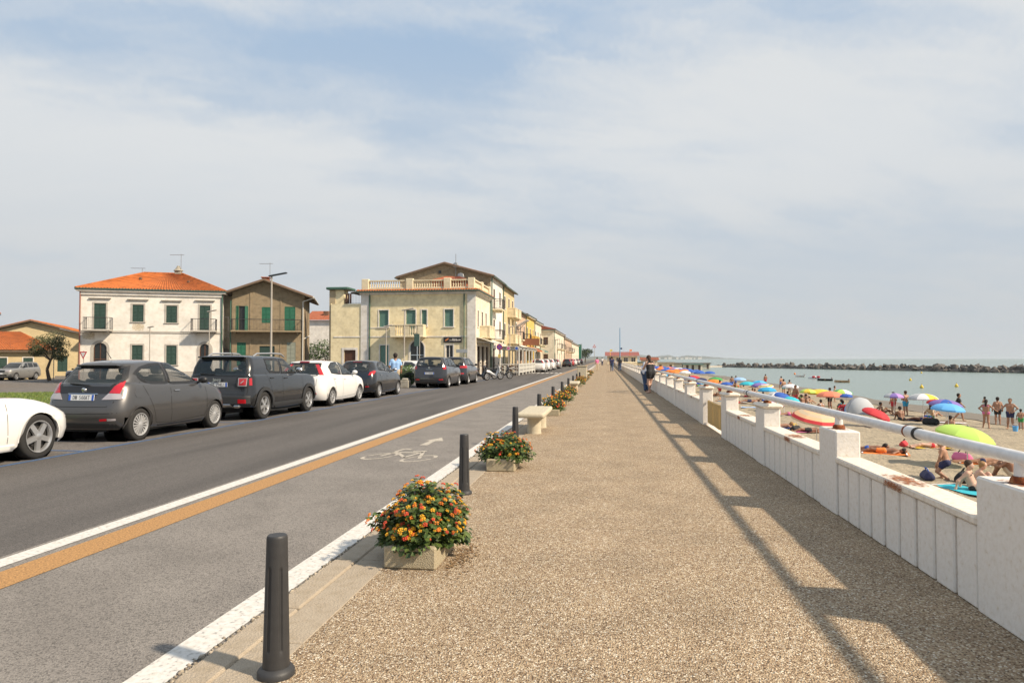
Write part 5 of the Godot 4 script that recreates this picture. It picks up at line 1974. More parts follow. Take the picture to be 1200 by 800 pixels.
func patch(c: CarShape, poly: PackedVector2Array, way: Vector3, off: float, cell := 0.07) -> MB:
	var m := MB.new()
	way = way.normalized()
	var lo := poly[0]
	var hi := poly[0]
	for p in poly:
		lo = lo.min(p)
		hi = hi.max(p)
	var nx := maxi(1, ceili((hi.x - lo.x) / cell))
	var ny := maxi(1, ceili((hi.y - lo.y) / cell))
	var sx := (hi.x - lo.x) / nx
	var sy := (hi.y - lo.y) / ny
	for i in nx:
		for j in ny:
			var o := lo + Vector2(i * sx, j * sy)
			for q in Geometry2D.intersect_polygons(PackedVector2Array([o, o + Vector2(sx, 0), o + Vector2(sx, sy), o + Vector2(0, sy)]), poly):
				var ix := Geometry2D.triangulate_polygon(q)
				var pt := []
				for p in q:
					var h := side_ray(c, p, way)
					pt.append(h)
				for k in range(0, ix.size(), 3):
					var a: Array = pt[ix[k]]
					var b: Array = pt[ix[k + 1]]
					var d: Array = pt[ix[k + 2]]
					if a.is_empty() or b.is_empty() or d.is_empty():
						continue
					var pa: Vector3 = a[0] + a[1] * off
					var pb: Vector3 = b[0] + b[1] * off
					var pd: Vector3 = d[0] + d[1] * off
					var nn := (a[1] + b[1] + d[1]) as Vector3
					if (pb - pa).cross(pd - pa).dot(nn) < 0:
						m.stri(pa, pd, pb, a[1], d[1], b[1])
					else:
						m.stri(pa, pb, pd, a[1], b[1], d[1])
	# skirt
	for k in poly.size():
		var e := poly[k]
		var g := poly[(k + 1) % poly.size()]
		var n := maxi(1, int(e.distance_to(g) / cell))
		for i in n:
			var a := side_ray(c, e.lerp(g, float(i) / n), way)
			var b := side_ray(c, e.lerp(g, float(i + 1) / n), way)
			if a.is_empty() or b.is_empty():
				continue
			m.quad(a[0] - a[1] * 0.004, b[0] - b[1] * 0.004, b[0] + b[1] * off, a[0] + a[1] * off)
	return m


func ring_patch(c: CarShape, poly: PackedVector2Array, way: Vector3, inner: float, outer: float, off: float) -> MB:
	var m := MB.new()
	way = way.normalized()
	var pts := PackedVector2Array()
	for k in poly.size():
		var e := poly[k]
		var g := poly[(k + 1) % poly.size()]
		var n := maxi(1, int(e.distance_to(g) / 0.07))
		for i in n:
			pts.append(e.lerp(g, float(i) / n))
	var cw := Geometry2D.is_polygon_clockwise(pts)
	var a := []
	for k in pts.size():
		var t := (pts[(k + 1) % pts.size()] - pts[(k - 1 + pts.size()) % pts.size()]).normalized()
		var nrm := Vector2(t.y, -t.x) * (-1.0 if cw else 1.0)
		a.append([side_ray(c, pts[k] - nrm * inner, way), side_ray(c, pts[k] + nrm * outer, way)])
	for k in a.size():
		var p: Array = a[k]
		var q: Array = a[(k + 1) % a.size()]
		if p[0].is_empty() or p[1].is_empty() or q[0].is_empty() or q[1].is_empty():
			continue
		var v := [p[0], p[1], q[1], q[0]]
		var w := []
		for x in v:
			w.append(x[0] + x[1] * off)
		if (w[1] - w[0]).cross(w[2] - w[0]).dot(v[0][1]) < 0:
			m.stri(w[0], w[2], w[1], v[0][1], v[2][1], v[1][1])
			m.stri(w[0], w[3], w[2], v[0][1], v[3][1], v[2][1])
		else:
			m.stri(w[0], w[1], w[2], v[0][1], v[1][1], v[2][1])
			m.stri(w[0], w[2], w[3], v[0][1], v[2][1], v[3][1])
	return m


func line_patch(c: CarShape, pts: Array, way: Vector3, w: float, off: float) -> MB:
	var m := MB.new()
	way = way.normalized()
	for k in pts.size() - 1:
		var e: Vector2 = pts[k]
		var g: Vector2 = pts[k + 1]
		var s := (g - e).normalized().orthogonal() * w / 2
		var n := maxi(1, int(e.distance_to(g) / 0.08))
		for i in n:
			var v := []
			var ok := true
			for q in [e.lerp(g, float(i) / n) - s, e.lerp(g, float(i) / n) + s, e.lerp(g, float(i + 1) / n) + s, e.lerp(g, float(i + 1) / n) - s]:
				var h := side_ray(c, q, way)
				ok = ok and not h.is_empty()
				v.append(h[0] + h[1] * off if h else Vector3.ZERO)
				if not h.is_empty() and v.size() == 1:
					v[0] = h[0] + h[1] * off
			if ok:
				var nn: Vector3 = (v[1] - v[0]).cross(v[2] - v[0])
				if nn.dot(way) < 0:
					m.quad(v[0], v[3], v[2], v[1])
				else:
					m.quad(v[0], v[1], v[2], v[3])
	return m


func rim_mesh(r: float, spokes: int, kind: String) -> ArrayMesh:
	var key := "rim_%s_%d_%.2f" % [kind, spokes, r]
	if shared.has(key):
		return shared[key]
	var m := MB.new()
	var ax := Transform3D(Basis(Vector3.BACK, -PI / 2), Vector3.ZERO)   # lathe axis y -> x
	m.xf = ax
	m.lathe([Vector2(r * 0.90, -0.03), Vector2(r * 0.93, 0.02), Vector2(r, 0.028), Vector2(r, 0.036), Vector2(r * 0.95, 0.036), Vector2(r * 0.91, 0.02), Vector2(r * 0.88, -0.03)], 36)
	m.lathe([Vector2(r * 0.24, -0.02), Vector2(r * 0.22, 0.024), Vector2(r * 0.15, 0.032), Vector2(0.0, 0.034)], 20)
	for k in spokes:
		var a := TAU * k / spokes
		var n := 2 if kind == "double" else 1
		for j in n:
			var da := (j - 0.5) * 0.26 if n == 2 else 0.0
			m.xf = ax * Transform3D(Basis(Vector3.UP, a + da), Vector3.ZERO)
			var w0 := r * (0.17 if kind == "five" else 0.10 if kind == "double" else 0.035)
			var w1 := r * (0.15 if kind == "five" else 0.08 if kind == "double" else 0.062)
			var p := []
			for e in [[r * 0.17, w0, 0.026], [r * 0.93, w1, 0.014]]:
				for sgn in [-1.0, 1.0]:
					p.append(Vector3(e[0], e[2], sgn * e[1]))
					p.append(Vector3(e[0], e[2] - 0.035, sgn * e[1] * 1.1))
			# p: 0 in top -, 1 in bottom -, 2 in top +, 3 in bottom +, 4.. outer
			m.quad(p[0], p[2], p[6], p[4])
			m.quad(p[2], p[3], p[7], p[6])
			m.quad(p[1], p[0], p[4], p[5])
	shared[key] = m.mesh()
	return shared[key]


func wheel_parts(parent: Node, at: Vector3, r: float, s: Dictionary, right: bool) -> void:
	var w := 0.205
	var rimr: float = r * s.get("rim_r", 0.68)
	var key := "tyre_%.3f" % r
	if not shared.has(key):
		var m := MB.new()
		m.xf = Transform3D(Basis(Vector3.BACK, -PI / 2), Vector3.ZERO)
		m.lathe([Vector2(r * 0.64, -w * 0.45), Vector2(r * 0.78, -w * 0.5), Vector2(r * 0.93, -w * 0.49), Vector2(r * 0.985, -w * 0.4), Vector2(r, -w * 0.25), Vector2(r, w * 0.25), Vector2(r * 0.985, w * 0.4), Vector2(r * 0.93, w * 0.49), Vector2(r * 0.78, w * 0.5), Vector2(r * 0.66, w * 0.46), Vector2(r * 0.64, w * 0.2)], 40)
		shared[key] = m.mesh()
		m = MB.new()
		m.xf = Transform3D(Basis(Vector3.BACK, -PI / 2), Vector3.ZERO)
		m.lathe([Vector2(r * 0.66, -0.02), Vector2(0.0, -0.02)], 24)
		m.lathe([Vector2(r * 0.45, -0.019), Vector2(r * 0.45, 0.0), Vector2(0.1, 0.0)], 24)
		shared[key + "d"] = m.mesh()
	var turn := Basis() if right else Basis(Vector3.UP, PI)
	var o := inst("wheel", shared[key], mats.tyre, parent, Transform3D(turn, at))
	inst("rim", rim_mesh(rimr, s.get("spokes", 5), s.get("rim", "five")), s.get("rim_mat", mats.alloy), o, Transform3D(Basis(), Vector3(w * 0.36, 0, 0)))
	inst("brake_disc", shared[key + "d"], mats.brake, o, Transform3D(Basis(), Vector3(w * 0.2, 0, 0)))


func car_materials() -> void:
	mk("tyre", lin(0.02, 0.019, 0.018), 0.85, {"world": false})
	mk("alloy", lin(0.52, 0.52, 0.52), 0.35, {"metal": 0.75})
	mk("hubcap", lin(0.45, 0.45, 0.45), 0.45, {"metal": 0.4})
	mk("brake", lin(0.03, 0.028, 0.027), 0.7)
	mk("car_glass", lin(0.03, 0.04, 0.038), 0.04, {"alpha": 0.32})
	mk("car_glass_dark", lin(0.012, 0.014, 0.015), 0.04, {"alpha": 0.75})
	mk("car_trim", lin(0.015, 0.015, 0.016), 0.45)
	mk("car_plastic", lin(0.035, 0.036, 0.038), 0.65, {"tex": "fine", "scale": 4.0, "world": false})
	mk("seam", lin(0.008, 0.008, 0.008), 0.9)
	mk("interior", lin(0.05, 0.05, 0.052), 0.85)
	mk("seat", lin(0.09, 0.088, 0.08), 0.9)
	mk("lamp_red", lin(0.40, 0.012, 0.018), 0.12, {"coat": 0.8})
	mk("lamp_clear", lin(0.42, 0.38, 0.38), 0.15, {"coat": 0.8, "metal": 0.3})
	mk("lamp_dark", lin(0.2, 0.01, 0.015), 0.12, {"coat": 0.8})
	mk("chrome", lin(0.6, 0.6, 0.6), 0.15, {"metal": 0.95})
	mk("plate_white", lin(0.6, 0.61, 0.62), 0.5)
	mk("plate_blue", lin(0.02, 0.09, 0.42), 0.5)
	mk("plate_black", lin(0.02, 0.02, 0.02), 0.6)
	for q in [["paint_grey", 0.092, 0.088, 0.086, 0.6], ["paint_black", 0.010, 0.0105, 0.012, 0.0], ["paint_white_car", 0.74, 0.73, 0.70, 0.0], ["paint_anthracite", 0.026, 0.027, 0.032, 0.15], ["paint_silver", 0.34, 0.33, 0.31, 0.6], ["paint_blue_car", 0.03, 0.045, 0.08, 0.3], ["paint_red_car", 0.4, 0.03, 0.03, 0.0]]:
		mk(q[0], lin(q[1], q[2], q[3]), 0.2 if q[1] < 0.05 else 0.36, {"metal": q[4], "coat": 0.9, "world": false})


func mirror_poly(p: PackedVector2Array) -> PackedVector2Array:
	var out := PackedVector2Array()
	for q in p:
		out.append(Vector2(-q.x, q.y))
	out.reverse()
	return out


func poly(a: Array) -> PackedVector2Array:
	var out := PackedVector2Array()
	for k in range(0, a.size(), 2):
		out.append(Vector2(a[k], a[k + 1]))
	return out


func plate(t: Node3D, at: Transform3D, words: String) -> void:
	var m := MB.new()
	m.xf = at
	m.cbox(Vector3.ZERO, Vector3(0.52, 0.11, 0.012), 0.004)
	var o := obj("number_plate", m, mats.plate_white, t)
	m = MB.new()
	m.xf = at
	for x in [-0.235, 0.235]:
		m.box(Vector3(x, 0, 0.0075), Vector3(0.044, 0.104, 0.002))
	obj("blue_band", m, mats.plate_blue, o)
	var tx := TextMesh.new()
	tx.text = words
	tx.font_size = 16
	tx.pixel_size = 0.0062
	tx.depth = 0.002
	var f := SystemFont.new()
	f.font_names = PackedStringArray(["Droid Sans Mono"])
	tx.font = f
	inst("characters", tx, mats.plate_black, o, at * Transform3D(Basis().scaled(Vector3(0.72, 1.0, 1)), Vector3(0, 0, 0.0075)))


func wordmark(t: Node3D, at: Transform3D, words: String, size: float, mt: Material) -> void:
	var tx := TextMesh.new()
	tx.text = words
	tx.font_size = 16
	tx.pixel_size = size / 16.0
	tx.depth = 0.004
	var f := SystemFont.new()
	f.font_names = PackedStringArray(["Droid Sans"])
	f.font_weight = 700
	tx.font = f
	inst("badge", tx, mt, t, at)


func make_car(s: Dictionary, label: String, at: Vector3, turn := 0.0, group := "cars parked along the road") -> Node3D:
	var t := thing(s.get("called", "parked_car"), label, "car", at, turn, group)
	var c := car_shape(s)
	var paint: Material = mats[s.paint]
	var simple: bool = s.get("simple", false)
	var R: float = s.r
	var za: Array = s.axles        # rear, front
	var ra: float = R + s.get("arch_gap", 0.045)
	var wy := R - 0.01
	var RT := Vector3(1, 0, 0)
	var LT := Vector3(-1, 0, 0)
	# windows as holes: side view (across = -z seen from the right) and rear / front view
	var side_wins := []
	for w in s.side_windows:
		side_wins.append(poly(w))      # in (z, y)
	var rear_win := poly(s.rear_window)
	var front_win := poly(s.front_window)
	var n: int = c.rows[0].size()
	var m := MB.new()
	var black := MB.new()
	for r in c.rows.size() - 1:
		for k in n - 1:
			var ids := [[r, k], [r, k + 1], [r + 1, k + 1], [r + 1, k]]
			var p := []
			var q := []
			for e in ids:
				p.append(c.rows[e[0]][e[1]])
				q.append(c.nrm[e[0]][e[1]])
			if r < c.cabin_from:
				var moved := 0
				for i in 4:
					var z: float = p[i].z
					for a in za:
						if absf(z - a) < ra:
							var ya := wy + sqrt(ra * ra - (z - a) * (z - a))
							if p[i].y < ya and p[i].x > 0.3:
								p[i] = at_height(c, ids[i][1], ya)
								moved += 1
				if p[0].distance_to(p[3]) < 1e-4 and p[1].distance_to(p[2]) < 1e-4:
					continue
			elif not simple:
				var mid: Vector3 = (p[0] + p[1] + p[2] + p[3]) * 0.25
				var nm: Vector3 = (q[0] + q[1] + q[2] + q[3]).normalized()
				var open := false
				if nm.x > 0.55:
					for w in side_wins:
						open = open or Geometry2D.is_point_in_polygon(Vector2(mid.z, mid.y), w)
				elif nm.z > 0.2:
					open = Geometry2D.is_point_in_polygon(Vector2(mid.x, mid.y), rear_win)
				elif nm.z < -0.2:
					open = Geometry2D.is_point_in_polygon(Vector2(mid.x, mid.y), front_win)
				if open:
					continue
			for sgn in [1.0, -1.0]:
				var f := Vector3(sgn, 1, 1)
				var a: Vector3 = p[0] * f
				var b: Vector3 = p[1] * f
				var d: Vector3 = p[2] * f
				var e: Vector3 = p[3] * f
				if sgn > 0:
					m.stri(a, b, d, q[0], q[1], q[2])
					m.stri(a, d, e, q[0], q[2], q[3])
				else:
					m.stri(a, d, b, q[0] * f, q[2] * f, q[1] * f)
					m.stri(a, e, d, q[0] * f, q[3] * f, q[2] * f)
	obj("body", m, paint, t)
	# glass
	var gl: Material = mats.car_glass_dark if simple else mats.car_glass
	for w in side_wins:
		for sd in [RT, LT]:
			var pl := PackedVector2Array()
			for v in w:
				pl.append(Vector2(-v.x if sd.x > 0 else v.x, v.y))
			var g := patch(c, pl, sd, 0.004 if not simple else 0.006, 0.12)
			var o := obj("window", g, mats.car_glass_dark if s.get("dark_glass", false) or simple else gl, t)
			if o and not simple:
				obj("window_seal", ring_patch(c, pl, sd, 0.022, 0.03, 0.006), mats.car_trim, o)
	for e in [[rear_win, Vector3(0, 0, 1), "rear_window", 0.6], [front_win, Vector3(0, 0, -1), "windscreen", 0.0]]:
		var pl := PackedVector2Array()
		for v in e[0]:
			pl.append(Vector2(v.x if e[1].z > 0 else -v.x, v.y))
		var g := patch(c, pl, e[1], 0.005, 0.12)
		var o := obj(e[2], g, mats.car_glass_dark if simple else mats.car_glass, t)
		if o and not simple:
			obj("window_seal", ring_patch(c, pl, e[1], 0.04, 0.03, 0.007), mats.car_trim, o)
	# features given as [name, material, direction, polygon, offset, mirrored]
	for f in s.get("patches", []):
		var way: Vector3 = f[2]
		var pl := poly(f[3])
		obj(f[0], patch(c, pl, way, f[4], 0.05), mats[f[1]], t)
		if f.size() > 5:
			obj(f[0], patch(c, mirror_poly(pl), Vector3(-way.x, way.y, way.z), f[4], 0.05), mats[f[1]], t)
	for f in s.get("seams", []):
		# side seams in (z, y), drawn on both sides
		var pr := []
		var pm := []
		for k in range(0, f.size(), 2):
			pr.append(Vector2(-f[k], f[k + 1]))
			pm.append(Vector2(f[k], f[k + 1]))
		obj("door_seam", line_patch(c, pr, RT, 0.009, 0.002), mats.seam, t)
		obj("door_seam", line_patch(c, pm, LT, 0.009, 0.002), mats.seam, t)
	for f in s.get("rear_seams", []):
		var pr := []
		for k in range(0, f.size(), 2):
			pr.append(Vector2(f[k], f[k + 1]))
		obj("hatch_seam", line_patch(c, pr, Vector3(0, 0, 1), 0.01, 0.002), mats.seam, t)
	# wheel arches, wheels, underside
	var lip_mat: Material = mats[s.get("lip", s.paint)]
	var lw: float = s.get("lip_w", 0.022)
	for a in za:
		for sd in [RT, LT]:
			var g := MB.new()
			var steps := 26
			for k in steps:
				var v := []
				for e in [[k, ra - 0.006], [k, ra + lw], [k + 1, ra + lw], [k + 1, ra - 0.006]]:
					var an: float = lerpf(-0.12, PI + 0.12, e[0] / float(steps))
					var zz: float = a + cos(an) * e[1]
					var yy: float = maxf(wy + sin(an) * e[1], s.levels[0][1] + 0.02)
					v.append(side_ray(c, Vector2(-zz * sd.x, yy), sd))
				if v.any(func(x): return x.is_empty()):
					continue
				var w := []
				for x in v:
					w.append(x[0] + x[1] * s.get("lip_off", 0.006))
				var inn := [w[0] - sd * 0.05, w[3] - sd * 0.05]
				if sd.x > 0:
					m = g
					g.stri(w[0], w[2], w[1], v[0][1], v[2][1], v[1][1])
					g.stri(w[0], w[3], w[2], v[0][1], v[3][1], v[2][1])
				else:
					g.stri(w[0], w[1], w[2], v[0][1], v[1][1], v[2][1])
					g.stri(w[0], w[2], w[3], v[0][1], v[2][1], v[3][1])
				g.quad(w[0], inn[0], inn[1], w[3])
				g.quad(w[0], w[3], inn[1], inn[0])
			obj("wheel_arch", g, lip_mat, t)
			g = MB.new()
			g.xf = Transform3D(Basis(Vector3.BACK, -PI / 2), Vector3(sd.x * (c.hw - 0.3), wy, a))
			g.lathe([Vector2(ra + 0.03, -0.2), Vector2(ra + 0.03, 0.2)], 24)
			for i in g.n.size():
				g.n[i] = -g.n[i]
			g.lathe([Vector2(ra + 0.03, 0.0), Vector2(0, 0.0)] if sd.x < 0 else [Vector2(0, 0.0), Vector2(ra + 0.03, 0.0)], 24)
			obj("wheel_well", g, mats.seam, t)
			wheel_parts(t, Vector3(sd.x * (c.hw - 0.115), R, a), R, s, sd.x > 0)
	m = MB.new()
	m.box2(Vector3(-c.hw + 0.1, 0.17, za[1] + ra), Vector3(c.hw - 0.1, 0.3, za[0] - ra))
	m.box2(Vector3(-c.hw + 0.38, 0.2, za[1] - ra - 0.1), Vector3(c.hw - 0.38, 0.32, za[0] + ra + 0.1))
	obj("underside", m, mats.seam, t)
	if not simple:
		m = MB.new()
		var bz: Dictionary = s.belt
		m.box2(Vector3(-c.hw + 0.13, 0.4, bz.zf + 0.3), Vector3(c.hw - 0.13, 0.62, bz.zr - 0.12))
		m.box2(Vector3(-c.hw + 0.16, 0.62, bz.zf + 0.28), Vector3(c.hw - 0.16, bz.yf + 0.02, bz.zf + 0.62))
		m.box2(Vector3(-c.hw + 0.16, 0.62, bz.zr - 0.32), Vector3(c.hw - 0.16, bz.yr - 0.06, bz.zr - 0.13))
		obj("interior", m, mats.interior, t)
		for x in [-0.36, 0.36]:
			m = MB.new()
			m.xf = Transform3D(Basis(Vector3.RIGHT, 0.2), Vector3(x, 0.6, 0.05))
			m.cbox(Vector3(0, 0.32, 0), Vector3(0.46, 0.62, 0.14), 0.06)
			m.cbox(Vector3(0, 0.73, 0.01), Vector3(0.25, 0.17, 0.1), 0.04)
			obj("seat", m, mats.seat, t)
		m = MB.new()
		m.xf = Transform3D(Basis(Vector3.RIGHT, 0.2), Vector3(0, 0.6, bz.zr - 0.75))
		m.cbox(Vector3(0, 0.28, 0), Vector3(1.2, 0.56, 0.14), 0.06)
		for x in [-0.38, 0.38]:
			m.cbox(Vector3(x, 0.64, 0), Vector3(0.24, 0.14, 0.09), 0.04)
		obj("rear_bench", m, mats.seat, t)
	# mirrors and handles
	var mz: float = s.get("mirror_z", s.belt.zf + 0.55)
	var my: float = s.get("mirror_y", s.belt.yf + 0.06)
	for sd in [1.0, -1.0]:
		m = MB.new()
		m.ball(Vector3(sd * (c.hw + 0.06), my + 0.04, mz), Vector3(0.10, 0.075, 0.065), 8, 12)
		m.tube(Vector3(sd * (c.hw - 0.08), my - 0.02, mz - 0.02), Vector3(sd * (c.hw + 0.03), my + 0.02, mz), 0.022, 0.02, 6)
		obj("mirror", m, mats[s.get("mirror_mat", "car_trim")], t)
	for h in s.get("handles", []):
		for sd in [RT, LT]:
			var q := side_ray(c, Vector2(-h[0] * sd.x, h[1]), sd)
			if q:
				m = MB.new()
				m.cbox(q[0] + sd * 0.016, Vector3(0.026, 0.026, 0.17), 0.01)
				obj("door_handle", m, mats[s.get("handle_mat", "chrome")], t)
	if s.has("plate"):
		var q := side_ray(c, Vector2(0, s.plate[1]), Vector3(0, 0, 1))
		plate(t, Transform3D(Basis(Vector3.RIGHT, s.plate[2]), q[0] + Vector3(0, 0, 0.012)), s.plate[0])
	if s.has("wiper"):
		var w: Array = s.wiper
		var a := side_ray(c, Vector2(w[0], w[1]), Vector3(0, 0, 1))
		var b := side_ray(c, Vector2(w[2], w[3]), Vector3(0, 0, 1))
		m = MB.new()
		m.tube(a[0] + a[1] * 0.03, b[0] + b[1] * 0.025, 0.018, 0.01, 6)
		obj("wiper", m, mats.car_trim, t)
	if s.has("aerial"):
		m = MB.new()
		m.tube(s.aerial, s.aerial + Vector3(0, 0.16, 0.14), 0.008, 0.004, 5)
		obj("aerial", m, mats.car_trim, t)
	return t


func at_height(c: CarShape, k: int, y: float) -> Vector3:
	for r in c.cabin_from:
		var a: Vector3 = c.rows[r][k]
		var b: Vector3 = c.rows[r + 1][k]
		if a.y <= y and b.y >= y and b.y > a.y:
			return a.lerp(b, (y - a.y) / (b.y - a.y))
	var z: Vector3 = c.rows[0][k]
	return Vector3(z.x, y, z.z)


func hatch_spec() -> Dictionary:
	return {
		"l": 3.9, "w": 1.69, "r": 0.3, "axles": [1.22, -1.26], "paint": "paint_grey",
		"levels": [[0.22, 0.18, 0.2, 0.08, 0.12, 0.12], [0.30, 0.24, 0.28, 0.03, 0.04, 0.05], [0.45, 0.42, 0.42, 0.0, 0.0, 0.0], [0.60, 0.60, 0.56, 0.0, 0.0, 0.01], [0.76, 0.78, 0.66, 0.012, 0.03, 0.05], [0.92, 0.92, 0.74, 0.035, 0.08, 0.13]],
		"belt": {"inset": 0.10, "zr": 1.74, "zf": -1.08, "yr": 1.02, "yf": 0.95},
		"roof": {"inset": 0.24, "zr": 1.42, "zf": -0.22, "y": 1.42, "drop_f": 0.1, "drop_r": 0.05},
		"side_windows": [[-0.78, 1.0, -0.16, 1.36, 0.3, 1.40, 0.3, 1.02], [0.4, 1.03, 0.4, 1.40, 0.95, 1.38, 1.3, 1.2, 1.2, 1.08]],
		"rear_window": [-0.56, 1.04, 0.56, 1.04, 0.5, 1.38, -0.5, 1.38],
		"front_window": [-0.62, 0.98, 0.62, 0.98, 0.5, 1.36, -0.5, 1.36],
		"seams": [[-0.85, 0.3, -0.85, 0.97], [0.35, 0.26, 0.35, 1.0], [-0.85, 0.3, 0.35, 0.26], [0.35, 0.26, 0.88, 0.28, 1.0, 0.75, 1.22, 1.0]],
		"handles": [[0.2, 0.86], [1.0, 0.9]],
	}


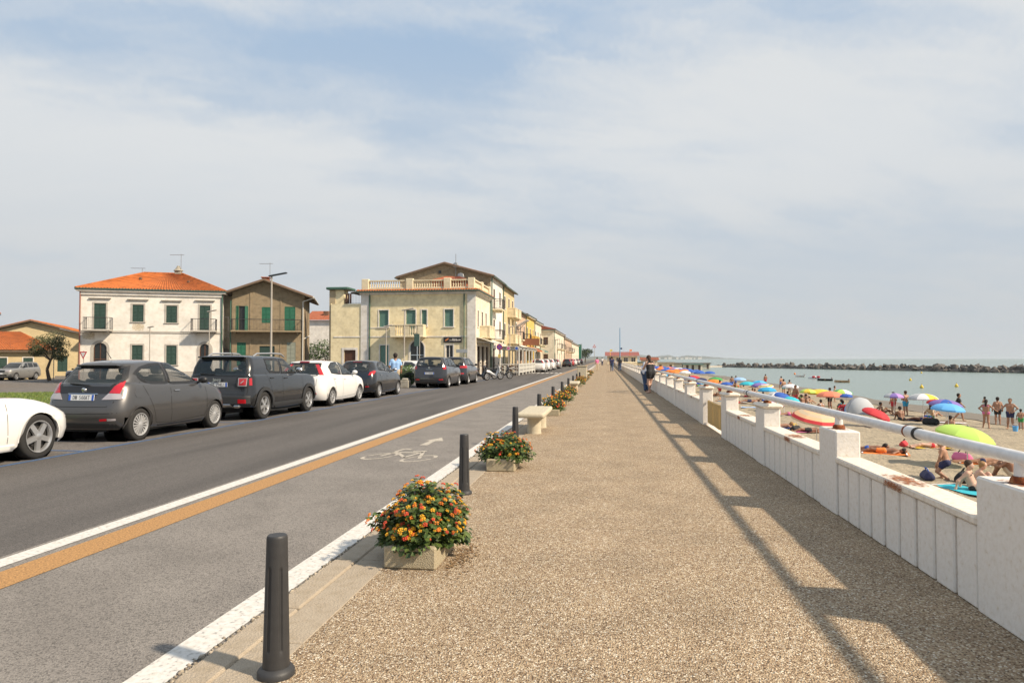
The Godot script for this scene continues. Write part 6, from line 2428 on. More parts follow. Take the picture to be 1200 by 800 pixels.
func build_cars() -> void:
	car_materials()
	var DG := Vector3(1, 0, 1)
	var RE := Vector3(0, 0, 1)
	# grey hatchback, the nearest whole car
	var s := hatch_spec()
	s.merge({
		"l": 3.72, "w": 1.66, "r": 0.305, "axles": [1.28, -1.20], "paint": "paint_grey", "rim": "many", "spokes": 17, "rim_mat": mats.hubcap, "rim_r": 0.7,
		"levels": [[0.24, 0.19, 0.2, 0.08, 0.10, 0.12], [0.34, 0.25, 0.3, 0.03, 0.02, 0.05], [0.5, 0.45, 0.45, 0.0, 0.0, 0.0], [0.64, 0.64, 0.6, 0.004, 0.02, 0.01], [0.80, 0.82, 0.74, 0.012, 0.06, 0.05], [0.97, 0.97, 0.86, 0.045, 0.14, 0.14]],
		"belt": {"inset": 0.115, "zr": 1.66, "zf": -0.98, "yr": 1.10, "yf": 1.02, "rr": 0.32, "br": 0.1},
		"roof": {"inset": 0.26, "zr": 1.36, "zf": -0.21, "y": 1.475, "drop_f": 0.12, "drop_r": 0.09, "rr": 0.22, "br": 0.08},
		"side_windows": [[-0.80, 1.045, -0.48, 1.24, -0.18, 1.385, 0.1, 1.43, 0.34, 1.44, 0.30, 1.06], [0.41, 1.07, 0.43, 1.44, 0.75, 1.42, 1.05, 1.36, 1.27, 1.26, 1.12, 1.14, 0.9, 1.085]],
		"rear_window": [-0.50, 0.99, 0.50, 0.99, 0.60, 1.10, 0.62, 1.18, 0.52, 1.39, -0.52, 1.39, -0.62, 1.18, -0.60, 1.10],
		"patches": [
			["tail_lamp", "lamp_red", DG, [-0.86, 0.91, -0.70, 0.90, -0.58, 1.13, -0.66, 1.11, -0.78, 1.03], 0.012, true],
			["reversing_lamp", "lamp_clear", DG, [-0.98, 0.79, -0.64, 0.80, -0.69, 0.895, -0.87, 0.905], 0.012, true],
			["reflector", "lamp_red", RE, [0.40, 0.40, 0.53, 0.41, 0.53, 0.45, 0.40, 0.44], 0.008, true],
			["fog_lamp", "lamp_clear", RE, [0.545, 0.405, 0.68, 0.415, 0.68, 0.45, 0.545, 0.45], 0.008, true],
			["hatch_panel", "car_trim", RE, [-0.52, 0.90, 0.52, 0.90, 0.60, 0.985, -0.60, 0.985], 0.005],
			["lower_bumper", "car_plastic", RE, [-0.72, 0.26, 0.72, 0.26, 0.66, 0.37, -0.66, 0.37], 0.004],
			["fuel_flap", "paint_grey", Vector3(1, 0, 0), [-1.40, 0.82, -1.28, 0.80, -1.22, 0.88, -1.27, 0.99, -1.38, 1.0, -1.44, 0.9], 0.004],
			["side_strip", "car_trim", Vector3(1, 0, 0), [-0.75, 0.235, 0.75, 0.235, 0.75, 0.255, -0.75, 0.255], 0.006, true],
			["number_light", "chrome", RE, [-0.3, 0.885, 0.3, 0.885, 0.3, 0.898, -0.3, 0.898], 0.02]],
		"seams": [[-0.86, 0.32, -0.88, 0.7, -0.84, 1.02], [0.36, 0.27, 0.38, 0.7, 0.355, 1.04], [-0.86, 0.32, 0.36, 0.27], [0.36, 0.27, 0.82, 0.3, 0.93, 0.62, 1.12, 0.95, 1.2, 1.1]],
		"rear_seams": [[-0.66, 1.0, -0.62, 0.74, -0.5, 0.66, 0.5, 0.66, 0.62, 0.74, 0.66, 1.0], [-0.7, 0.55, -0.3, 0.535, 0.3, 0.535, 0.7, 0.55]],
		"handles": [[0.18, 0.90]], "plate": ["DM 566KT", 0.83, -0.14], "wiper": [-0.30, 1.07, 0.1, 1.045], "aerial": Vector3(0, 1.55, 1.05), "mirror_z": -0.62, "mirror_y": 1.05,
	}, true)
	var t := make_car(s, "dark grey hatchback parked in front of the white house", Vector3(-9.56, ROAD_Y, -13.2), 0.0)
	var m := MB.new()
	m.xf = Transform3D(Basis(Vector3.RIGHT, 0.25), Vector3(0, 0.955, 1.735))
	m.ball(Vector3.ZERO, Vector3(0.055, 0.06, 0.02), 6, 12)
	obj("badge", m, mats.chrome, t)
	m = MB.new()
	m.xf = Transform3D(Basis(Vector3.RIGHT, -0.15), Vector3(0, 1.415, 1.37))
	m.cbox(Vector3.ZERO, Vector3(0.86, 0.03, 0.14), 0.014)
	obj("spoiler", m, mats.paint_grey, t)

	# black off-roader
	s = hatch_spec()
	s.merge({
		"called": "parked_suv", "l": 4.12, "w": 1.79, "r": 0.35, "axles": [1.30, -1.32], "paint": "paint_black", "rim": "double", "spokes": 5, "rim_r": 0.66, "dark_glass": false, "rr": 0.22, "br": 0.04, "bf": 0.1, "rf": 0.3, "lip": "car_plastic", "lip_w": 0.085, "lip_off": 0.016, "arch_gap": 0.05, "hood": 3.0,
		"levels": [[0.34, 0.24, 0.3, 0.06, 0.10, 0.10], [0.42, 0.32, 0.38, 0.02, 0.0, 0.0], [0.58, 0.5, 0.5, 0.0, 0.0, 0.0], [0.68, 0.72, 0.68, 0.008, 0.05, 0.02], [0.9, 0.92, 0.88, 0.02, 0.06, 0.03], [1.06, 1.06, 1.0, 0.04, 0.08, 0.08]],
		"belt": {"inset": 0.085, "zr": 1.95, "zf": -0.98, "yr": 1.14, "yf": 1.12, "rr": 0.16, "br": 0.03},
		"roof": {"inset": 0.2, "zr": 1.78, "zf": -0.32, "y": 1.58, "drop_f": 0.07, "drop_r": 0.02, "rr": 0.14, "br": 0.03, "crown": 0.8},
		"side_windows": [[-0.76, 1.16, -0.36, 1.48, 0.26, 1.53, 0.26, 1.17], [0.36, 1.18, 0.36, 1.53, 1.05, 1.53, 1.05, 1.30, 0.92, 1.2]],
		"rear_window": [-0.70, 1.13, 0.70, 1.13, 0.72, 1.3, 0.64, 1.54, -0.64, 1.54, -0.72, 1.3],
		"front_window": [-0.64, 1.14, 0.64, 1.14, 0.56, 1.52, -0.56, 1.52],
		"patches": [
			["tail_lamp_frame", "car_trim", RE, [0.50, 0.83, 0.76, 0.83, 0.78, 0.87, 0.78, 1.06, 0.72, 1.09, 0.52, 1.09, 0.49, 1.05, 0.49, 0.86], 0.02, true],
			["tail_lamp_rim", "lamp_clear", RE, [0.535, 0.86, 0.745, 0.86, 0.75, 1.065, 0.535, 1.065], 0.026, true],
			["tail_lamp", "lamp_red", RE, [0.56, 0.885, 0.73, 0.885, 0.735, 1.05, 0.56, 1.05], 0.032, true],
			["tail_lamp_cross", "lamp_clear", RE, [0.60, 0.93, 0.615, 0.92, 0.68, 0.985, 0.69, 1.0, 0.675, 1.005, 0.61, 0.945], 0.038, true],
			["side_lamp", "lamp_red", DG, [-0.80, 0.88, -0.73, 0.88, -0.73, 1.06, -0.80, 1.06], 0.01, true],
			["reflector", "lamp_red", RE, [0.56, 0.44, 0.76, 0.44, 0.76, 0.54, 0.56, 0.54], 0.012, true],
			["lower_bumper", "car_plastic", RE, [-0.84, 0.3, 0.84, 0.3, 0.84, 0.62, -0.84, 0.62], 0.006],
			["skid_plate", "chrome", RE, [-0.42, 0.34, 0.42, 0.34, 0.36, 0.42, -0.36, 0.42], 0.016],
			["side_sill", "car_plastic", Vector3(1, 0, 0), [-0.86, 0.26, 0.9, 0.26, 0.9, 0.40, -0.86, 0.40], 0.012, true],
			["brake_lamp", "lamp_dark", RE, [-0.2, 1.565, 0.2, 1.565, 0.2, 1.585, -0.2, 1.585], 0.03],
			["front_lamp", "lamp_clear", Vector3(1, 0, -1), [0.72, 0.9, 0.9, 0.9, 0.9, 1.0, 0.74, 1.0], 0.012, true]],
		"seams": [[-0.9, 0.42, -0.92, 0.8, -0.86, 1.14], [0.31, 0.42, 0.31, 1.16], [-0.9, 0.42, 0.84, 0.42], [0.84, 0.42, 0.98, 0.85, 1.15, 1.18]],
		"rear_seams": [[-0.78, 1.1, -0.76, 0.66, 0.76, 0.66, 0.78, 1.1]],
		"handles": [[0.14, 1.02], [0.9, 1.04]], "handle_mat": "car_trim", "plate": ["FP 234EJ", 0.90, 0.0], "wiper": [-0.5, 1.16, -0.1, 1.15], "aerial": Vector3(0.1, 1.64, 1.5), "mirror_z": -0.52, "mirror_y": 1.19, "mirror_mat": "chrome",
	}, true)
	t = make_car(s, "black boxy off-roader with square red tail lamps and roof rails", Vector3(-9.56, ROAD_Y, -17.87), 0.0)
	for x in [-0.62, 0.62]:
		m = MB.new()
		m.path([Vector3(x, 1.60, 1.45), Vector3(x, 1.675, 1.25), Vector3(x, 1.69, 0.5), Vector3(x, 1.675, -0.05), Vector3(x, 1.60, -0.25)], 0.022, 8)
		obj("roof_rail", m, mats.alloy, t)
	m = MB.new()
	m.cbox(Vector3(0, 1.585, 1.80), Vector3(1.26, 0.04, 0.18), 0.018)
	obj("spoiler", m, mats.paint_black, t)
	m = MB.new()
	m.xf = Transform3D(Basis(Vector3.RIGHT, PI / 2), Vector3(0.52, 0.37, 1.93))
	m.cbox(Vector3.ZERO, Vector3(0.2, 0.26, 0.09), 0.04)
	obj("exhaust", m, mats.chrome, t)
	wordmark(t, Transform3D(Basis(), Vector3(0, 1.02, 2.045)), "Jeep", 0.11, mats.chrome)

	# white hatchback
	s = hatch_spec()
	s.merge({
		"l": 4.04, "w": 1.7, "r": 0.305, "axles": [1.22, -1.24], "paint": "paint_white_car", "rim": "many", "spokes": 9, "rim_mat": mats.hubcap,
		"levels": [[0.22, 0.18, 0.2, 0.08, 0.12, 0.12], [0.32, 0.24, 0.28, 0.03, 0.03, 0.05], [0.48, 0.43, 0.42, 0.0, 0.0, 0.0], [0.62, 0.62, 0.58, 0.0, 0.015, 0.01], [0.80, 0.80, 0.7, 0.012, 0.04, 0.05], [0.96, 0.94, 0.80, 0.035, 0.09, 0.13]],
		"belt": {"inset": 0.10, "zr": 1.80, "zf": -1.12, "yr": 1.04, "yf": 0.97},
		"roof": {"inset": 0.25, "zr": 1.50, "zf": -0.25, "y": 1.43, "drop_f": 0.1, "drop_r": 0.06},
		"side_windows": [[-0.86, 1.0, -0.2, 1.36, 0.26, 1.41, 0.26, 1.02], [0.36, 1.03, 0.36, 1.41, 0.85, 1.39, 1.22, 1.26, 1.12, 1.09]],
		"rear_window": [-0.58, 1.02, 0.58, 1.02, 0.52, 1.38, -0.52, 1.38],
		"patches": [
			["tail_lamp", "lamp_red", DG, [-0.82, 1.02, -0.68, 1.02, -0.72, 1.36, -0.80, 1.38], 0.012, true],
			["reflector", "lamp_red", RE, [0.38, 0.40, 0.62, 0.42, 0.60, 0.47, 0.38, 0.45], 0.01, true],
			["brake_lamp", "lamp_dark", RE, [-0.16, 1.41, 0.16, 1.41, 0.16, 1.435, -0.16, 1.435], 0.03]],
		"rear_seams": [[-0.6, 1.0, -0.58, 0.7, -0.45, 0.62, 0.45, 0.62, 0.58, 0.7, 0.6, 1.0]],
		"handle_mat": "paint_white_car", "mirror_mat": "paint_white_car", "wiper": [-0.3, 1.08, 0.1, 1.06], "plate": ["EB 715RK", 0.52, 0.0],
	}, true)
	make_car(s, "white hatchback with tall red corner lamps behind the black off-roader", Vector3(-9.66, ROAD_Y, -22.55), 0.0)
	var white_spec := s.duplicate(true)

	# black small hatchback
	s = hatch_spec()
	s.merge({
		"paint": "paint_black", "rim": "five", "spokes": 9,
		"levels": [[0.24, 0.19, 0.2, 0.08, 0.10, 0.12], [0.34, 0.25, 0.3, 0.03, 0.02, 0.05], [0.5, 0.45, 0.44, 0.0, 0.0, 0.0], [0.64, 0.64, 0.6, 0.004, 0.02, 0.01], [0.82, 0.84, 0.74, 0.012, 0.06, 0.05], [0.98, 0.98, 0.84, 0.04, 0.13, 0.14]],
		"belt": {"inset": 0.11, "zr": 1.74, "zf": -1.05, "yr": 1.10, "yf": 1.0, "rr": 0.3, "br": 0.1},
		"patches": [
			["tail_lamp", "lamp_red", DG, [-0.88, 0.90, -0.66, 0.93, -0.52, 1.05, -0.6, 1.08, -0.8, 1.02], 0.014, true],
			["reflector", "lamp_red", RE, [0.5, 0.44, 0.64, 0.45, 0.64, 0.49, 0.5, 0.48], 0.01, true],
			["brake_lamp", "lamp_dark", RE, [-0.18, 1.40, 0.18, 1.40, 0.18, 1.425, -0.18, 1.425], 0.03]],
		"side_windows": [[-0.80, 1.04, -0.18, 1.36, 0.28, 1.40, 0.28, 1.06], [0.38, 1.07, 0.38, 1.40, 0.8, 1.38, 1.12, 1.25, 1.05, 1.13]],
		"rear_window": [-0.52, 1.08, 0.52, 1.08, 0.5, 1.38, -0.5, 1.38], "plate": ["DT 208XA", 0.72, 0.0], "mirror_mat": "chrome",
	}, true)
	make_car(s, "black small hatchback with pointed red tail lamps beside the man in blue", Vector3(-9.68, ROAD_Y, -27.3), 0.0)

	# tall dark people carrier and the crossover in front of it
	s = hatch_spec()
	s.merge({
		"called": "parked_minivan", "l": 4.15, "w": 1.79, "r": 0.31, "axles": [1.25, -1.3], "paint": "paint_anthracite", "rim": "five", "spokes": 7,
		"levels": [[0.26, 0.2, 0.22, 0.08, 0.10, 0.12], [0.36, 0.27, 0.32, 0.03, 0.0, 0.05], [0.56, 0.48, 0.48, 0.0, 0.0, 0.0], [0.72, 0.72, 0.66, 0.004, 0.03, 0.01], [0.92, 0.92, 0.84, 0.012, 0.05, 0.05], [1.06, 1.05, 0.94, 0.035, 0.08, 0.12]],
		"belt": {"inset": 0.09, "zr": 1.96, "zf": -1.3, "yr": 1.14, "yf": 1.06},
		"roof": {"inset": 0.22, "zr": 1.74, "zf": -0.4, "y": 1.58, "drop_f": 0.1, "drop_r": 0.03},
		"side_windows": [[-0.95, 1.1, -0.3, 1.5, 0.26, 1.55, 0.26, 1.12], [0.36, 1.13, 0.36, 1.55, 1.0, 1.54, 1.0, 1.16], [1.1, 1.17, 1.1, 1.53, 1.4, 1.5, 1.5, 1.2]],
		"rear_window": [-0.66, 1.14, 0.66, 1.14, 0.6, 1.53, -0.6, 1.53],
		"front_window": [-0.66, 1.08, 0.66, 1.08, 0.56, 1.5, -0.56, 1.5],
		"patches": [
			["tail_lamp", "lamp_red", DG, [-0.86, 0.98, -0.68, 0.98, -0.66, 1.10, -0.70, 1.16, -0.84, 1.16, -0.88, 1.08], 0.016, true],
			["reflector", "lamp_red", RE, [0.52, 0.42, 0.74, 0.43, 0.72, 0.49, 0.52, 0.48], 0.01, true],
			["bumper_strip", "chrome", RE, [-0.5, 0.50, 0.5, 0.50, 0.5, 0.515, -0.5, 0.515], 0.008],
			["hatch_bar", "chrome", RE, [-0.16, 0.97, 0.16, 0.97, 0.16, 0.985, -0.16, 0.985], 0.02]],
		"plate": ["EX 390LM", 0.78, 0.0], "wiper": [-0.1, 1.17, 0.3, 1.17], "handles": [[0.16, 1.0], [0.9, 1.02]],
	}, true)
	t = make_car(s, "dark grey tall minivan seen from behind with round red lamps", Vector3(-9.08, ROAD_Y, -36.7), 0.0)
	m = MB.new()
	m.xf = Transform3D(Basis(Vector3.RIGHT, PI / 2), Vector3(0, 1.06, 2.03))
	m.lathe([Vector2(0.06, 0.0), Vector2(0.055, 0.012), Vector2(0.0, 0.015)], 16)
	obj("badge", m, mats.chrome, t)
	var s2 := s.duplicate(true)
	s2.merge({"called": "parked_crossover", "patches": [["tail_lamp", "lamp_red", DG, [-1.05, 0.98, -0.6, 0.98, -0.5, 1.08, -0.64, 1.14, -1.05, 1.1], 0.014, true], ["reflector", "lamp_red", RE, [0.4, 0.62, 0.74, 0.62, 0.74, 0.70, 0.4, 0.70], 0.01, true]]}, true)
	s2.erase("plate")
	make_car(s2, "dark crossover parked in front of the minivan beside the motorbikes", Vector3(-9.05, ROAD_Y, -41.8), 0.0)

	# white coupe cut by the left edge: only its front wing shows
	s = hatch_spec()
	s.merge({
		"called": "parked_coupe", "l": 4.6, "w": 1.86, "r": 0.345, "axles": [1.35, -1.40], "paint": "paint_white_car", "rim": "five", "spokes": 5, "rim_r": 0.72, "rf": 0.55, "bf": 0.2, "hood": 2.6, "arch_gap": 0.04,
		"levels": [[0.22, 0.17, 0.2, 0.08, 0.12, 0.10], [0.3, 0.22, 0.28, 0.03, 0.03, 0.03], [0.45, 0.4, 0.42, 0.0, 0.0, 0.0], [0.6, 0.6, 0.56, 0.0, 0.015, 0.01], [0.80, 0.78, 0.66, 0.01, 0.04, 0.05], [0.93, 0.89, 0.73, 0.04, 0.1, 0.15]],
		"belt": {"inset": 0.11, "zr": 1.9, "zf": -0.95, "yr": 0.99, "yf": 0.96},
		"roof": {"inset": 0.3, "zr": 0.95, "zf": -0.1, "y": 1.33, "drop_f": 0.06, "drop_r": 0.06},
		"side_windows": [[-0.65, 1.0, -0.05, 1.28, 0.5, 1.3, 0.6, 1.03], [0.68, 1.03, 0.6, 1.29, 1.0, 1.22, 1.3, 1.05]],
		"rear_window": [-0.55, 1.02, 0.55, 1.02, 0.45, 1.28, -0.45, 1.28], "front_window": [-0.62, 0.99, 0.62, 0.99, 0.48, 1.28, -0.48, 1.28],
		"seams": [[-0.82, 0.3, -0.8, 0.95], [0.6, 0.28, 0.62, 1.0]],
		"patches": [["front_lamp", "lamp_clear", Vector3(1, 0, -1), [0.95, 0.60, 1.25, 0.58, 1.3, 0.68, 1.0, 0.72], 0.01, true], ["side_sill", "paint_white_car", Vector3(1, 0, 0), [-0.95, 0.19, 0.95, 0.19, 0.95, 0.27, -0.95, 0.27], 0.02, true]],
	}, true)
	make_car(s, "white coupe cut off by the left edge of the picture", Vector3(-9.61, ROAD_Y, -8.12), 0.0)

	# cars in the car park on the left, seen from the front
	s = hatch_spec()
	s.merge({
		"called": "parked_suv", "l": 4.6, "w": 1.85, "r": 0.36, "axles": [1.35, -1.4], "paint": "paint_silver", "simple": true, "ns": 40, "nr": 8, "rf": 0.35,
		"levels": [[0.3, 0.22, 0.28, 0.08, 0.10, 0.12], [0.38, 0.3, 0.36, 0.03, 0.0, 0.03], [0.56, 0.5, 0.5, 0.0, 0.0, 0.0], [0.74, 0.74, 0.7, 0.004, 0.03, 0.01], [0.96, 0.96, 0.9, 0.012, 0.05, 0.05], [1.1, 1.08, 1.0, 0.035, 0.08, 0.12]],
		"belt": {"inset": 0.09, "zr": 2.16, "zf": -0.95, "yr": 1.18, "yf": 1.12},
		"roof": {"inset": 0.22, "zr": 1.95, "zf": -0.25, "y": 1.64, "drop_f": 0.08, "drop_r": 0.03},
		"side_windows": [[-0.72, 1.16, -0.2, 1.55, 0.26, 1.6, 0.26, 1.18], [0.36, 1.19, 0.36, 1.6, 1.0, 1.6, 1.0, 1.2], [1.1, 1.2, 1.1, 1.59, 1.7, 1.55, 1.7, 1.22]],
		"rear_window": [-0.66, 1.2, 0.66, 1.2, 0.6, 1.58, -0.6, 1.58], "front_window": [-0.68, 1.14, 0.68, 1.14, 0.58, 1.56, -0.58, 1.56],
		"patches": [["front_lamp", "lamp_clear", Vector3(1, 0, -1), [0.85, 0.78, 1.25, 0.78, 1.2, 0.95, 0.9, 0.95], 0.01, true], ["grille", "car_trim", Vector3(0, 0, -1), [-0.42, 0.76, 0.42, 0.76, 0.42, 0.93, -0.42, 0.93], 0.01], ["bumper_opening", "car_trim", Vector3(0, 0, -1), [-0.6, 0.42, 0.6, 0.42, 0.6, 0.55, -0.6, 0.55], 0.008], ["number_plate", "plate_white", Vector3(0, 0, -1), [-0.26, 0.58, 0.26, 0.58, 0.26, 0.69, -0.26, 0.69], 0.02]],
	}, true)
	make_car(s, "silver off-roader facing us in the car park beyond the lawn", Vector3(-54.9, -0.49, -57.4), deg_to_rad(-170), "cars in the car park beyond the lawn")
	s2 = s.duplicate(true)
	s2.merge({"called": "parked_car", "paint": "paint_blue_car", "r": 0.32}, true)
	t = make_car(s2, "dark blue car facing us right of the tree in the car park", Vector3(-47.6, -0.49, -57.3), deg_to_rad(-162), "cars in the car park beyond the lawn")
	t.scale = Vector3(1, 0.86, 1)
	s2 = s.duplicate(true)
	s2.merge({"called": "parked_car", "paint": "paint_anthracite", "r": 0.32}, true)
	t = make_car(s2, "dark car just showing at the left edge of the car park", Vector3(-60.3, -0.49, -57.8), deg_to_rad(-170), "cars in the car park beyond the lawn")
	t.scale = Vector3(1, 0.86, 1)

	# cars farther up the street
	s2 = white_spec.duplicate(true)
	s2.merge({"simple": true, "ns": 36, "nr": 7, "r": 0.31}, true)
	s2.erase("plate")
	s2.erase("wiper")
	var labs := ["white car nearest beyond the white pergola", "white car second beyond the white pergola", "white car third beyond the white pergola", "brown car beyond the white cars past the pergola", "dark car farther up the street left of the red one", "red car far up the street", "white car beyond the red one", "pale car near the end of the street", "dark car at the far end of the street"]
	var cols := ["paint_white_car", "paint_white_car", "paint_white_car", "paint_silver", "paint_anthracite", "paint_red_car", "paint_white_car", "paint_silver", "paint_black"]
	var protos := {}
	for k in 9:
		var z := [-79.0, -86.0, -94.0, -105.0, -128.0, -140.0, -152.0, -170.0, -195.0][k] as float
		var at := Vector3(-7.6 + 0.6 * float(k > 3), ROAD_Y, z)
		if protos.has(cols[k]):
			copy_of(protos[cols[k]], labs[k], at)
		else:
			s2.paint = cols[k]
			protos[cols[k]] = make_car(s2, labs[k], at, 0.0, "cars parked farther up the street")
	build_bikes()


func build_bikes() -> void:
	mk("scooter_white", lin(0.6, 0.6, 0.6), 0.3, {"coat": 0.8})
	var spots := [[Vector3(-8.75, ROAD_Y, -47.2), "paint_black", "dark scooter with black top box nearest the parked crossover", -0.75, true], [Vector3(-8.2, ROAD_Y, -49.6), "scooter_white", "white scooter between two dark motorbikes by the shop fronts", -0.9, false], [Vector3(-7.8, ROAD_Y, -51.5), "paint_black", "black motorbike last in the row by the no parking sign", -1.0, false]]
	for sp in spots:
		var t := thing("scooter", sp[2], "scooter", sp[0], sp[3] + PI * 0.0, "motorbikes parked by the shop fronts")
		var R := 0.28
		for z in [0.62, -0.66]:
			wheel_small(t, Vector3(0, R, z), R)
		var m := MB.new()
		var pts := []
		# rear body, hull of three rings
		for r in [[0.80, 0.62, 0.05, 0.08], [0.62, 0.62, 0.14, 0.14], [0.3, 0.56, 0.17, 0.16], [0.05, 0.42, 0.17, 0.12], [-0.2, 0.32, 0.16, 0.06]]:
			for k in 13:
				var a := TAU * k / 12.0
				pts.append(Vector3(cos(a) * r[2], r[1] + sin(a) * r[3], r[0]))
		m.grid(pts, 13, false)
		obj("rear_body", m, mats[sp[1]], t)
		m = MB.new()
		pts = []
		for r in [[-0.28, 0.28, 0.2], [-0.42, 0.5, 0.24], [-0.5, 0.75, 0.2], [-0.44, 0.98, 0.14]]:
			for k in 9:
				var a := PI * k / 8.0
				pts.append(Vector3(cos(a) * r[2], r[1], r[0] - sin(a) * 0.1))
		m.grid(pts, 9, true)
		obj("leg_shield", m, mats[sp[1]], t)
		m = MB.new()
		m.xf = Transform3D(Basis(Vector3.RIGHT, 0.06), Vector3(0, 0.79, 0.38))
		m.cbox(Vector3.ZERO, Vector3(0.26, 0.12, 0.72), 0.05)
		obj("seat", m, mats.car_plastic, t)
		m = MB.new()
		m.tube(Vector3(0, R, -0.66), Vector3(0, 0.95, -0.42), 0.035, 0.035, 8)
		obj("fork", m, mats.alloy, t)
		m = MB.new()
		m.path([Vector3(-0.34, 1.06, -0.3), Vector3(-0.12, 1.02, -0.42), Vector3(0.12, 1.02, -0.42), Vector3(0.34, 1.06, -0.3)], 0.022, 6)
		obj("handlebar", m, mats.car_plastic, t)
		m = MB.new()
		m.cbox(Vector3(0, 1.0, -0.48), Vector3(0.2, 0.16, 0.12), 0.05)
		obj("headlamp", m, mats.lamp_clear, t)
		for x in [-0.3, 0.3]:
			m = MB.new()
			m.tube(Vector3(x * 0.8, 1.04, -0.36), Vector3(x, 1.22, -0.34), 0.008, 0.008, 4)
			m.ball(Vector3(x, 1.24, -0.34), Vector3(0.06, 0.04, 0.02), 4, 8)
			obj("mirror", m, mats.car_trim, t)
		m = MB.new()
		m.xf = Transform3D(Basis(Vector3.UP, PI), Vector3.ZERO)
		m.lathe([Vector2(0.0, 0)], 3)
		m = MB.new()
		for k in 10:
			var a := PI * (0.15 + 0.7 * k / 10.0)
			var b := PI * (0.15 + 0.7 * (k + 1) / 10.0)
			m.quad(Vector3(-0.06, R + sin(a) * 0.32, -0.66 - cos(a) * 0.32), Vector3(0.06, R + sin(a) * 0.32, -0.66 - cos(a) * 0.32), Vector3(0.06, R + sin(b) * 0.32, -0.66 - cos(b) * 0.32), Vector3(-0.06, R + sin(b) * 0.32, -0.66 - cos(b) * 0.32))
		obj("mudguard", m, mats[sp[1]], t)
		if sp[4]:
			m = MB.new()
			m.cbox(Vector3(0, 1.02, 0.82), Vector3(0.42, 0.32, 0.42), 0.09)
			obj("top_box", m, mats.car_plastic, t)
		m = MB.new()
		m.tube(Vector3(0.12, 0.3, 0.6), Vector3(0.16, 0.42, 1.0), 0.05, 0.06, 8)
		obj("exhaust", m, mats.alloy, t)
		m = MB.new()
		m.tube(Vector3(-0.1, 0.25, 0.1), Vector3(-0.3, 0.0, 0.18), 0.014, 0.014, 5)
		obj("side_stand", m, mats.car_trim, t)


func wheel_small(t: Node3D, at: Vector3, r: float) -> void:
	var m := MB.new()
	m.xf = Transform3D(Basis(Vector3.BACK, -PI / 2), at)
	m.lathe([Vector2(r * 0.7, -0.05), Vector2(r * 0.9, -0.06), Vector2(r, -0.03), Vector2(r, 0.03), Vector2(r * 0.9, 0.06), Vector2(r * 0.7, 0.05)], 24)
	var o := obj("wheel", m, mats.tyre, t)
	m = MB.new()
	m.xf = Transform3D(Basis(Vector3.BACK, -PI / 2), at)
	m.lathe([Vector2(r * 0.62, -0.04), Vector2(r * 0.7, -0.04), Vector2(r * 0.7, 0.04), Vector2(r * 0.62, 0.04)], 20)
	for k in 5:
		m.xf = Transform3D(Basis(Vector3.RIGHT, TAU * k / 5.0), at)
		m.cbox(Vector3(0, r * 0.34, 0), Vector3(0.04, r * 0.66, 0.035), 0.01)
	obj("rim", m, mats.alloy, o)


# ------------------------------------------------------------------ trees, hedges, street furniture
func crown(t: Node3D, called: String, lumps: Array, n: int, leaf: float, c0: Color, c1: Color, sd: int) -> void:
	# lumps: [centre, radius]; leaves spread through their volume
	rng.seed = sd
	var m := MB.new()
	m.tint = true
	var f := FastNoiseLite.new()
	f.seed = sd
	f.frequency = 0.9
	for k in n:
		var l: Array = lumps[rng.randi() % lumps.size()]
		var d := Vector3(rng.randfn(), rng.randfn(), rng.randfn()).normalized()
		var rad: Vector3 = l[1]
		var p: Vector3 = l[0] + d * rad * pow(rng.randf(), 0.4)
		if f.get_noise_3dv(p * 1.6) < -0.12:
			continue
		var o := Vector3(rng.randfn(), rng.randfn() * 0.6, rng.randfn()).normalized()
		var nr := (d + Vector3(rng.randfn(), rng.randfn(), rng.randfn()) * 0.7).normalized()
		o = (o - nr * o.dot(nr)).normalized()
		m.col = c0.lerp(c1, rng.randf())
		leaf_shape(m, p, o, nr, leaf * rng.randf_range(0.7, 1.4), leaf * 0.32)
	var g := obj(called, m, mk("tree_leaf", Color.WHITE, 0.65, {"vcol": 1, "backlight": Color(0.10, 0.14, 0.04)}), t)
	g.set_meta("kind", "stuff")


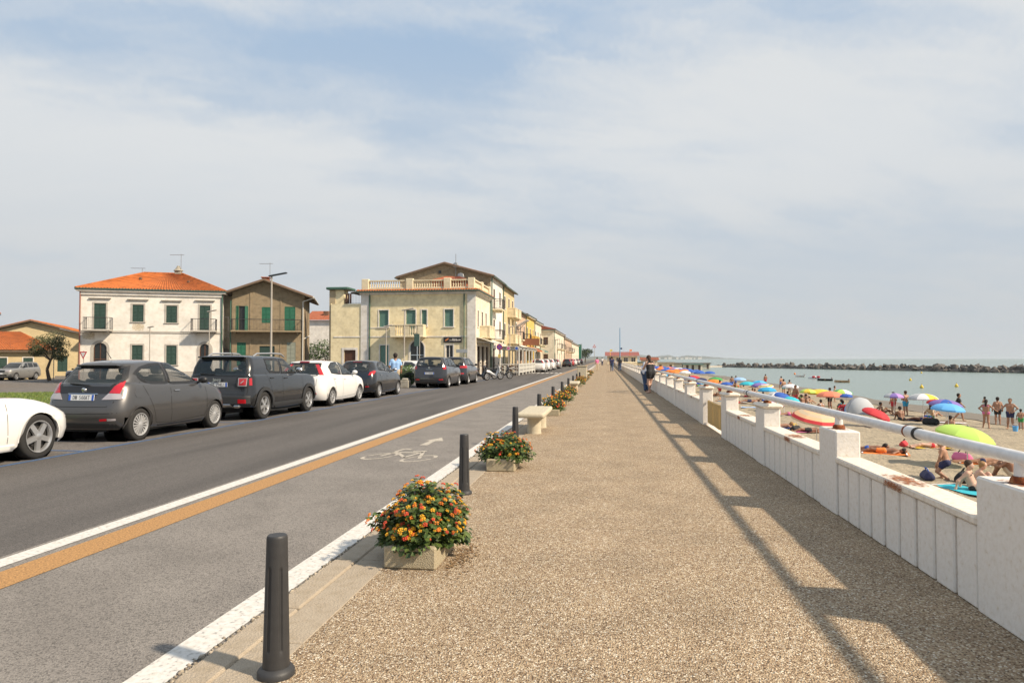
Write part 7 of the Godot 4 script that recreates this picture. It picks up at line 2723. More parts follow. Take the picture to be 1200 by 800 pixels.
func build_street() -> void:
	mk("bark", lin(0.11, 0.08, 0.055), 0.9, {"tex": "blotch", "scale": 2.0})
	# tamarisk in front of the far houses
	var t := thing("olive_tree", "small dull green tree with leaning trunk beside the silver off-roader", "tree", Vector3(-48.6, -0.45, -54.2))
	var m := MB.new()
	m.tube(Vector3(0, 0, 0), Vector3(-0.15, 1.0, 0.1), 0.16, 0.12, 8)
	m.tube(Vector3(-0.15, 1.0, 0.1), Vector3(0.1, 1.9, 0.0), 0.12, 0.09, 8)
	for q in [Vector3(-1.0, 3.2, 0.3), Vector3(1.1, 3.3, 0.2), Vector3(0.2, 3.7, -0.5), Vector3(1.3, 2.5, 0.6), Vector3(-1.2, 2.5, -0.2)]:
		m.tube(Vector3(0.1, 1.8, 0), q, 0.07, 0.02, 6)
	obj("trunk", m, mats.bark, t)
	crown(t, "crown", [[Vector3(-0.9, 3.2, 0.2), Vector3(0.95, 0.8, 0.9)], [Vector3(0.3, 3.7, 0), Vector3(1.1, 0.75, 1.0)], [Vector3(1.1, 3.2, 0.2), Vector3(0.9, 0.75, 0.9)], [Vector3(0.2, 2.9, 0.4), Vector3(1.4, 0.7, 1.0)], [Vector3(1.5, 2.3, 0.5), Vector3(0.7, 0.6, 0.6)], [Vector3(-1.3, 2.6, 0), Vector3(0.6, 0.5, 0.6)]], 9000, 0.11, Color(0.05, 0.065, 0.025), Color(0.12, 0.125, 0.05), 91)
	# bushes between the brown house and the yellow house
	t = thing("hedge_bush", "dark green bushes behind a low wall between the brown and yellow houses", "bush", Vector3(-31.0, -0.4, -72.0))
	m = MB.new()
	for k in 5:
		m.tube(Vector3(-2 + k * 1.6, 0, 0), Vector3(-2 + k * 1.6, 2.0, 0), 0.1, 0.05, 6)
	obj("stems", m, mats.bark, t)
	crown(t, "foliage", [[Vector3(-2, 2.3, 0), Vector3(1.6, 1.6, 1.2)], [Vector3(0, 2.6, 0), Vector3(1.7, 1.5, 1.2)], [Vector3(2, 2.5, 0), Vector3(1.6, 1.7, 1.2)], [Vector3(4.0, 2.9, 0), Vector3(1.6, 1.9, 1.2)]], 9000, 0.16, Color(0.025, 0.06, 0.012), Color(0.09, 0.15, 0.03), 92)
	t = thing("low_wall", "low brick coloured wall in front of the dark bushes", "wall", Vector3(-32.0, -0.5, -69.5))
	m = MB.new()
	m.cbox(Vector3(1.5, 0.85, 0), Vector3(11, 1.7, 0.25), 0.03)
	obj("wall_body", m, mats.plaster_ochre, t)
	m = MB.new()
	m.cbox(Vector3(1.5, 1.78, 0), Vector3(11.1, 0.16, 0.4), 0.03)
	obj("wall_cap", m, mats.tile_red, t)
	# hedge and block by the man in blue
	t = thing("hedge", "clipped green hedge right of the man in the blue shirt", "hedge", Vector3(-10.9, -0.03, -36.4))
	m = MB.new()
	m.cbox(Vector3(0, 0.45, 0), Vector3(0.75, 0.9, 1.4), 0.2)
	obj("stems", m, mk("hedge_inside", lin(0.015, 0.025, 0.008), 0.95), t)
	crown(t, "foliage", [[Vector3(-0.2, 0.75, 0), Vector3(0.4, 0.55, 0.8)], [Vector3(0.2, 0.65, 0), Vector3(0.4, 0.6, 0.8)], [Vector3(0, 0.3, 0.1), Vector3(0.55, 0.4, 0.85)]], 5000, 0.07, Color(0.04, 0.09, 0.015), Color(0.12, 0.2, 0.04), 93)
	t = thing("stone_block", "rounded grey stone block on the ground before the hedge", "block", Vector3(-10.45, -0.03, -35.0))
	m = MB.new()
	m.cbox(Vector3(0, 0.2, 0), Vector3(0.46, 0.42, 0.46), 0.03)
	m.cbox(Vector3(0, 0.45, 0), Vector3(0.36, 0.14, 0.36), 0.06)
	obj("stone", m, mats.render_grey, t)
	# the white car behind the hedge
	var s := hatch_spec()
	s.merge({"paint": "paint_white_car", "simple": true, "ns": 36, "nr": 7}, true)
	make_car(s, "white car behind the hedge in front of the yellow house", Vector3(-13.9, -0.1, -46.0), deg_to_rad(80))
	# street lamps
	lamp_post(Vector3(-22.32, -0.2, -43.4), 7.3, 1.1, "tall pale street lamp with dark flat head before the brown house")
	lamp_post(Vector3(-34.4, -0.4, -47.8), 4.3, 0.35, "short thin lamp post before the middle of the white house")
	lamp_post(Vector3(-29.9, -0.3, -48.4), 5.4, 0.6, "thin lamp post before the right balcony of the white house")
	lamp_post(Vector3(-13.98, -0.03, -46.5), 4.95, 0.7, "thin lamp post before the balcony of the yellow house")
	lamp_post(Vector3(-15.9, -0.03, -48.3), 3.9, 0.5, "short lamp post before the left window of the yellow house")
	lamp_post(Vector3(-9.2, -0.03, -66.0), 4.6, 0.6, "lamp post by the pergola along the street")
	lamp_post(Vector3(-7.0, -0.03, -98.0), 4.2, 0.6, "lamp post beyond the white cars up the street")
	# road signs
	sign_post(Vector3(-8.57, ROAD_Y, -55.3), 2.5, "disc_red_blue", "round no parking sign on a pole left of the pergola")
	sign_post(Vector3(-8.4, ROAD_Y, -59.4), 2.45, "disc_pink", "small round sign second along the shop fronts")
	sign_post(Vector3(-7.7, ROAD_Y, -59.6), 2.45, "disc_blue", "small round blue sign at the pergola corner")
	sign_post(Vector3(-10.2, ROAD_Y, -49.1), 2.1, "blade_grey", "grey blade sign on a pole before the yellow house corner")
	sign_post(Vector3(-13.4, ROAD_Y, -48.4), 2.9, "blade_dark", "dark sign on a pole before the arched door")
	sign_post(Vector3(-49.8, -0.5, -56.0), 3.0, "disc_pink", "round sign on a pole beside the small tree")
	sign_post(Vector3(-35.6, -0.4, -42.6), 2.15, "triangle", "small triangular give way sign at the white house corner")
	sign_post(Vector3(-1.75, 0, -115.0), 3.6, "triangle", "warning triangle sign on a pole far along the kerb")
	pergola()
	banner_signs()


func lamp_post(at: Vector3, h: float, arm: float, label: String) -> void:
	var t := thing("street_lamp", label, "lamp post", at, 0.0, "street lamps")
	var m := MB.new()
	m.tube(Vector3.ZERO, Vector3(0, h, 0), 0.085 if h > 6 else 0.05, 0.055 if h > 6 else 0.035, 10)
	m.tube(Vector3.ZERO, Vector3(0, 1.1, 0), 0.11 if h > 6 else 0.06, 0.10 if h > 6 else 0.055, 10)
	obj("pole", m, mats.galvanised, t)
	m = MB.new()
	m.xf = Transform3D(Basis(Vector3.BACK, 0.16), Vector3(0, h, 0))
	m.cbox(Vector3(arm * 0.5 - 0.1, 0.02, 0), Vector3(arm + 0.2, 0.09, 0.26 if h > 6 else 0.14), 0.035)
	obj("lamp_head", m, mk("lamp_head_dark", lin(0.03, 0.04, 0.055), 0.5) if h > 6 else mats.galvanised, t)


func sign_post(at: Vector3, h: float, kind: String, label: String) -> void:
	var t := thing("road_sign", label, "sign", at, 0.0, "road signs on poles")
	mk("sign_red", lin(0.5, 0.03, 0.04), 0.5)
	mk("sign_blue", lin(0.03, 0.09, 0.4), 0.5)
	mk("sign_white", lin(0.65, 0.64, 0.63), 0.5)
	mk("sign_pink", lin(0.5, 0.12, 0.25), 0.5)
	mk("sign_grey", lin(0.3, 0.32, 0.33), 0.5)
	var m := MB.new()
	m.tube(Vector3.ZERO, Vector3(0, h + 0.3, 0), 0.03, 0.03, 8)
	obj("pole", m, mats.galvanised, t)
	m = MB.new()
	m.xf = Transform3D(Basis(Vector3.RIGHT, PI / 2), Vector3(0, h, 0.04))
	if kind.begins_with("disc"):
		var r := 0.24 if kind == "disc_red_blue" else 0.17
		m.lathe([Vector2(r, 0.0), Vector2(r, 0.012), Vector2(0.0, 0.012)], 24)
		var o := obj("sign_plate", m, mats.sign_red if kind == "disc_red_blue" else mats.sign_white, t)
		m = MB.new()
		m.xf = Transform3D(Basis(Vector3.RIGHT, PI / 2), Vector3(0, h, 0.054))
		m.lathe([Vector2(r * 0.78, 0.0), Vector2(r * 0.78, 0.004), Vector2(0.0, 0.004)], 24)
		obj("sign_field", m, mats.sign_pink if kind == "disc_pink" else mats.sign_blue, o)
		if kind == "disc_red_blue":
			m = MB.new()
			m.xf = Transform3D(Basis(Vector3.BACK, PI / 4), Vector3(0, h, 0.06))
			m.box(Vector3.ZERO, Vector3(0.05, r * 1.7, 0.004))
			m.xf = Transform3D(Basis(Vector3.BACK, -PI / 4), Vector3(0, h, 0.0605))
			m.box(Vector3.ZERO, Vector3(0.05, r * 1.7, 0.004))
			obj("red_cross_bars", m, mats.sign_red, o)
			m = MB.new()
			m.box(Vector3(0, h - 0.75, 0.04), Vector3(0.22, 0.3, 0.012))
			obj("plate_under", m, mk("sign_yellow", lin(0.6, 0.42, 0.1), 0.6), t)
	elif kind == "triangle":
		m = MB.new()
		m.xf = Transform3D(Basis(Vector3.RIGHT, PI / 2), Vector3(0, h, 0.04))
		var dn := 1.0 if h < 3 else -1.0
		m.prism(PackedVector2Array([Vector2(-0.3, -0.25 * dn), Vector2(0.3, -0.25 * dn), Vector2(0, 0.28 * dn)]), 0, 0.012)
		var o := obj("sign_plate", m, mats.sign_red, t)
		m = MB.new()
		m.xf = Transform3D(Basis(Vector3.RIGHT, PI / 2), Vector3(0, h, 0.054))
		m.prism(PackedVector2Array([Vector2(-0.18, -0.18 * dn), Vector2(0.18, -0.18 * dn), Vector2(0, 0.14 * dn)]), 0, 0.004)
		obj("sign_field", m, mats.sign_white, o)
	else:
		m = MB.new()
		m.cbox(Vector3(-0.2, h, 0.04), Vector3(0.85, 0.26, 0.02) if kind == "blade_grey" else Vector3(0.4, 0.9, 0.02), 0.008)
		obj("sign_plate", m, mats.sign_grey if kind == "blade_grey" else mats.gutter, t)


func pergola() -> void:
	mk("pergola_white", lin(0.7, 0.68, 0.62), 0.6, {"tex": "soft", "scale": 1.0})
	var t := thing("pergola", "white timber cafe pergola with lattice fence at the road side", "pergola", Vector3(-9.55, ROAD_Y, -62.0))
	var w := 1.75
	var l := 14.0
	for z in [0.0, -2.8, -5.6, -8.4, -11.2, -14.0]:
		for x in [0.0, w]:
			var m := MB.new()
			m.cbox(Vector3(x, 1.25, z), Vector3(0.12, 2.5, 0.12), 0.015)
			obj("post", m, mats.pergola_white, t)
		var b := MB.new()
		b.cbox(Vector3(w / 2, 2.42, z), Vector3(w + 0.5, 0.14, 0.08), 0.015)
		obj("beam", b, mats.pergola_white, t)
	for x in [0.0, w]:
		var m := MB.new()
		m.cbox(Vector3(x, 2.55, -l / 2), Vector3(0.1, 0.14, l + 0.6), 0.015)
		obj("beam", m, mats.pergola_white, t)
	var m := MB.new()
	m.box2(Vector3(-0.2, 2.63, 0.3), Vector3(w + 0.25, 2.68, -l - 0.3))
	obj("roof_cloth", m, mats.awning_cream, t)
	for y in [0.25, 0.62, 1.0]:
		m = MB.new()
		m.box2(Vector3(0.06, y, -0.03), Vector3(w - 0.06, y + 0.07, 0.03))
		obj("fence_rail", m, mats.pergola_white, t)
		m = MB.new()
		m.box2(Vector3(w - 0.03, y, -l), Vector3(w + 0.03, y + 0.07, -0.07))
		obj("fence_rail", m, mats.pergola_white, t)
	for k in 2:
		m = MB.new()
		m.tube(Vector3(0.08, 0.3 if k else 1.0, 0.0), Vector3(w - 0.08, 1.0 if k else 0.3, 0.0), 0.025, 0.025, 4)
		obj("fence_brace", m, mats.pergola_white, t)
	for k in 60:
		var z := -0.2 - k * 0.23
		m = MB.new()
		m.box2(Vector3(w - 0.02, 0.3, z - 0.04), Vector3(w + 0.02, 1.0, z))
		obj("fence_slat", m, mats.pergola_white, t)
	for k in 4:
		var c := thing("cafe_table", ["cafe table at the near end of the pergola", "cafe table second along the pergola", "cafe table third along the pergola", "cafe table at the far end of the pergola"][k], "table", Vector3(-8.75, ROAD_Y, -63.3 - 3.2 * k), 0.0, "cafe tables under the pergola")
		m = MB.new()
		m.cbox(Vector3(0, 0.73, 0), Vector3(0.7, 0.04, 0.7), 0.01)
		obj("top", m, mats.sign_white, c)
		m = MB.new()
		m.tube(Vector3(0, 0, 0), Vector3(0, 0.72, 0), 0.03, 0.03, 6)
		m.tube(Vector3(0, 0, 0), Vector3(0, 0.03, 0), 0.22, 0.2, 10)
		obj("stand", m, mats.rail_iron, c)
		for e in [[-0.6, 0.0], [0.55, 0.2], [0.0, 0.65]]:
			var ch := thing("cafe_chair", "dark woven cafe chair at the tables under the pergola", "chair", Vector3(-8.75 + e[0], ROAD_Y, -63.3 - 3.2 * k + e[1]), atan2(-e[0], -e[1]), "cafe chairs under the pergola")
			m = MB.new()
			m.cbox(Vector3(0, 0.44, 0), Vector3(0.42, 0.05, 0.42), 0.015)
			obj("seat", m, mats.shutter_brown, ch)
			m = MB.new()
			m.cbox(Vector3(0, 0.68, -0.2), Vector3(0.42, 0.45, 0.04), 0.015)
			obj("backrest", m, mats.shutter_brown, ch)
			for q in [[-0.18, -0.18], [0.18, -0.18], [-0.18, 0.18], [0.18, 0.18]]:
				m = MB.new()
				m.tube(Vector3(q[0], 0, q[1]), Vector3(q[0], 0.42, q[1]), 0.016, 0.016, 5)
				obj("leg", m, mats.rail_iron, ch)


func banner_signs() -> void:
	# flag like awnings and boards on the street fronts
	var t := thing("folded_awning", "white folded awning sticking out from the pinkish house", "awning", Vector3(-10.75, 5.6, -84.5))
	var m := MB.new()
	m.xf = Transform3D(Basis(Vector3.BACK, 0.5), Vector3.ZERO)
	m.cbox(Vector3(0.7, 0, 0), Vector3(1.6, 0.08, 2.4), 0.03)
	obj("cloth", m, mats.sign_white, t)
	m = MB.new()
	m.tube(Vector3(0.02, -0.6, 0), Vector3(1.1, 0.5, 0), 0.03, 0.03, 5)
	obj("arm", m, mats.rail_iron, t)
	t = thing("hanging_board", "brown board hanging from the street front before the bright yellow house", "sign", Vector3(-10.1, 3.3, -90.0))
	m = MB.new()
	m.cbox(Vector3(0.4, 0.4, 0), Vector3(2.2, 0.85, 0.06), 0.02)
	obj("board", m, mk("board_brown", lin(0.22, 0.085, 0.04), 0.7), t)
	m = MB.new()
	m.tube(Vector3(-0.72, 0.84, 0), Vector3(1.4, 0.84, 0), 0.025, 0.025, 5)
	obj("bracket", m, mats.rail_iron, t)


# ------------------------------------------------------------------ people
func blob(bones: Array, cell: float, k := 0.05) -> MB:
	# surface nets over a smooth union of tapered capsules [a, b, ra, rb]
	var lo := Vector3.INF
	var hi := -Vector3.INF
	for b in bones:
		var r: float = maxf(b[2], b[3]) + cell * 2.5
		lo = lo.min(b[0] - Vector3.ONE * r).min(b[1] - Vector3.ONE * r)
		hi = hi.max(b[0] + Vector3.ONE * r).max(b[1] + Vector3.ONE * r)
	var nx := int((hi.x - lo.x) / cell) + 2
	var ny := int((hi.y - lo.y) / cell) + 2
	var nz := int((hi.z - lo.z) / cell) + 2
	var g := PackedFloat32Array()
	g.resize(nx * ny * nz)
	g.fill(1.0)
	for b in bones:
		var a: Vector3 = b[0]
		var ab: Vector3 = b[1] - a
		var ra: float = b[2]
		var rb: float = b[3]
		var l2 := maxf(ab.length_squared(), 1e-8)
		var r := maxf(ra, rb) + cell * 2.5
		var p0 := ((a.min(b[1]) - Vector3.ONE * r - lo) / cell).floor()
		var p1 := ((a.max(b[1]) + Vector3.ONE * r - lo) / cell).ceil()
		for z in range(maxi(0, int(p0.z)), mini(nz, int(p1.z))):
			for y in range(maxi(0, int(p0.y)), mini(ny, int(p1.y))):
				var row := (z * ny + y) * nx
				for x in range(maxi(0, int(p0.x)), mini(nx, int(p1.x))):
					var p := lo + Vector3(x, y, z) * cell - a
					var t := clampf(p.dot(ab) / l2, 0.0, 1.0)
					var d := (p - ab * t).length() - (ra + (rb - ra) * t)
					var e := g[row + x]
					var h := maxf(k - absf(d - e), 0.0) / k
					g[row + x] = minf(d, e) - h * h * k * 0.25
	var m := MB.new()
	var idx := {}
	var vv := PackedVector3Array()
	var vn := PackedVector3Array()
	var step := [0, 1, nx, nx + 1, nx * ny, nx * ny + 1, nx * ny + nx, nx * ny + nx + 1]
	for z in nz - 1:
		for y in ny - 1:
			var row := (z * ny + y) * nx
			for x in nx - 1:
				var i := row + x
				var f0 := g[i]
				if f0 > cell * 3.0:
					continue
				var inside := 0
				for s in step:
					if g[i + s] < 0.0:
						inside += 1
				if inside == 0 or inside == 8:
					continue
				var c := []
				for s in step:
					c.append(g[i + s])
				var sum := Vector3.ZERO
				var n := 0
				for e in EDGES:
					var a: float = c[e[0]]
					var b: float = c[e[1]]
					if (a < 0.0) != (b < 0.0):
						var t := a / (a - b)
						sum += CORNERS[e[0]].lerp(CORNERS[e[1]], t)
						n += 1
				idx[i] = vv.size()
				vv.append(lo + (Vector3(x, y, z) + sum / n) * cell)
				vn.append(Vector3(c[1] + c[3] + c[5] + c[7] - c[0] - c[2] - c[4] - c[6], c[2] + c[3] + c[6] + c[7] - c[0] - c[1] - c[4] - c[5], c[4] + c[5] + c[6] + c[7] - c[0] - c[1] - c[2] - c[3]).normalized())
	for i in idx:
		var inside := g[i] < 0.0
		for ax in 3:
			var s: int = [1, nx, nx * ny][ax]
			if inside == (g[i + s] < 0.0):
				continue
			var u: int = [nx, nx * ny, 1][ax]
			var w: int = [nx * ny, 1, nx][ax]
			if not (idx.has(i - u) and idx.has(i - w) and idx.has(i - u - w)):
				continue
			var q := [idx[i], idx[i - u], idx[i - u - w], idx[i - w]]
			if not inside:
				q = [q[0], q[3], q[2], q[1]]
			m.stri(vv[q[0]], vv[q[1]], vv[q[2]], vn[q[0]], vn[q[1]], vn[q[2]])
			m.stri(vv[q[0]], vv[q[2]], vv[q[3]], vn[q[0]], vn[q[2]], vn[q[3]])
	return m


const EDGES := [[0, 1], [2, 3], [4, 5], [6, 7], [0, 2], [1, 3], [4, 6], [5, 7], [0, 4], [1, 5], [2, 6], [3, 7]]
const CORNERS := [Vector3(0, 0, 0), Vector3(1, 0, 0), Vector3(0, 1, 0), Vector3(1, 1, 0), Vector3(0, 0, 1), Vector3(1, 0, 1), Vector3(0, 1, 1), Vector3(1, 1, 1)]


# Joints of each pose, front towards -z, right towards +x. Pairs are [left, right].
func pose(called: String) -> Dictionary:
	var p := {
		"pelvis": Vector3(0, 0.95, 0), "chest": Vector3(0, 1.30, 0.0), "neck": Vector3(0, 1.47, 0.01), "head": Vector3(0, 1.63, -0.015), "right": Vector3.RIGHT,
		"elbow": [Vector3(-0.27, 1.16, 0.03), Vector3(0.27, 1.16, 0.03)], "wrist": [Vector3(-0.27, 0.93, -0.07), Vector3(0.27, 0.93, -0.07)],
		"knee": [Vector3(-0.10, 0.50, -0.02), Vector3(0.10, 0.50, -0.02)], "ankle": [Vector3(-0.11, 0.08, 0.03), Vector3(0.11, 0.08, 0.03)], "toe": [Vector3(-0.13, 0.03, -0.13), Vector3(0.13, 0.03, -0.13)], "look": Vector3(0, 0, -1)}
	match called:
		"walk":
			p.merge({"elbow": [Vector3(-0.26, 1.17, 0.12), Vector3(0.26, 1.17, -0.06)], "wrist": [Vector3(-0.25, 0.95, 0.06), Vector3(0.25, 0.98, -0.24)], "knee": [Vector3(-0.1, 0.51, -0.16), Vector3(0.1, 0.5, 0.03)], "ankle": [Vector3(-0.1, 0.09, -0.24), Vector3(0.1, 0.13, 0.32)], "toe": [Vector3(-0.11, 0.05, -0.4), Vector3(0.11, 0.04, 0.2)]}, true)
		"wade":
			p.merge({"elbow": [Vector3(-0.36, 1.2, 0.02), Vector3(0.34, 1.22, -0.02)], "wrist": [Vector3(-0.2, 1.02, -0.12), Vector3(0.5, 1.08, -0.14)], "ankle": [Vector3(-0.17, 0.08, -0.06), Vector3(0.15, 0.08, 0.1)], "toe": [Vector3(-0.2, 0.03, -0.22), Vector3(0.19, 0.03, -0.06)]}, true)
		"phone":
			p.merge({"elbow": [Vector3(-0.27, 1.16, -0.04), Vector3(0.3, 1.2, -0.1)], "wrist": [Vector3(-0.1, 1.1, -0.24), Vector3(0.14, 1.45, -0.16)]}, true)
		"lean":
			# woman leaning her hip on the parapet, head bowed, ankles crossed
			p.merge({"pelvis": Vector3(0, 0.92, 0.05), "chest": Vector3(0.03, 1.25, -0.05), "neck": Vector3(0.04, 1.42, -0.10), "head": Vector3(0.03, 1.55, -0.19), "elbow": [Vector3(-0.16, 1.08, -0.3), Vector3(0.27, 1.08, -0.26)], "wrist": [Vector3(-0.02, 1.2, -0.42), Vector3(0.12, 1.2, -0.42)], "knee": [Vector3(-0.08, 0.49, -0.02), Vector3(0.07, 0.5, -0.08)], "ankle": [Vector3(-0.02, 0.08, 0.02), Vector3(0.02, 0.09, -0.12)], "toe": [Vector3(-0.07, 0.03, -0.13), Vector3(-0.02, 0.03, -0.28)], "look": Vector3(0, -0.6, -1).normalized()}, true)
		"sit":
			p.merge({"pelvis": Vector3(0, 0.12, 0), "chest": Vector3(0, 0.44, 0.15), "neck": Vector3(0, 0.60, 0.15), "head": Vector3(0, 0.76, 0.11), "elbow": [Vector3(-0.28, 0.3, 0.34), Vector3(0.28, 0.3, 0.34)], "wrist": [Vector3(-0.29, 0.07, 0.4), Vector3(0.29, 0.07, 0.4)], "knee": [Vector3(-0.12, 0.44, -0.36), Vector3(0.14, 0.3, -0.42)], "ankle": [Vector3(-0.12, 0.08, -0.66), Vector3(0.14, 0.08, -0.8)], "toe": [Vector3(-0.13, 0.04, -0.82), Vector3(0.16, 0.1, -0.93)]}, true)
		"hug":
			p.merge({"pelvis": Vector3(0, 0.12, 0), "chest": Vector3(0, 0.44, -0.08), "neck": Vector3(0, 0.60, -0.12), "head": Vector3(0, 0.75, -0.2), "elbow": [Vector3(-0.3, 0.36, -0.3), Vector3(0.3, 0.36, -0.3)], "wrist": [Vector3(-0.08, 0.36, -0.48), Vector3(0.08, 0.36, -0.5)], "knee": [Vector3(-0.11, 0.48, -0.34), Vector3(0.11, 0.48, -0.34)], "ankle": [Vector3(-0.11, 0.08, -0.52), Vector3(0.11, 0.08, -0.52)], "toe": [Vector3(-0.12, 0.03, -0.68), Vector3(0.12, 0.03, -0.68)]}, true)
		"lie":
			p.merge({"pelvis": Vector3(0, 0.13, 0), "chest": Vector3(0, 0.14, 0.36), "neck": Vector3(0, 0.15, 0.54), "head": Vector3(0, 0.17, 0.70), "elbow": [Vector3(-0.34, 0.08, 0.3), Vector3(0.33, 0.08, 0.32)], "wrist": [Vector3(-0.32, 0.06, 0.05), Vector3(0.3, 0.06, 0.07)], "knee": [Vector3(-0.1, 0.2, -0.44), Vector3(0.12, 0.13, -0.46)], "ankle": [Vector3(-0.12, 0.07, -0.86), Vector3(0.16, 0.07, -0.88)], "toe": [Vector3(-0.17, 0.16, -0.95), Vector3(0.24, 0.14, -0.97)], "look": Vector3(0, 1, 0)}, true)
		"prone":
			p.merge({"pelvis": Vector3(0, 0.13, 0), "chest": Vector3(0, 0.15, 0.36), "neck": Vector3(0, 0.19, 0.54), "head": Vector3(0.02, 0.24, 0.68), "elbow": [Vector3(-0.3, 0.05, 0.66), Vector3(0.3, 0.05, 0.66)], "wrist": [Vector3(-0.08, 0.06, 0.82), Vector3(0.08, 0.06, 0.82)], "knee": [Vector3(-0.1, 0.08, -0.44), Vector3(0.12, 0.08, -0.46)], "ankle": [Vector3(-0.12, 0.07, -0.86), Vector3(0.16, 0.07, -0.88)], "toe": [Vector3(-0.12, 0.05, -1.0), Vector3(0.17, 0.05, -1.02)], "look": Vector3(0, -0.3, 1)}, true)
		"kneel":
			p.merge({"pelvis": Vector3(0, 0.62, 0.1), "chest": Vector3(0, 0.95, 0.0), "neck": Vector3(0, 1.1, -0.03), "head": Vector3(0, 1.25, -0.08), "elbow": [Vector3(-0.24, 0.8, -0.05), Vector3(0.24, 0.8, -0.05)], "wrist": [Vector3(-0.22, 0.58, -0.14), Vector3(0.22, 0.56, -0.14)], "knee": [Vector3(-0.12, 0.3, -0.16), Vector3(0.14, 0.42, -0.2)], "ankle": [Vector3(-0.12, 0.08, 0.16), Vector3(0.14, 0.08, -0.05)], "toe": [Vector3(-0.12, 0.03, 0.02), Vector3(0.16, 0.03, -0.22)]}, true)
	return p


func limb_bones(p: Dictionary, wide := 1.0) -> Dictionary:
	var up: Vector3 = (p.neck - p.pelvis).normalized()
	var rt := Vector3.RIGHT
	var b := {"body": [], "torso": [], "arm": [], "thigh": [], "hip": [], "head": []}
	for s in [0, 1]:
		var q := -1.0 if s == 0 else 1.0
		var hip: Vector3 = p.pelvis + rt * q * 0.09
		var sh: Vector3 = p.neck - up * 0.07 + rt * q * 0.175 * wide
		var tor: Array = [[p.pelvis + rt * q * 0.065, p.chest + rt * q * 0.075 * wide, 0.108, 0.115 * wide], [p.chest + rt * q * 0.075 * wide, sh - rt * q * 0.05, 0.11, 0.07]]
		b.torso.append_array(tor)
		b.hip.append([hip, hip - up * 0.03, 0.115, 0.105])
		b.arm.append_array([[sh, p.elbow[s], 0.056, 0.043], [p.elbow[s], p.wrist[s], 0.043, 0.028]])
		var hand: Vector3 = (p.wrist[s] - p.elbow[s]).normalized()
		b.body.append([p.wrist[s], p.wrist[s] + hand * 0.12, 0.034, 0.026])
		b.body.append([p.wrist[s] + hand * 0.02, p.wrist[s] + hand * 0.08 - rt * q * 0.045, 0.018, 0.014])
		b.thigh.append([hip, p.knee[s], 0.094, 0.06])
		b.body.append([p.knee[s], p.knee[s].lerp(p.ankle[s], 0.3), 0.057, 0.06])
		b.body.append([p.knee[s].lerp(p.ankle[s], 0.3), p.ankle[s], 0.06, 0.037])
		b.body.append([p.ankle[s] - Vector3(0, 0.03, 0), p.toe[s], 0.042, 0.03])
	b.head = [[p.neck - up * 0.04, p.neck.lerp(p.head, 0.6), 0.06, 0.055], [p.head - up * 0.03, p.head + up * 0.025, 0.086, 0.097], [p.head - up * 0.045, p.head - up * 0.085 + p.look * 0.035, 0.065, 0.045], [p.head + p.look * 0.085 - up * 0.01, p.head + p.look * 0.105 - up * 0.03, 0.014, 0.018]]
	b.body.append_array(b.torso + b.hip + b.arm + b.thigh + b.head)
	return b


func fat(a: Array, r: float, t0 := 0.0, t1 := 1.0) -> Array:
	var out := []
	for e in a:
		out.append([e[0].lerp(e[1], t0), e[0].lerp(e[1], t1), lerpf(e[2], e[3], t0) + r, lerpf(e[2], e[3], t1) + r])
	return out


func wear(kind: String, p: Dictionary, b: Dictionary) -> Array:
	match kind:
		"trunks":
			return fat(b.hip, 0.014) + fat(b.thigh, 0.018, 0.0, 0.5)
		"briefs":
			return fat(b.hip, 0.012)
		"bikini":
			return fat([b.torso[1], b.torso[3]], 0.012, 0.05, 0.3)
		"shirt":
			return fat(b.torso, 0.02, 0.0, 0.96) + fat([b.arm[0], b.arm[2]], 0.018, 0.0, 0.75)
		"trousers":
			return fat(b.hip, 0.016) + fat(b.thigh, 0.016) + fat([b.body[2], b.body[3]], 0.022) + fat([b.body[3]], 0.02)
		"dress":
			return fat(b.torso, 0.014, 0.0, 0.8) + fat(b.hip, 0.022) + fat(b.thigh, 0.035, 0.0, 0.42)
		"hair":
			return [[p.head + Vector3(0, 0.035, 0) - p.look * 0.02, p.head + Vector3(0, 0.04, 0) - p.look * 0.03, 0.104, 0.1], [p.head - p.look * 0.04, p.head - p.look * 0.045 + (p.pelvis - p.neck).normalized() * 0.05, 0.082, 0.07]]
		"long_hair":
			return [[p.head + Vector3(0, 0.03, 0) - p.look * 0.022, p.head + Vector3(0, 0.04, 0) - p.look * 0.03, 0.104, 0.1], [p.head - p.look * 0.06, p.neck - p.look * 0.08 - (p.neck - p.pelvis).normalized() * 0.1, 0.085, 0.05]]
	return []


func person(label: String, ps: String, at: Vector3, turn: float, skin: String, hair: String, clothes: Array, sc := 1.0, group := "people on the beach", cell := 0.032) -> Node3D:
	var t := thing("person", label, "person", at, turn, group)
	t.scale = Vector3.ONE * sc
	var p := pose(ps)
	var b := limb_bones(p)
	var key := "body_%s_%.3f" % [ps, cell]
	if not shared.has(key):
		shared[key] = blob(b.body, cell, 0.045).mesh()
	inst("body", shared[key], mats["skin_" + skin], t)
	for c in clothes + [["long_hair" if hair.begins_with("long") else "hair", hair.trim_prefix("long_")]]:
		key = "%s_%s_%.3f" % [c[0], ps, cell]
		if not shared.has(key):
			var bones := wear(c[0], p, b)
			if c[0] == "trousers":
				bones = fat(b.hip, 0.016) + fat(b.thigh, 0.016)
				for s in [0, 1]:
					bones.append([p.knee[s], p.ankle[s], 0.075, 0.06])
			shared[key] = blob(bones, minf(cell, 0.026), 0.03).mesh()
		inst(c[0], shared[key], cloth(c[1]), t)
	return t


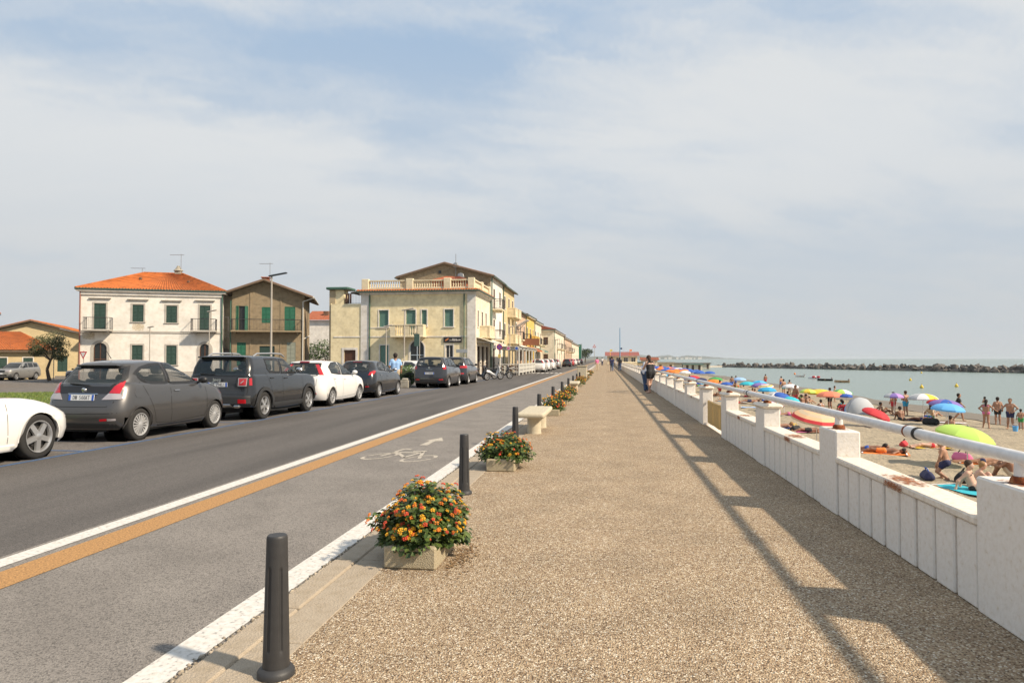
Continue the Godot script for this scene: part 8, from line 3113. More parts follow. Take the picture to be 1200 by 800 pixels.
func cloth(name: String) -> Material:
	var cs := {"black": [0.012, 0.012, 0.014], "white": [0.68, 0.68, 0.7], "blue": [0.03, 0.10, 0.4], "lightblue": [0.28, 0.45, 0.72], "navy": [0.02, 0.025, 0.08], "red": [0.5, 0.03, 0.04], "orange": [0.75, 0.2, 0.03], "teal": [0.03, 0.25, 0.3], "brown": [0.045, 0.022, 0.012], "dark": [0.02, 0.013, 0.01], "blond": [0.3, 0.17, 0.07], "green": [0.05, 0.3, 0.08], "pink": [0.6, 0.15, 0.3], "yellow": [0.7, 0.5, 0.06], "denim": [0.05, 0.09, 0.18], "beige": [0.5, 0.4, 0.28], "grey": [0.3, 0.3, 0.3], "salmon": [0.72, 0.22, 0.13], "turquoise": [0.03, 0.42, 0.52], "lime": [0.42, 0.62, 0.12], "lilac": [0.42, 0.25, 0.55], "violet": [0.2, 0.14, 0.4], "cyan": [0.03, 0.32, 0.58], "skyblue": [0.12, 0.4, 0.75], "silver": [0.4, 0.42, 0.44], "peach": [0.68, 0.42, 0.24]}
	var c: Array = cs[name]
	return mk("cloth_" + name, lin(c[0], c[1], c[2]), 0.8)


func build_people() -> void:
	mk("skin_tan", lin(0.36, 0.19, 0.115), 0.55)
	mk("skin_fair", lin(0.52, 0.32, 0.23), 0.55)
	mk("skin_brown", lin(0.24, 0.115, 0.065), 0.55)
	var prom := "people on the promenade"
	person("person in short black dress leaning on the white parapet with head bowed", "lean", Vector3(1.97, 0, -30.6), 0.5, "fair", "long_brown", [["dress", "black"]], 0.985, prom, 0.02)
	person("person in white shirt behind the one in black at the parapet", "lean", Vector3(1.86, 0, -32.1), -0.7, "fair", "dark", [["shirt", "white"], ["trousers", "denim"]], 0.95, prom, 0.026)
	person("person in blue shirt seen from behind beyond the black hatchback", "stand", Vector3(-9.75, ROAD_Y, -31.0), 0.35, "tan", "dark", [["shirt", "lightblue"], ["trousers", "beige"]], 1.03, prom, 0.022)
	person("person in dark top and jeans walking away in the middle distance", "walk", Vector3(0.79, 0, -80.0), 0.0, "tan", "dark", [["shirt", "navy"], ["trousers", "denim"]], 1.0, prom)
	person("person in black top and jeans walking close to the far parapet", "walk", Vector3(1.75, 0, -82.5), 0.0, "fair", "long_dark", [["shirt", "black"], ["trousers", "denim"]], 0.95, prom)
	person("distant person in white near the end of the promenade", "stand", Vector3(-0.6, 0, -150.0), 0.0, "tan", "dark", [["shirt", "white"], ["trousers", "navy"]], 1.0, prom)
	person("person in pink beside the far planters", "stand", Vector3(-1.0, 0, -88.0), 0.6, "fair", "brown", [["shirt", "pink"], ["trousers", "beige"]], 0.95, prom)
	# beach: [label, pose, x, z, turn, skin, hair, clothes, scale]
	var list := [
		["person in bikini wading left of the group at the waterline", "wade", 22.2, -43.6, -0.6, "tan", "long_dark", [["briefs", "pink"], ["bikini", "pink"]], 0.97],
		["person in black trunks standing second in the waterline group", "stand", 24.4, -46.6, -0.3, "tan", "dark", [["trunks", "black"]], 1.0],
		["person in navy trunks with arms out third in the waterline group", "wade", 23.5, -43.6, 2.4, "tan", "brown", [["trunks", "navy"]], 1.03],
		["child in green trunks at the right of the waterline group", "stand", 23.9, -43.3, -0.4, "tan", "dark", [["trunks", "green"]], 0.7],
		["person in black shirt walking behind the blue umbrellas", "walk", 23.0, -48.4, -1.9, "tan", "dark", [["shirt", "black"], ["trunks", "teal"]], 1.05],
		["person in black bikini sitting on the pale blue towel", "sit", 10.35, -21.0, -2.2, "fair", "brown", [["briefs", "black"], ["bikini", "black"]], 1.0],
		["blond person sitting behind the one in black bikini", "hug", 10.75, -21.7, -1.9, "fair", "blond", [["trunks", "navy"]], 0.9],
		["child in dark trunks kneeling by the blue bag", "kneel", 10.4, -22.9, 1.0, "tan", "brown", [["trunks", "navy"]], 0.92],
		["person in orange trunks lying on the sand below the parapet", "lie", 10.95, -28.9, 1.25, "brown", "dark", [["trunks", "orange"]], 1.0],
		["person lying beside the one in orange trunks", "prone", 10.6, -29.6, 1.1, "brown", "dark", [["briefs", "blue"]], 0.98],
		["person lying on the yellow towel by the red bag", "lie", 13.9, -31.6, 1.6, "fair", "blond", [["briefs", "red"], ["bikini", "red"]], 1.0],
		["person lying on their front near the lime umbrella", "prone", 13.6, -27.0, 1.3, "tan", "dark", [["briefs", "navy"]], 1.0],
		["person lying at the right of the pink and black bag", "lie", 14.3, -26.6, 1.5, "tan", "brown", [["trunks", "red"]], 1.0],
		["person sitting at the right edge above the parapet", "hug", 13.0, -24.0, 0.8, "brown", "dark", [["trunks", "beige"]], 1.0],
		["person sitting right of the blue and grey tent", "sit", 19.9, -52.7, -1.4, "brown", "dark", [["briefs", "orange"]], 1.0],
		["person in red skirt standing under the violet umbrella", "stand", 20.5, -52.3, 0.4, "tan", "dark", [["trunks", "red"], ["bikini", "white"]], 0.95],
		["person in blue shorts standing beside the violet umbrella", "phone", 21.2, -52.0, 0.3, "tan", "brown", [["trunks", "cyan"]], 1.02],
		["person sitting with back to us before the white and yellow umbrella", "hug", 19.0, -47.2, 0.2, "brown", "dark", [["trunks", "black"]], 1.05],
		["person lying right of the one sitting with back to us", "lie", 20.3, -47.6, 1.5, "brown", "dark", [["briefs", "navy"]], 1.0],
		["person sitting under the light blue umbrella", "sit", 18.9, -40.6, -0.8, "tan", "dark", [["trunks", "teal"]], 1.0],
		["person under the white and yellow umbrella in a beige wrap", "sit", 22.9, -51.9, -1.0, "tan", "long_brown", [["shirt", "beige"]], 1.0],
		["bare backed person standing by the striped umbrella", "stand", 19.6, -79.0, 0.3, "tan", "dark", [["trunks", "teal"]], 1.0],
		["person standing close to the bare backed one by the striped umbrella", "stand", 20.6, -80.5, 0.3, "brown", "dark", [["briefs", "black"]], 0.95],
		["person sitting left of the yellow umbrellas", "hug", 16.7, -61.0, 0.4, "brown", "dark", [["trunks", "navy"]], 1.0],
		["person with phone left of the salmon umbrella", "sit", 17.6, -63.0, -1.0, "tan", "dark", [["briefs", "black"], ["bikini", "black"]], 1.0],
		["person sitting under the left side of the salmon umbrella", "hug", 16.0, -53.5, 0.2, "tan", "dark", [["briefs", "white"], ["bikini", "white"]], 1.0],
		["person standing under the salmon umbrella", "stand", 17.2, -55.6, 0.4, "brown", "dark", [["trunks", "black"]], 0.98],
		["person in dark shirt sitting right of the salmon umbrella", "hug", 18.0, -55.0, 0.5, "brown", "dark", [["shirt", "teal"]], 1.0],
		["person in red sitting left of the blue and grey tent", "sit", 17.4, -53.2, -0.6, "tan", "dark", [["shirt", "red"]], 1.0],
		["person lying in front of the big striped umbrella", "lie", 10.3, -36.6, 1.7, "brown", "dark", [["trunks", "black"]], 1.0],
		["person lying left of the big striped umbrella", "prone", 9.2, -38.2, 1.4, "tan", "blond", [["briefs", "blue"]], 1.0],
		["person lying on a towel beyond the big striped umbrella", "lie", 13.5, -45.5, 1.5, "tan", "dark", [["trunks", "red"]], 1.0],
		["person lying on a pink towel near the lilac umbrella", "prone", 12.2, -48.0, 1.6, "tan", "dark", [["briefs", "pink"]], 1.0],
		["person sitting between the turquoise and striped umbrellas", "hug", 14.2, -64.0, 0.4, "tan", "dark", [["trunks", "blue"]], 1.0],
		["person lying below the turquoise umbrella", "lie", 12.6, -62.0, 1.5, "tan", "brown", [["trunks", "navy"]], 1.0],
		["person standing in red shorts near the left blue umbrella", "stand", 11.3, -70.0, 0.5, "brown", "dark", [["trunks", "red"]], 0.95],
		["person lying near the left blue umbrella", "prone", 10.6, -62.0, 1.5, "tan", "dark", [["briefs", "blue"]], 1.0],
		["person walking along the far waterline", "walk", 23.5, -96.0, 0.3, "tan", "dark", [["trunks", "blue"]], 1.0],
		["person standing in the far shallows", "stand", 24.6, -110.0, 0.3, "brown", "dark", [["trunks", "red"]], 1.0]]
	for q in list:
		person(q[0], q[1], Vector3(q[2], maxf(sand_y(q[2], q[3]), SEA_Y - 0.08) - 0.01, q[3]), q[4], q[5], q[6], q[7], q[8])
	rng.seed = 15
	for k in 26:
		var far := k > 13
		var x := rng.randf_range(9.5, 21.5)
		var z := rng.randf_range(-100, -78) if far else rng.randf_range(-74, -56)
		var ps: String = ["hug", "lie", "sit", "prone", "stand"][k % 5]
		person("bather in the crowd far along the beach" if far else "bather in the crowd left of the yellow umbrellas", ps, Vector3(x, sand_y(x, z), z), rng.randf() * TAU if ps != "lie" else 1.5, ["tan", "brown", "fair"][k % 3], "dark", [["trunks", ["blue", "red", "black", "green", "orange"][rng.randi() % 5]]], rng.randf_range(0.85, 1.05), "bathers in the crowd far along the beach" if far else "bathers in the crowd by the yellow umbrellas")
	for q in [[36.3, -71.5, "bather shoulder deep in the water behind the waterline group"], [29.5, -66.0, "bather swimming left of the violet umbrella"]]:
		person(q[2], "phone", Vector3(q[0], SEA_Y - 1.2, q[1]), 0.4, "tan", "dark", [["trunks", "blue"]], 1.0)


# ------------------------------------------------------------------ beach things
func umbrella(label: String, x: float, z: float, dia: float, cols: Array, tilt := Vector2.ZERO, hgt := 1.5, ringed := false) -> void:
	var t := thing("beach_umbrella", label, "umbrella", Vector3(x, sand_y(x, z) - 0.02, z), 0.0, "umbrellas on the beach")
	var r := dia / 2
	var ns := 8
	var top := Transform3D(Basis(Vector3.RIGHT, tilt.y) * Basis(Vector3.BACK, tilt.x), Vector3(0, hgt - 0.12, 0))
	var m := MB.new()
	m.tube(Vector3(0, 0, 0), top * Vector3(0, 0.12, 0), 0.018, 0.014, 6)
	obj("pole", m, mats.sign_white, t)
	for k in ns:
		m = MB.new()
		m.xf = top
		var a0 := TAU * k / ns
		var a1 := TAU * (k + 1) / ns
		var pts := []
		for i in 6:
			var s := i / 5.0
			for j in 5:
				var a := lerpf(a0, a1, j / 4.0)
				var sag := 0.05 * s * sin(PI * j / 4.0)
				var rad := r * sin(s * 1.25) / sin(1.25) * (1.0 - sag)
				pts.append(Vector3(cos(a) * rad, 0.13 - r * 0.36 * (1.0 - cos(s * 1.25)) / (1.0 - cos(1.25)) - sag * 0.15, sin(a) * rad))
		if ringed:
			for i in 5:
				var mr := MB.new()
				mr.xf = top
				mr.grid(pts.slice(i * 5, i * 5 + 10), 5, true)
				obj("panel", mr, canvas(cols[i % cols.size()]), t)
		else:
			m.grid(pts, 5, true)
		# hanging hem
		for j in 4:
			var p: Vector3 = pts[25 + j]
			var q: Vector3 = pts[26 + j]
			var d := Vector3(0, -0.08, 0)
			m.quad(q, p, p + d, q + d)
		var c: String = cols[k % cols.size()] if not ringed else cols[5 % cols.size()]
		obj("panel", m, canvas(c), t)
	m = MB.new()
	m.xf = top
	for k in ns:
		var a := TAU * k / ns
		m.tube(Vector3(0, 0.11, 0), Vector3(cos(a) * r, 0.13 - r * 0.36 - 0.01, sin(a) * r), 0.006, 0.006, 3, false)
	m.ball(Vector3(0, 0.16, 0), Vector3(0.025, 0.04, 0.025), 4, 6)
	obj("ribs", m, mats.metal_grey, t)


func canvas(c: String) -> Material:
	var base := cloth(c) as StandardMaterial3D
	if mats.has("canvas_" + c):
		return mats["canvas_" + c]
	var m: StandardMaterial3D = base.duplicate()
	m.backlight_enabled = true
	m.backlight = base.albedo_color * 0.35
	m.resource_name = "canvas_" + c
	mats["canvas_" + c] = m
	return m


func towel(label: String, x: float, z: float, turn: float, c: String, l := 1.7) -> void:
	var t := thing("towel", label, "towel", Vector3(x, sand_y(x, z) + 0.045, z), turn, "towels on the beach")
	var m := MB.new()
	var pts := []
	for j in 9:
		for i in 5:
			pts.append(Vector3(-0.42 + 0.21 * i, 0.012 * sin(i * 2.0 + j * 1.7), 0.5 * l - l * j / 8.0))
	m.grid(pts, 5)
	obj("cloth", m, cloth(c), t)
	m = MB.new()
	for s in [0.44, -0.47]:
		m.box(Vector3(0, 0.018, s * l), Vector3(0.8, 0.006, 0.06))
	obj("stripe", m, cloth("white"), t)


func bag(label: String, x: float, z: float, c: String, c2: String, s := 1.0) -> void:
	var t := thing("beach_bag", label, "bag", Vector3(x, sand_y(x, z), z), x * 3.0, "bags on the beach")
	t.scale = Vector3.ONE * s
	inst("bag_body", shared_blob("bag", [[Vector3(-0.2, 0.09, -0.05), Vector3(0.2, 0.09, -0.05), 0.09, 0.09], [Vector3(-0.2, 0.09, 0.06), Vector3(0.2, 0.09, 0.06), 0.09, 0.09], [Vector3(-0.2, 0.17, 0), Vector3(0.2, 0.17, 0), 0.085, 0.085]]), cloth(c), t)
	var m := MB.new()
	m.path([Vector3(-0.13, 0.25, 0), Vector3(-0.09, 0.33, 0.04), Vector3(0.09, 0.33, 0.04), Vector3(0.13, 0.25, 0)], 0.015, 5)
	obj("handle", m, cloth(c2), t)


func shared_blob(key: String, bones: Array) -> Mesh:
	if not shared.has(key):
		shared[key] = blob(bones, 0.03, 0.05).mesh()
	return shared[key]


func rock_mesh(k: int) -> Mesh:
	var key := "rock%d" % k
	if not shared.has(key):
		var r := RandomNumberGenerator.new()
		r.seed = 300 + k
		var pts := PackedVector3Array()
		for i in 14:
			pts.append(Vector3(r.randfn(), r.randfn(), r.randfn()).normalized() * r.randf_range(0.75, 1.1) * Vector3(1.0, 0.7, 0.85))
		var sh := ConvexPolygonShape3D.new()
		sh.points = pts
		var f := sh.get_debug_mesh()
		# hull by brute force: planes with all points on one side
		var m := MB.new()
		for a in 14:
			for b in range(a + 1, 14):
				for c in range(b + 1, 14):
					var nn := (pts[b] - pts[a]).cross(pts[c] - pts[a]).normalized()
					var lo := 0.0
					var hi := 0.0
					for p in pts:
						var d := nn.dot(p - pts[a])
						lo = minf(lo, d)
						hi = maxf(hi, d)
					if hi < 1e-5:
						m.tri(pts[a], pts[b], pts[c])
					elif lo > -1e-5:
						m.tri(pts[a], pts[c], pts[b])
		shared[key] = m.mesh()
	return shared[key]


func build_far() -> void:
	# breakwater of boulders
	var t := thing("breakwater", "long breakwater of grey and brown boulders across the bay", "breakwater")
	rng.seed = 41
	var a := Vector3(56, SEA_Y, -352)
	var b := Vector3(167, SEA_Y, -122)
	var side := (b - a).normalized().cross(Vector3.UP)
	var pal := [mats.rock, mats.rock, mats.rock_brown, mats.rock_pale, mats.rock_pale]
	var lst := []
	for k in 760:
		var s := pow(rng.randf(), 0.85)
		var row := rng.randf()
		lst.append([s, row])
	lst.sort_custom(func(p, q): return p[0] > q[0])
	var rest := MB.new()
	for k in lst.size():
		var s: float = lst[k][0]
		var row: float = lst[k][1]
		var p := a.lerp(b, s) + side * (row - 0.5) * 7.0 + Vector3(0, 0.1 + 1.15 * (1.0 - absf(row - 0.55) * 1.9) + rng.randf_range(-0.3, 0.4), 0)
		var sc := 0.55 + 1.35 * pow(rng.randf(), 1.6)
		var x := Transform3D(Basis.from_euler(Vector3(rng.randf() * 6, rng.randf() * 6, rng.randf() * 6)).scaled(Vector3.ONE * sc), p)
		if k < 290:
			inst("boulder", rock_mesh(k % 9), pal[rng.randi() % 5], t, x)
		else:
			var src := rock_mesh(k % 9) as ArrayMesh
			var ar := src.surface_get_arrays(0)
			for i in range(0, ar[Mesh.ARRAY_VERTEX].size(), 3):
				var v: PackedVector3Array = ar[Mesh.ARRAY_VERTEX]
				rest.tri(x * v[i], x * v[i + 2], x * v[i + 1])
	var ro := obj("far_boulders", rest, mats.rock, t)
	ro.set_meta("kind", "stuff")
	var m := MB.new()
	var core := (b - a).length()
	m.xf = Transform3D(Basis.looking_at(b - a), (a + b) / 2)
	m.cbox(Vector3(0, -0.1, 0), Vector3(6.0, 1.9, core), 0.8)
	obj("rubble_core", m, mats.rock, t)
	# flat jetty joining the beach to the breakwater
	m = MB.new()
	m.box2(Vector3(14, SEA_Y - 1, -309), Vector3(31, SEA_Y + 0.5, -330))
	m.xf = Transform3D(Basis(Vector3.UP, 0.93), Vector3(44, 0, -333))
	m.box(Vector3(0, SEA_Y + 0.1, 0), Vector3(46, 1.2, 7))
	setting("jetty", m, mats.rock_pale)
	# sand beyond, and the far coast
	m = MB.new()
	m.box2(Vector3(2.4, -3.4, -430), Vector3(30, -2.35, -900))
	setting("far_beach", m, mats.sand)
	rng.seed = 12
	for layer in [[3800.0, 24.0, -250.0, 620.0], [6500.0, 52.0, -500.0, 1500.0]]:
		m = MB.new()
		var f := FastNoiseLite.new()
		f.frequency = 0.004
		f.seed = int(layer[0])
		f.fractal_octaves = 4
		var pts := []
		var n := 80
		for r in 4:
			for i in n:
				var s := i / (n - 1.0)
				var x := lerpf(layer[2], layer[3], s)
				var hh: float = layer[1] * (0.55 + 0.5 * f.get_noise_1d(x)) * smoothstep(1.0, 0.55, s)
				pts.append(Vector3(x, SEA_Y - 1.0 + [0.0, 4.0 * smoothstep(1.0, 0.8, s), hh, 0.0][r], -layer[0] - [0, 20, 160, 420][r]))
		m.grid(pts, n)
		setting("headland", m, mats.far_land)
	# pale buildings of the far shore
	for k in 16:
		var h := thing("far_building", "tiny pale building on the hazy far shore", "building", Vector3(120 + k * 26 + rng.randf_range(-10, 10), SEA_Y, -3775), 0.0, "tiny buildings on the far shore")
		m = MB.new()
		m.cbox(Vector3(0, 4, 0), Vector3(rng.randf_range(8, 20), rng.randf_range(6, 16), 10), 0.1)
		obj("wall", m, mats.plaster_white, h)
		m = MB.new()
		m.cbox(Vector3(0, 12.5, 0), Vector3(12, 1.0, 10.4), 0.1)
		obj("roof", m, mats.tile_red, h)
	# trees closing the far end of the street
	for k in 7:
		var q := thing("far_tree", "dark tree in the clump closing the far end of the street", "tree", Vector3(-7.5 - k * 3.0 + 1.2 * (k % 2), 0, -262 - 11 * k), 0.0, "trees at the far end of the street")
		m = MB.new()
		m.tube(Vector3.ZERO, Vector3(0.2, 2.5, 0), 0.25, 0.14, 6)
		obj("trunk", m, mats.bark, q)
		crown(q, "crown", [[Vector3(0, 3.2, 0), Vector3(2.6, 1.7, 2.6)], [Vector3(1.2, 4.2, 0), Vector3(1.8, 1.2, 1.8)]], 700, 0.5, Color(0.03, 0.05, 0.02), Color(0.07, 0.09, 0.04), 200 + k)


func build_lido() -> void:
	# bathing pavilion over the beach at the end of the straight
	var t := thing("bathing_pavilion", "cream bathing pavilion with dull red roofs at the end of the promenade", "building", Vector3(1.0, 0, -186))
	var m := MB.new()
	wall_face(m, fr_at(Vector3(-0.4, 0, 0), 0), rect(0, -2.5, 8.0, 2.2), [[0.5, 0.3, 1.6, 1.8], [2.4, 0.3, 3.6, 1.8], [4.4, 0.3, 5.6, 1.8], [6.4, 0.3, 7.5, 1.8]])
	wall_face(m, fr_at(Vector3(7.6, 0, 0), PI / 2), rect(0, -2.5, 14.0, 2.2), [])
	obj("wall", m, mats.stone_cream, t)
	for x in [0.5, 2.4, 4.4, 6.4]:
		window_at(t, fr_at(Vector3(-0.4, 0, 0), 0), [x, 0.3, x + 1.15, 1.8], {"kind": "glass", "mat": mats.trim_white})
	m = MB.new()
	tile_slope(m, Vector3(-1.0, 2.2, 0.6), Vector3(8.2, 2.2, 0.6), Vector3(8.2, 3.3, -4), Vector3(-1.0, 3.3, -4))
	obj("roof", m, mk("roof_pinkish", lin(0.33, 0.12, 0.10), 0.85, {"tex": "blotch", "scale": 0.3}), t)
	for k in 3:
		m = MB.new()
		m.tube(Vector3(0.4 + 2.6 * k, 2.2, 0.4), Vector3(0.4 + 2.6 * k, 4.0 + 0.5 * (k % 2), 0.4), 0.06, 0.06, 5)
		m.box(Vector3(0.7 + 2.6 * k, 3.7 + 0.5 * (k % 2), 0.4), Vector3(0.6, 0.45, 0.03))
		obj("flagpole", m, [cloth("yellow"), cloth("navy"), cloth("orange")][k], t)
	t = thing("terrace_stand", "cream stepped terrace in front of the bathing pavilion", "terrace", Vector3(3.2, 0, -150))
	for k in 4:
		m = MB.new()
		m.cbox(Vector3(1.8 - k * 0.25, -1.6 + k * 0.75, -k * 4.0), Vector3(4.2 + k * 0.6, 0.2, 8), 0.05)
		m.box(Vector3(3.6, -1.9 + k * 0.4, -k * 4.0), Vector3(0.3, 1.8, 0.3))
		obj("step", m, mats.stone_cream, t)
	t = thing("flag_mast", "tall thin blue mast standing at the parapet", "mast", Vector3(2.62, -2.2, -121.4))
	m = MB.new()
	m.tube(Vector3.ZERO, Vector3(0, 9.1, 0), 0.11, 0.06, 8)
	obj("mast_pole", m, mk("mast_blue", lin(0.10, 0.25, 0.42), 0.5), t)
	m = MB.new()
	m.tube(Vector3.ZERO, Vector3(0, 0.4, 0), 0.24, 0.2, 10)
	obj("foot", m, mats.concrete, t)
	for q in [[10.8, -206.0, 4.6, 3.4, "tile_red", "red roofed beach bar beyond the pavilion"], [8.0, -196.0, 4.5, 2.6, "shutter_dark", "dark green canopy beach bar beside the pavilion"], [21.0, -262.0, 9.0, 2.3, "eave_wood", "brown flat roofed bathing huts nearest on the far beach"], [32.0, -283.0, 10.0, 2.2, "eave_wood", "brown flat roofed bathing huts second on the far beach"], [27.0, -240.0, 6.0, 2.2, "shutter_teal", "green roofed bathing hut on the far beach"], [15.0, -225.0, 7.0, 2.6, "render_grey", "grey roofed bathing hut before the red roofed bar"]]:
		t = thing("beach_hut", q[5], "hut", Vector3(q[0], maxf(sand_y(q[0], q[1]), SEA_Y + 0.1), q[1]), 0.0, "bathing huts on the far beach")
		m = MB.new()
		wall_face(m, Transform3D.IDENTITY, rect(0, 0, q[2], q[3]), [[0.6, 0, 1.4, 1.9], [2.4, 0, 3.2, 1.9], [q[2] - 1.4, 0, q[2] - 0.6, 1.9]])
		wall_face(m, fr_at(Vector3(q[2], 0, 0), PI / 2), rect(0, 0, 5, q[3]), [])
		wall_face(m, fr_at(Vector3(0, 0, -5), -PI / 2), rect(0, 0, 5, q[3]), [])
		obj("wall", m, mats.plaster_pale, t)
		for x in [0.6, 2.4, q[2] - 1.4]:
			m = MB.new()
			m.box2(Vector3(x, 0, -0.12), Vector3(x + 0.8, 1.9, -0.08))
			obj("door", m, mats.shutter_brown, t)
		m = MB.new()
		var rise := 0.7 if q[4] == "tile_red" else 0.15
		tile_slope(m, Vector3(-0.5, q[3], 0.7), Vector3(q[2] + 0.5, q[3], 0.7), Vector3(q[2] + 0.5, q[3] + rise, -2.6), Vector3(-0.5, q[3] + rise, -2.6))
		m.box2(Vector3(-0.5, q[3] - 0.15, -5.4), Vector3(q[2] + 0.5, q[3] - 0.01, 0.68))
		obj("roof", m, mats[q[4]], t)
	# dense field of hired umbrellas, blue and orange
	rng.seed = 66
	var labs := ["blue hired umbrella in the dense far rows", "orange hired umbrella in the dense far rows", "white hired umbrella in the dense far rows"]
	var protos := {}
	for j in 9:
		for i in 7:
			var x := 6.5 + i * 1.9 + rng.randf_range(-0.4, 0.4)
			var z := -122.0 - j * 9.5 + rng.randf_range(-2, 2)
			var c: int = [0, 1, 0, 2, 1, 0][rng.randi() % 6]
			if i < 3 and j < 3:
				continue
			if protos.has(c):
				copy_of(protos[c], labs[c], Vector3(x, sand_y(x, z), z))
			else:
				umbrella(labs[c], x, z, 2.0, [["blue"], ["orange"], ["white"]][c], Vector2.ZERO, 1.75)
				protos[c] = get_child(get_child_count() - 1)
				protos[c].set_meta("group", "hired umbrellas in far rows")
	for k in 3:
		umbrella(["blue windbreak umbrella below the parapet far along", "pale blue umbrella below the parapet far along", "second blue umbrella far along below the parapet"][k], 5.6 + k * 1.4, -92.0 - 3.0 * k, 2.0, [["skyblue"], ["lightblue"], ["skyblue", "cyan"]][k])


func build_beach() -> void:
	umbrella("turquoise umbrella farthest left of the pair above the handrail", 14.7, -73.9, 1.6, ["turquoise"])
	umbrella("cyan blue umbrella behind the turquoise one", 17.1, -79.6, 1.8, ["cyan", "skyblue"])
	umbrella("small umbrella with orange and grey rings right of the cyan one", 14.9, -66.7, 1.5, ["orange", "white", "grey", "yellow", "white", "orange"], Vector2(0.1, 0.1), 1.5, true)
	umbrella("tilted blue umbrella low behind the handrail", 12.5, -50.3, 1.3, ["blue"], Vector2(-0.3, 0.3), 1.35)
	umbrella("small turquoise umbrella right of the tilted blue one", 12.1, -46.6, 1.0, ["turquoise"], Vector2(-0.2, 0.2), 1.3)
	umbrella("white umbrella left of the tilted blue one", 12.2, -51.5, 1.1, ["white", "silver"], Vector2(0.1, 0.2), 1.4)
	umbrella("pale yellow umbrella left of the bright yellow one", 16.1, -57.4, 1.3, ["yellow", "lime"])
	umbrella("bright yellow umbrella behind the salmon one", 17.2, -58.0, 1.9, ["yellow"])
	umbrella("salmon pink umbrella in the middle of the beach", 16.8, -54.3, 1.95, ["salmon"])
	umbrella("green and white umbrella right of the salmon one", 19.2, -59.1, 1.75, ["green", "white", "lime"])
	umbrella("small blue umbrella below the green and white one", 17.4, -52.6, 0.9, ["blue"], Vector2.ZERO, 1.4)
	umbrella("large beige umbrella with orange and floral border nearest the parapet", 9.2, -31.6, 2.05, ["beige", "peach", "beige", "peach", "red", "beige"], Vector2(-0.12, 0.2), 1.45, true)
	umbrella("lilac umbrella lying tilted near the parapet", 10.0, -42.5, 1.3, ["lilac"], Vector2(-0.8, 0.3), 1.1)
	umbrella("violet patterned umbrella left of the white and yellow one", 19.8, -50.4, 1.3, ["violet", "lilac", "violet", "silver"], Vector2.ZERO, 1.65)
	umbrella("white and yellow umbrella on a yellow pole", 22.1, -51.4, 2.0, ["white", "yellow", "white", "silver"], Vector2.ZERO, 1.65)
	umbrella("small red umbrella behind the dark blue one", 21.0, -47.2, 1.0, ["red"], Vector2.ZERO, 1.45)
	umbrella("dark blue umbrella behind the light blue one", 20.2, -44.0, 1.85, ["blue", "violet"], Vector2(-0.1, 0.0), 1.6)
	umbrella("light blue umbrella in front of the dark blue one", 18.1, -39.2, 1.65, ["skyblue"], Vector2(-0.06, 0.05), 1.6)
	umbrella("lime green umbrella nearest on the right", 12.6, -26.0, 1.9, ["lime"], Vector2(-0.22, 0.1), 1.45)
	umbrella("red umbrella tilted to the sand before the tent", 15.4, -41.5, 1.6, ["red"], Vector2(-0.35, 0.2), 1.0)
	umbrella("blue umbrella on the left far beach", 10.5, -87.4, 1.7, ["blue"])
	umbrella("dark umbrella beside the left far blue one", 11.4, -84.0, 1.4, ["navy"])
	umbrella("blue umbrella low behind the left handrail", 9.3, -69.5, 1.2, ["blue", "cyan"])
	umbrella("small blue umbrella right of the left far ones", 11.9, -69.8, 1.2, ["blue"])
	for q in [[13.2, -58.5, 1.5, "cyan", "cyan umbrella left of the pale yellow one"], [15.2, -70.5, 1.6, "violet", "violet umbrella behind the ringed one"], [12.0, -78.5, 1.7, "orange", "orange umbrella between the left blue ones and turquoise one"], [14.0, -90.0, 1.8, "green", "green umbrella far along the beach"], [18.0, -70.0, 1.6, "white", "white umbrella behind the yellow ones"], [12.0, -96.0, 1.8, "red", "red umbrella far along the beach"], [17.5, -93.0, 1.8, "lightblue", "pale blue umbrella far along the beach"]]:
		umbrella(q[4], q[0], q[1], q[2], [q[3]])
	for q in [[13.4, -57.4, "red", "red towel left of the pale yellow umbrella"], [15.0, -61.5, "cyan", "cyan towel below the ringed umbrella"], [11.4, -66.5, "orange", "orange towel by the low blue umbrella"], [16.5, -66.0, "yellow", "yellow towel among the crowd"], [11.2, -54.5, "lightblue", "pale blue towel behind the tilted blue umbrella"]]:
		towel(q[3], q[0], q[1], 1.4, q[2])
	# half dome tent
	var t := thing("beach_tent", "blue and grey half dome beach tent", "tent", Vector3(18.2, sand_y(18.2, -52), -52.3), 0.5)
	for k in 4:
		var m := MB.new()
		var pts := []
		for i in 6:
			var a := PI * 0.5 * (k + i / 5.0) / 2.0
			for j in 9:
				var b := PI * j / 8.0
				pts.append(Vector3(cos(b) * 1.15, sin(b) * 1.2 * sin(a), -cos(a) * sin(b) * 0.9))
		m.grid(pts, 9, false)
		obj("panel", m, cloth("lightblue" if k < 1 else "silver"), t)
	var mm := MB.new()
	for j in 8:
		mm.tube(Vector3(cos(PI * j / 8.0) * 1.15, sin(PI * j / 8.0) * 1.2, 0), Vector3(cos(PI * (j + 1) / 8.0) * 1.15, sin(PI * (j + 1) / 8.0) * 1.2, 0), 0.012, 0.012, 4)
	obj("pole_arch", mm, mats.rail_iron, t)
	towel("pale turquoise towel under the one in black bikini", 10.15, -20.9, 0.3, "turquoise", 1.9)
	towel("orange towel under the one in orange trunks", 10.95, -28.8, 1.25, "orange")
	towel("yellow towel by the red bag", 13.9, -31.7, 1.6, "yellow")
	towel("orange and yellow towel near the lime umbrella", 13.7, -27.1, 1.3, "orange")
	towel("blue towel at the right of the pink and black bag", 14.4, -26.7, 1.5, "lightblue")
	towel("pink towel in front of the big striped umbrella", 10.3, -36.7, 1.7, "pink")
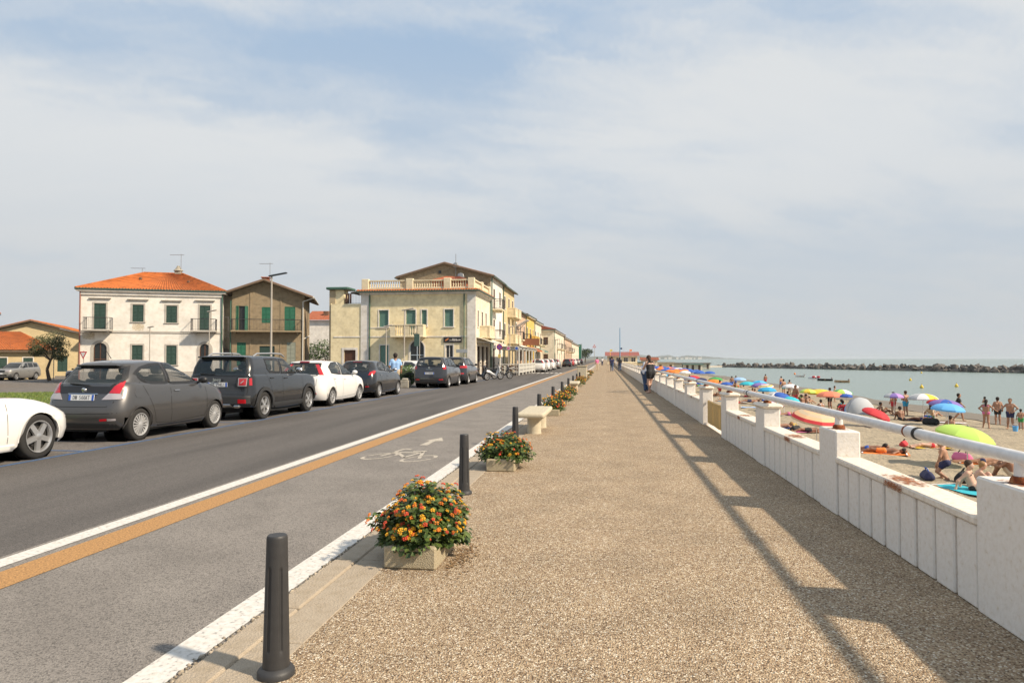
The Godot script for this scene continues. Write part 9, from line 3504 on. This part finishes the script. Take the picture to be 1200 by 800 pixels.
	towel("blue towel left of the big striped umbrella", 9.2, -38.3, 1.4, "blue")
	towel("red towel beyond the big striped umbrella", 13.5, -45.6, 1.5, "red")
	towel("lilac towel near the lilac umbrella", 12.2, -48.1, 1.6, "lilac")
	towel("navy towel right of the one sitting with back to us", 20.3, -47.7, 1.5, "navy")
	towel("white towel below the turquoise umbrella", 12.6, -62.1, 1.5, "white")
	towel("turquoise towel near the left blue umbrella", 10.6, -62.1, 1.5, "cyan")
	bag("red bag beside the yellow towel", 12.9, -31.9, "red", "black")
	bag("pink and black bag left of the lying pair", 13.2, -27.6, "pink", "black", 1.3)
	bag("blue bag beside the kneeling child", 9.9, -22.8, "navy", "blue", 1.1)
	bag("dark bag behind the kneeling child", 10.8, -22.6, "black", "black", 1.3)
	bag("blue bag under the white and yellow umbrella", 21.6, -49.5, "blue", "white")
	bag("black bag before the light blue umbrella", 19.6, -44.6, "black", "green", 1.6)
	bag("red bag left of the tent", 17.0, -52.4, "red", "white")
	bag("teal bag below the salmon umbrella", 15.6, -52.0, "teal", "white")
	bag("black bag by the big striped umbrella", 9.7, -36.8, "black", "yellow", 1.2)
	var b := thing("bucket", "bright blue bucket at the waterline group", "bucket", Vector3(23.0, sand_y(23.0, -42), -42.2))
	mm = MB.new()
	mm.lathe([Vector2(0.11, 0.0), Vector2(0.15, 0.3), Vector2(0.14, 0.3), Vector2(0.1, 0.03), Vector2(0, 0.03)], 14)
	obj("pail", mm, cloth("skyblue"), b)
	mm = MB.new()
	mm.path([Vector3(-0.15, 0.3, 0), Vector3(-0.1, 0.42, 0), Vector3(0.1, 0.42, 0), Vector3(0.15, 0.3, 0)], 0.008, 4)
	obj("handle", mm, cloth("white"), b)
	b = thing("surfboard", "white bodyboard lying behind the light blue umbrella", "board", Vector3(21.4, sand_y(21.4, -46) + 0.06, -46.2), 1.3)
	mm = MB.new()
	mm.ball(Vector3.ZERO, Vector3(0.28, 0.04, 0.95), 6, 16)
	obj("board", mm, cloth("white"), b)
	mm = MB.new()
	mm.box(Vector3(0, 0.042, 0), Vector3(0.04, 0.006, 1.5))
	obj("stripe", mm, cloth("red"), b)
	# boats moored off the beach
	var boats := [[44.5, -164.7, "white", 2.2, "small white dinghy farthest left among the moored boats"], [41.5, -136.9, "black", 2.9, "black rubber boat right of the pedal boat"], [41.5, -127.5, "beige", 2.7, "pale rowing boat farthest right among the moored boats"]]
	for q in boats:
		var o := thing("boat", q[4], "boat", Vector3(q[0], SEA_Y - 0.05, q[1]), PI / 2 + 0.15, "boats moored off the beach")
		o.scale = Vector3(1, 0.75, 1)
		mm = MB.new()
		var pts := []
		var l: float = q[3]
		for i in 13:
			var s := i / 12.0
			var w := 0.75 * sin(PI * pow(s, 0.7) * 0.92 + 0.25)
			for j in 7:
				var a := PI * j / 6.0
				pts.append(Vector3(-cos(a) * maxf(w, 0.05), 0.5 + 0.12 * s - sin(a) * 0.5, l * (0.5 - s)))
		mm.grid(pts, 7, false)
		mm.grid(pts, 7, true)
		obj("hull", mm, cloth(q[2]), o)
		mm = MB.new()
		for s in [0.3, 0.6]:
			mm.cbox(Vector3(0, 0.42, l * (0.5 - s)), Vector3(1.2, 0.05, 0.3), 0.01)
		obj("thwart", mm, cloth("beige"), o)
		mm = MB.new()
		mm.cbox(Vector3(0, 0.7, l * 0.46), Vector3(0.3, 0.5, 0.25), 0.05)
		obj("outboard", mm, cloth("grey"), o)
	var pd := thing("pedal_boat", "white pedal boat with red bows among the moored boats", "pedal boat", Vector3(43.6, SEA_Y, -151.1), 0.3, "boats moored off the beach")
	pd.scale = Vector3.ONE * 0.62
	for x in [-0.9, 0.9]:
		mm = MB.new()
		mm.ball(Vector3(x, 0.2, 0), Vector3(0.4, 0.5, 1.9), 8, 12)
		obj("float", mm, cloth("white"), pd)
		mm = MB.new()
		mm.ball(Vector3(x, 0.55, 1.2), Vector3(0.42, 0.4, 0.8), 8, 12)
		obj("bow", mm, cloth("red"), pd)
	mm = MB.new()
	mm.cbox(Vector3(0, 0.6, -0.2), Vector3(1.6, 0.4, 1.2), 0.1)
	obj("seat", mm, cloth("white"), pd)
	for k in 6:
		var bu := thing("buoy", ["yellow buoy off the right beach", "yellow buoy left of the right one", "orange buoy left of the boats", "small yellow buoy right of the boats", "far yellow buoy near the breakwater", "yellow buoy above the tent"][k], "buoy", Vector3([62, 52, 50, 58, 90, 45][k], SEA_Y, [-95, -110, -190, -140, -210, -105][k]), 0.0, "buoys off the beach")
		mm = MB.new()
		mm.lathe([Vector2(0.0, -0.1), Vector2(0.22, 0.0), Vector2(0.26, 0.14), Vector2(0.12, 0.34), Vector2(0.04, 0.5), Vector2(0, 0.52)], 12)
		obj("float", mm, cloth("orange" if k == 2 else "yellow"), bu)
		mm = MB.new()
		mm.tube(Vector3(0, 0.5, 0), Vector3(0, 0.62, 0), 0.03, 0.03, 5)
		obj("ring", mm, mats.rail_iron, bu)


func _ready() -> void:
	make_textures()
	make_view()
	make_materials()
	build_ground()
	build_parapet()
	build_bollards()
	build_planters()
	build_benches()
	build_houses()
	build_cars()
	build_street()
	build_far()
	build_lido()
	build_beach()
	build_people()
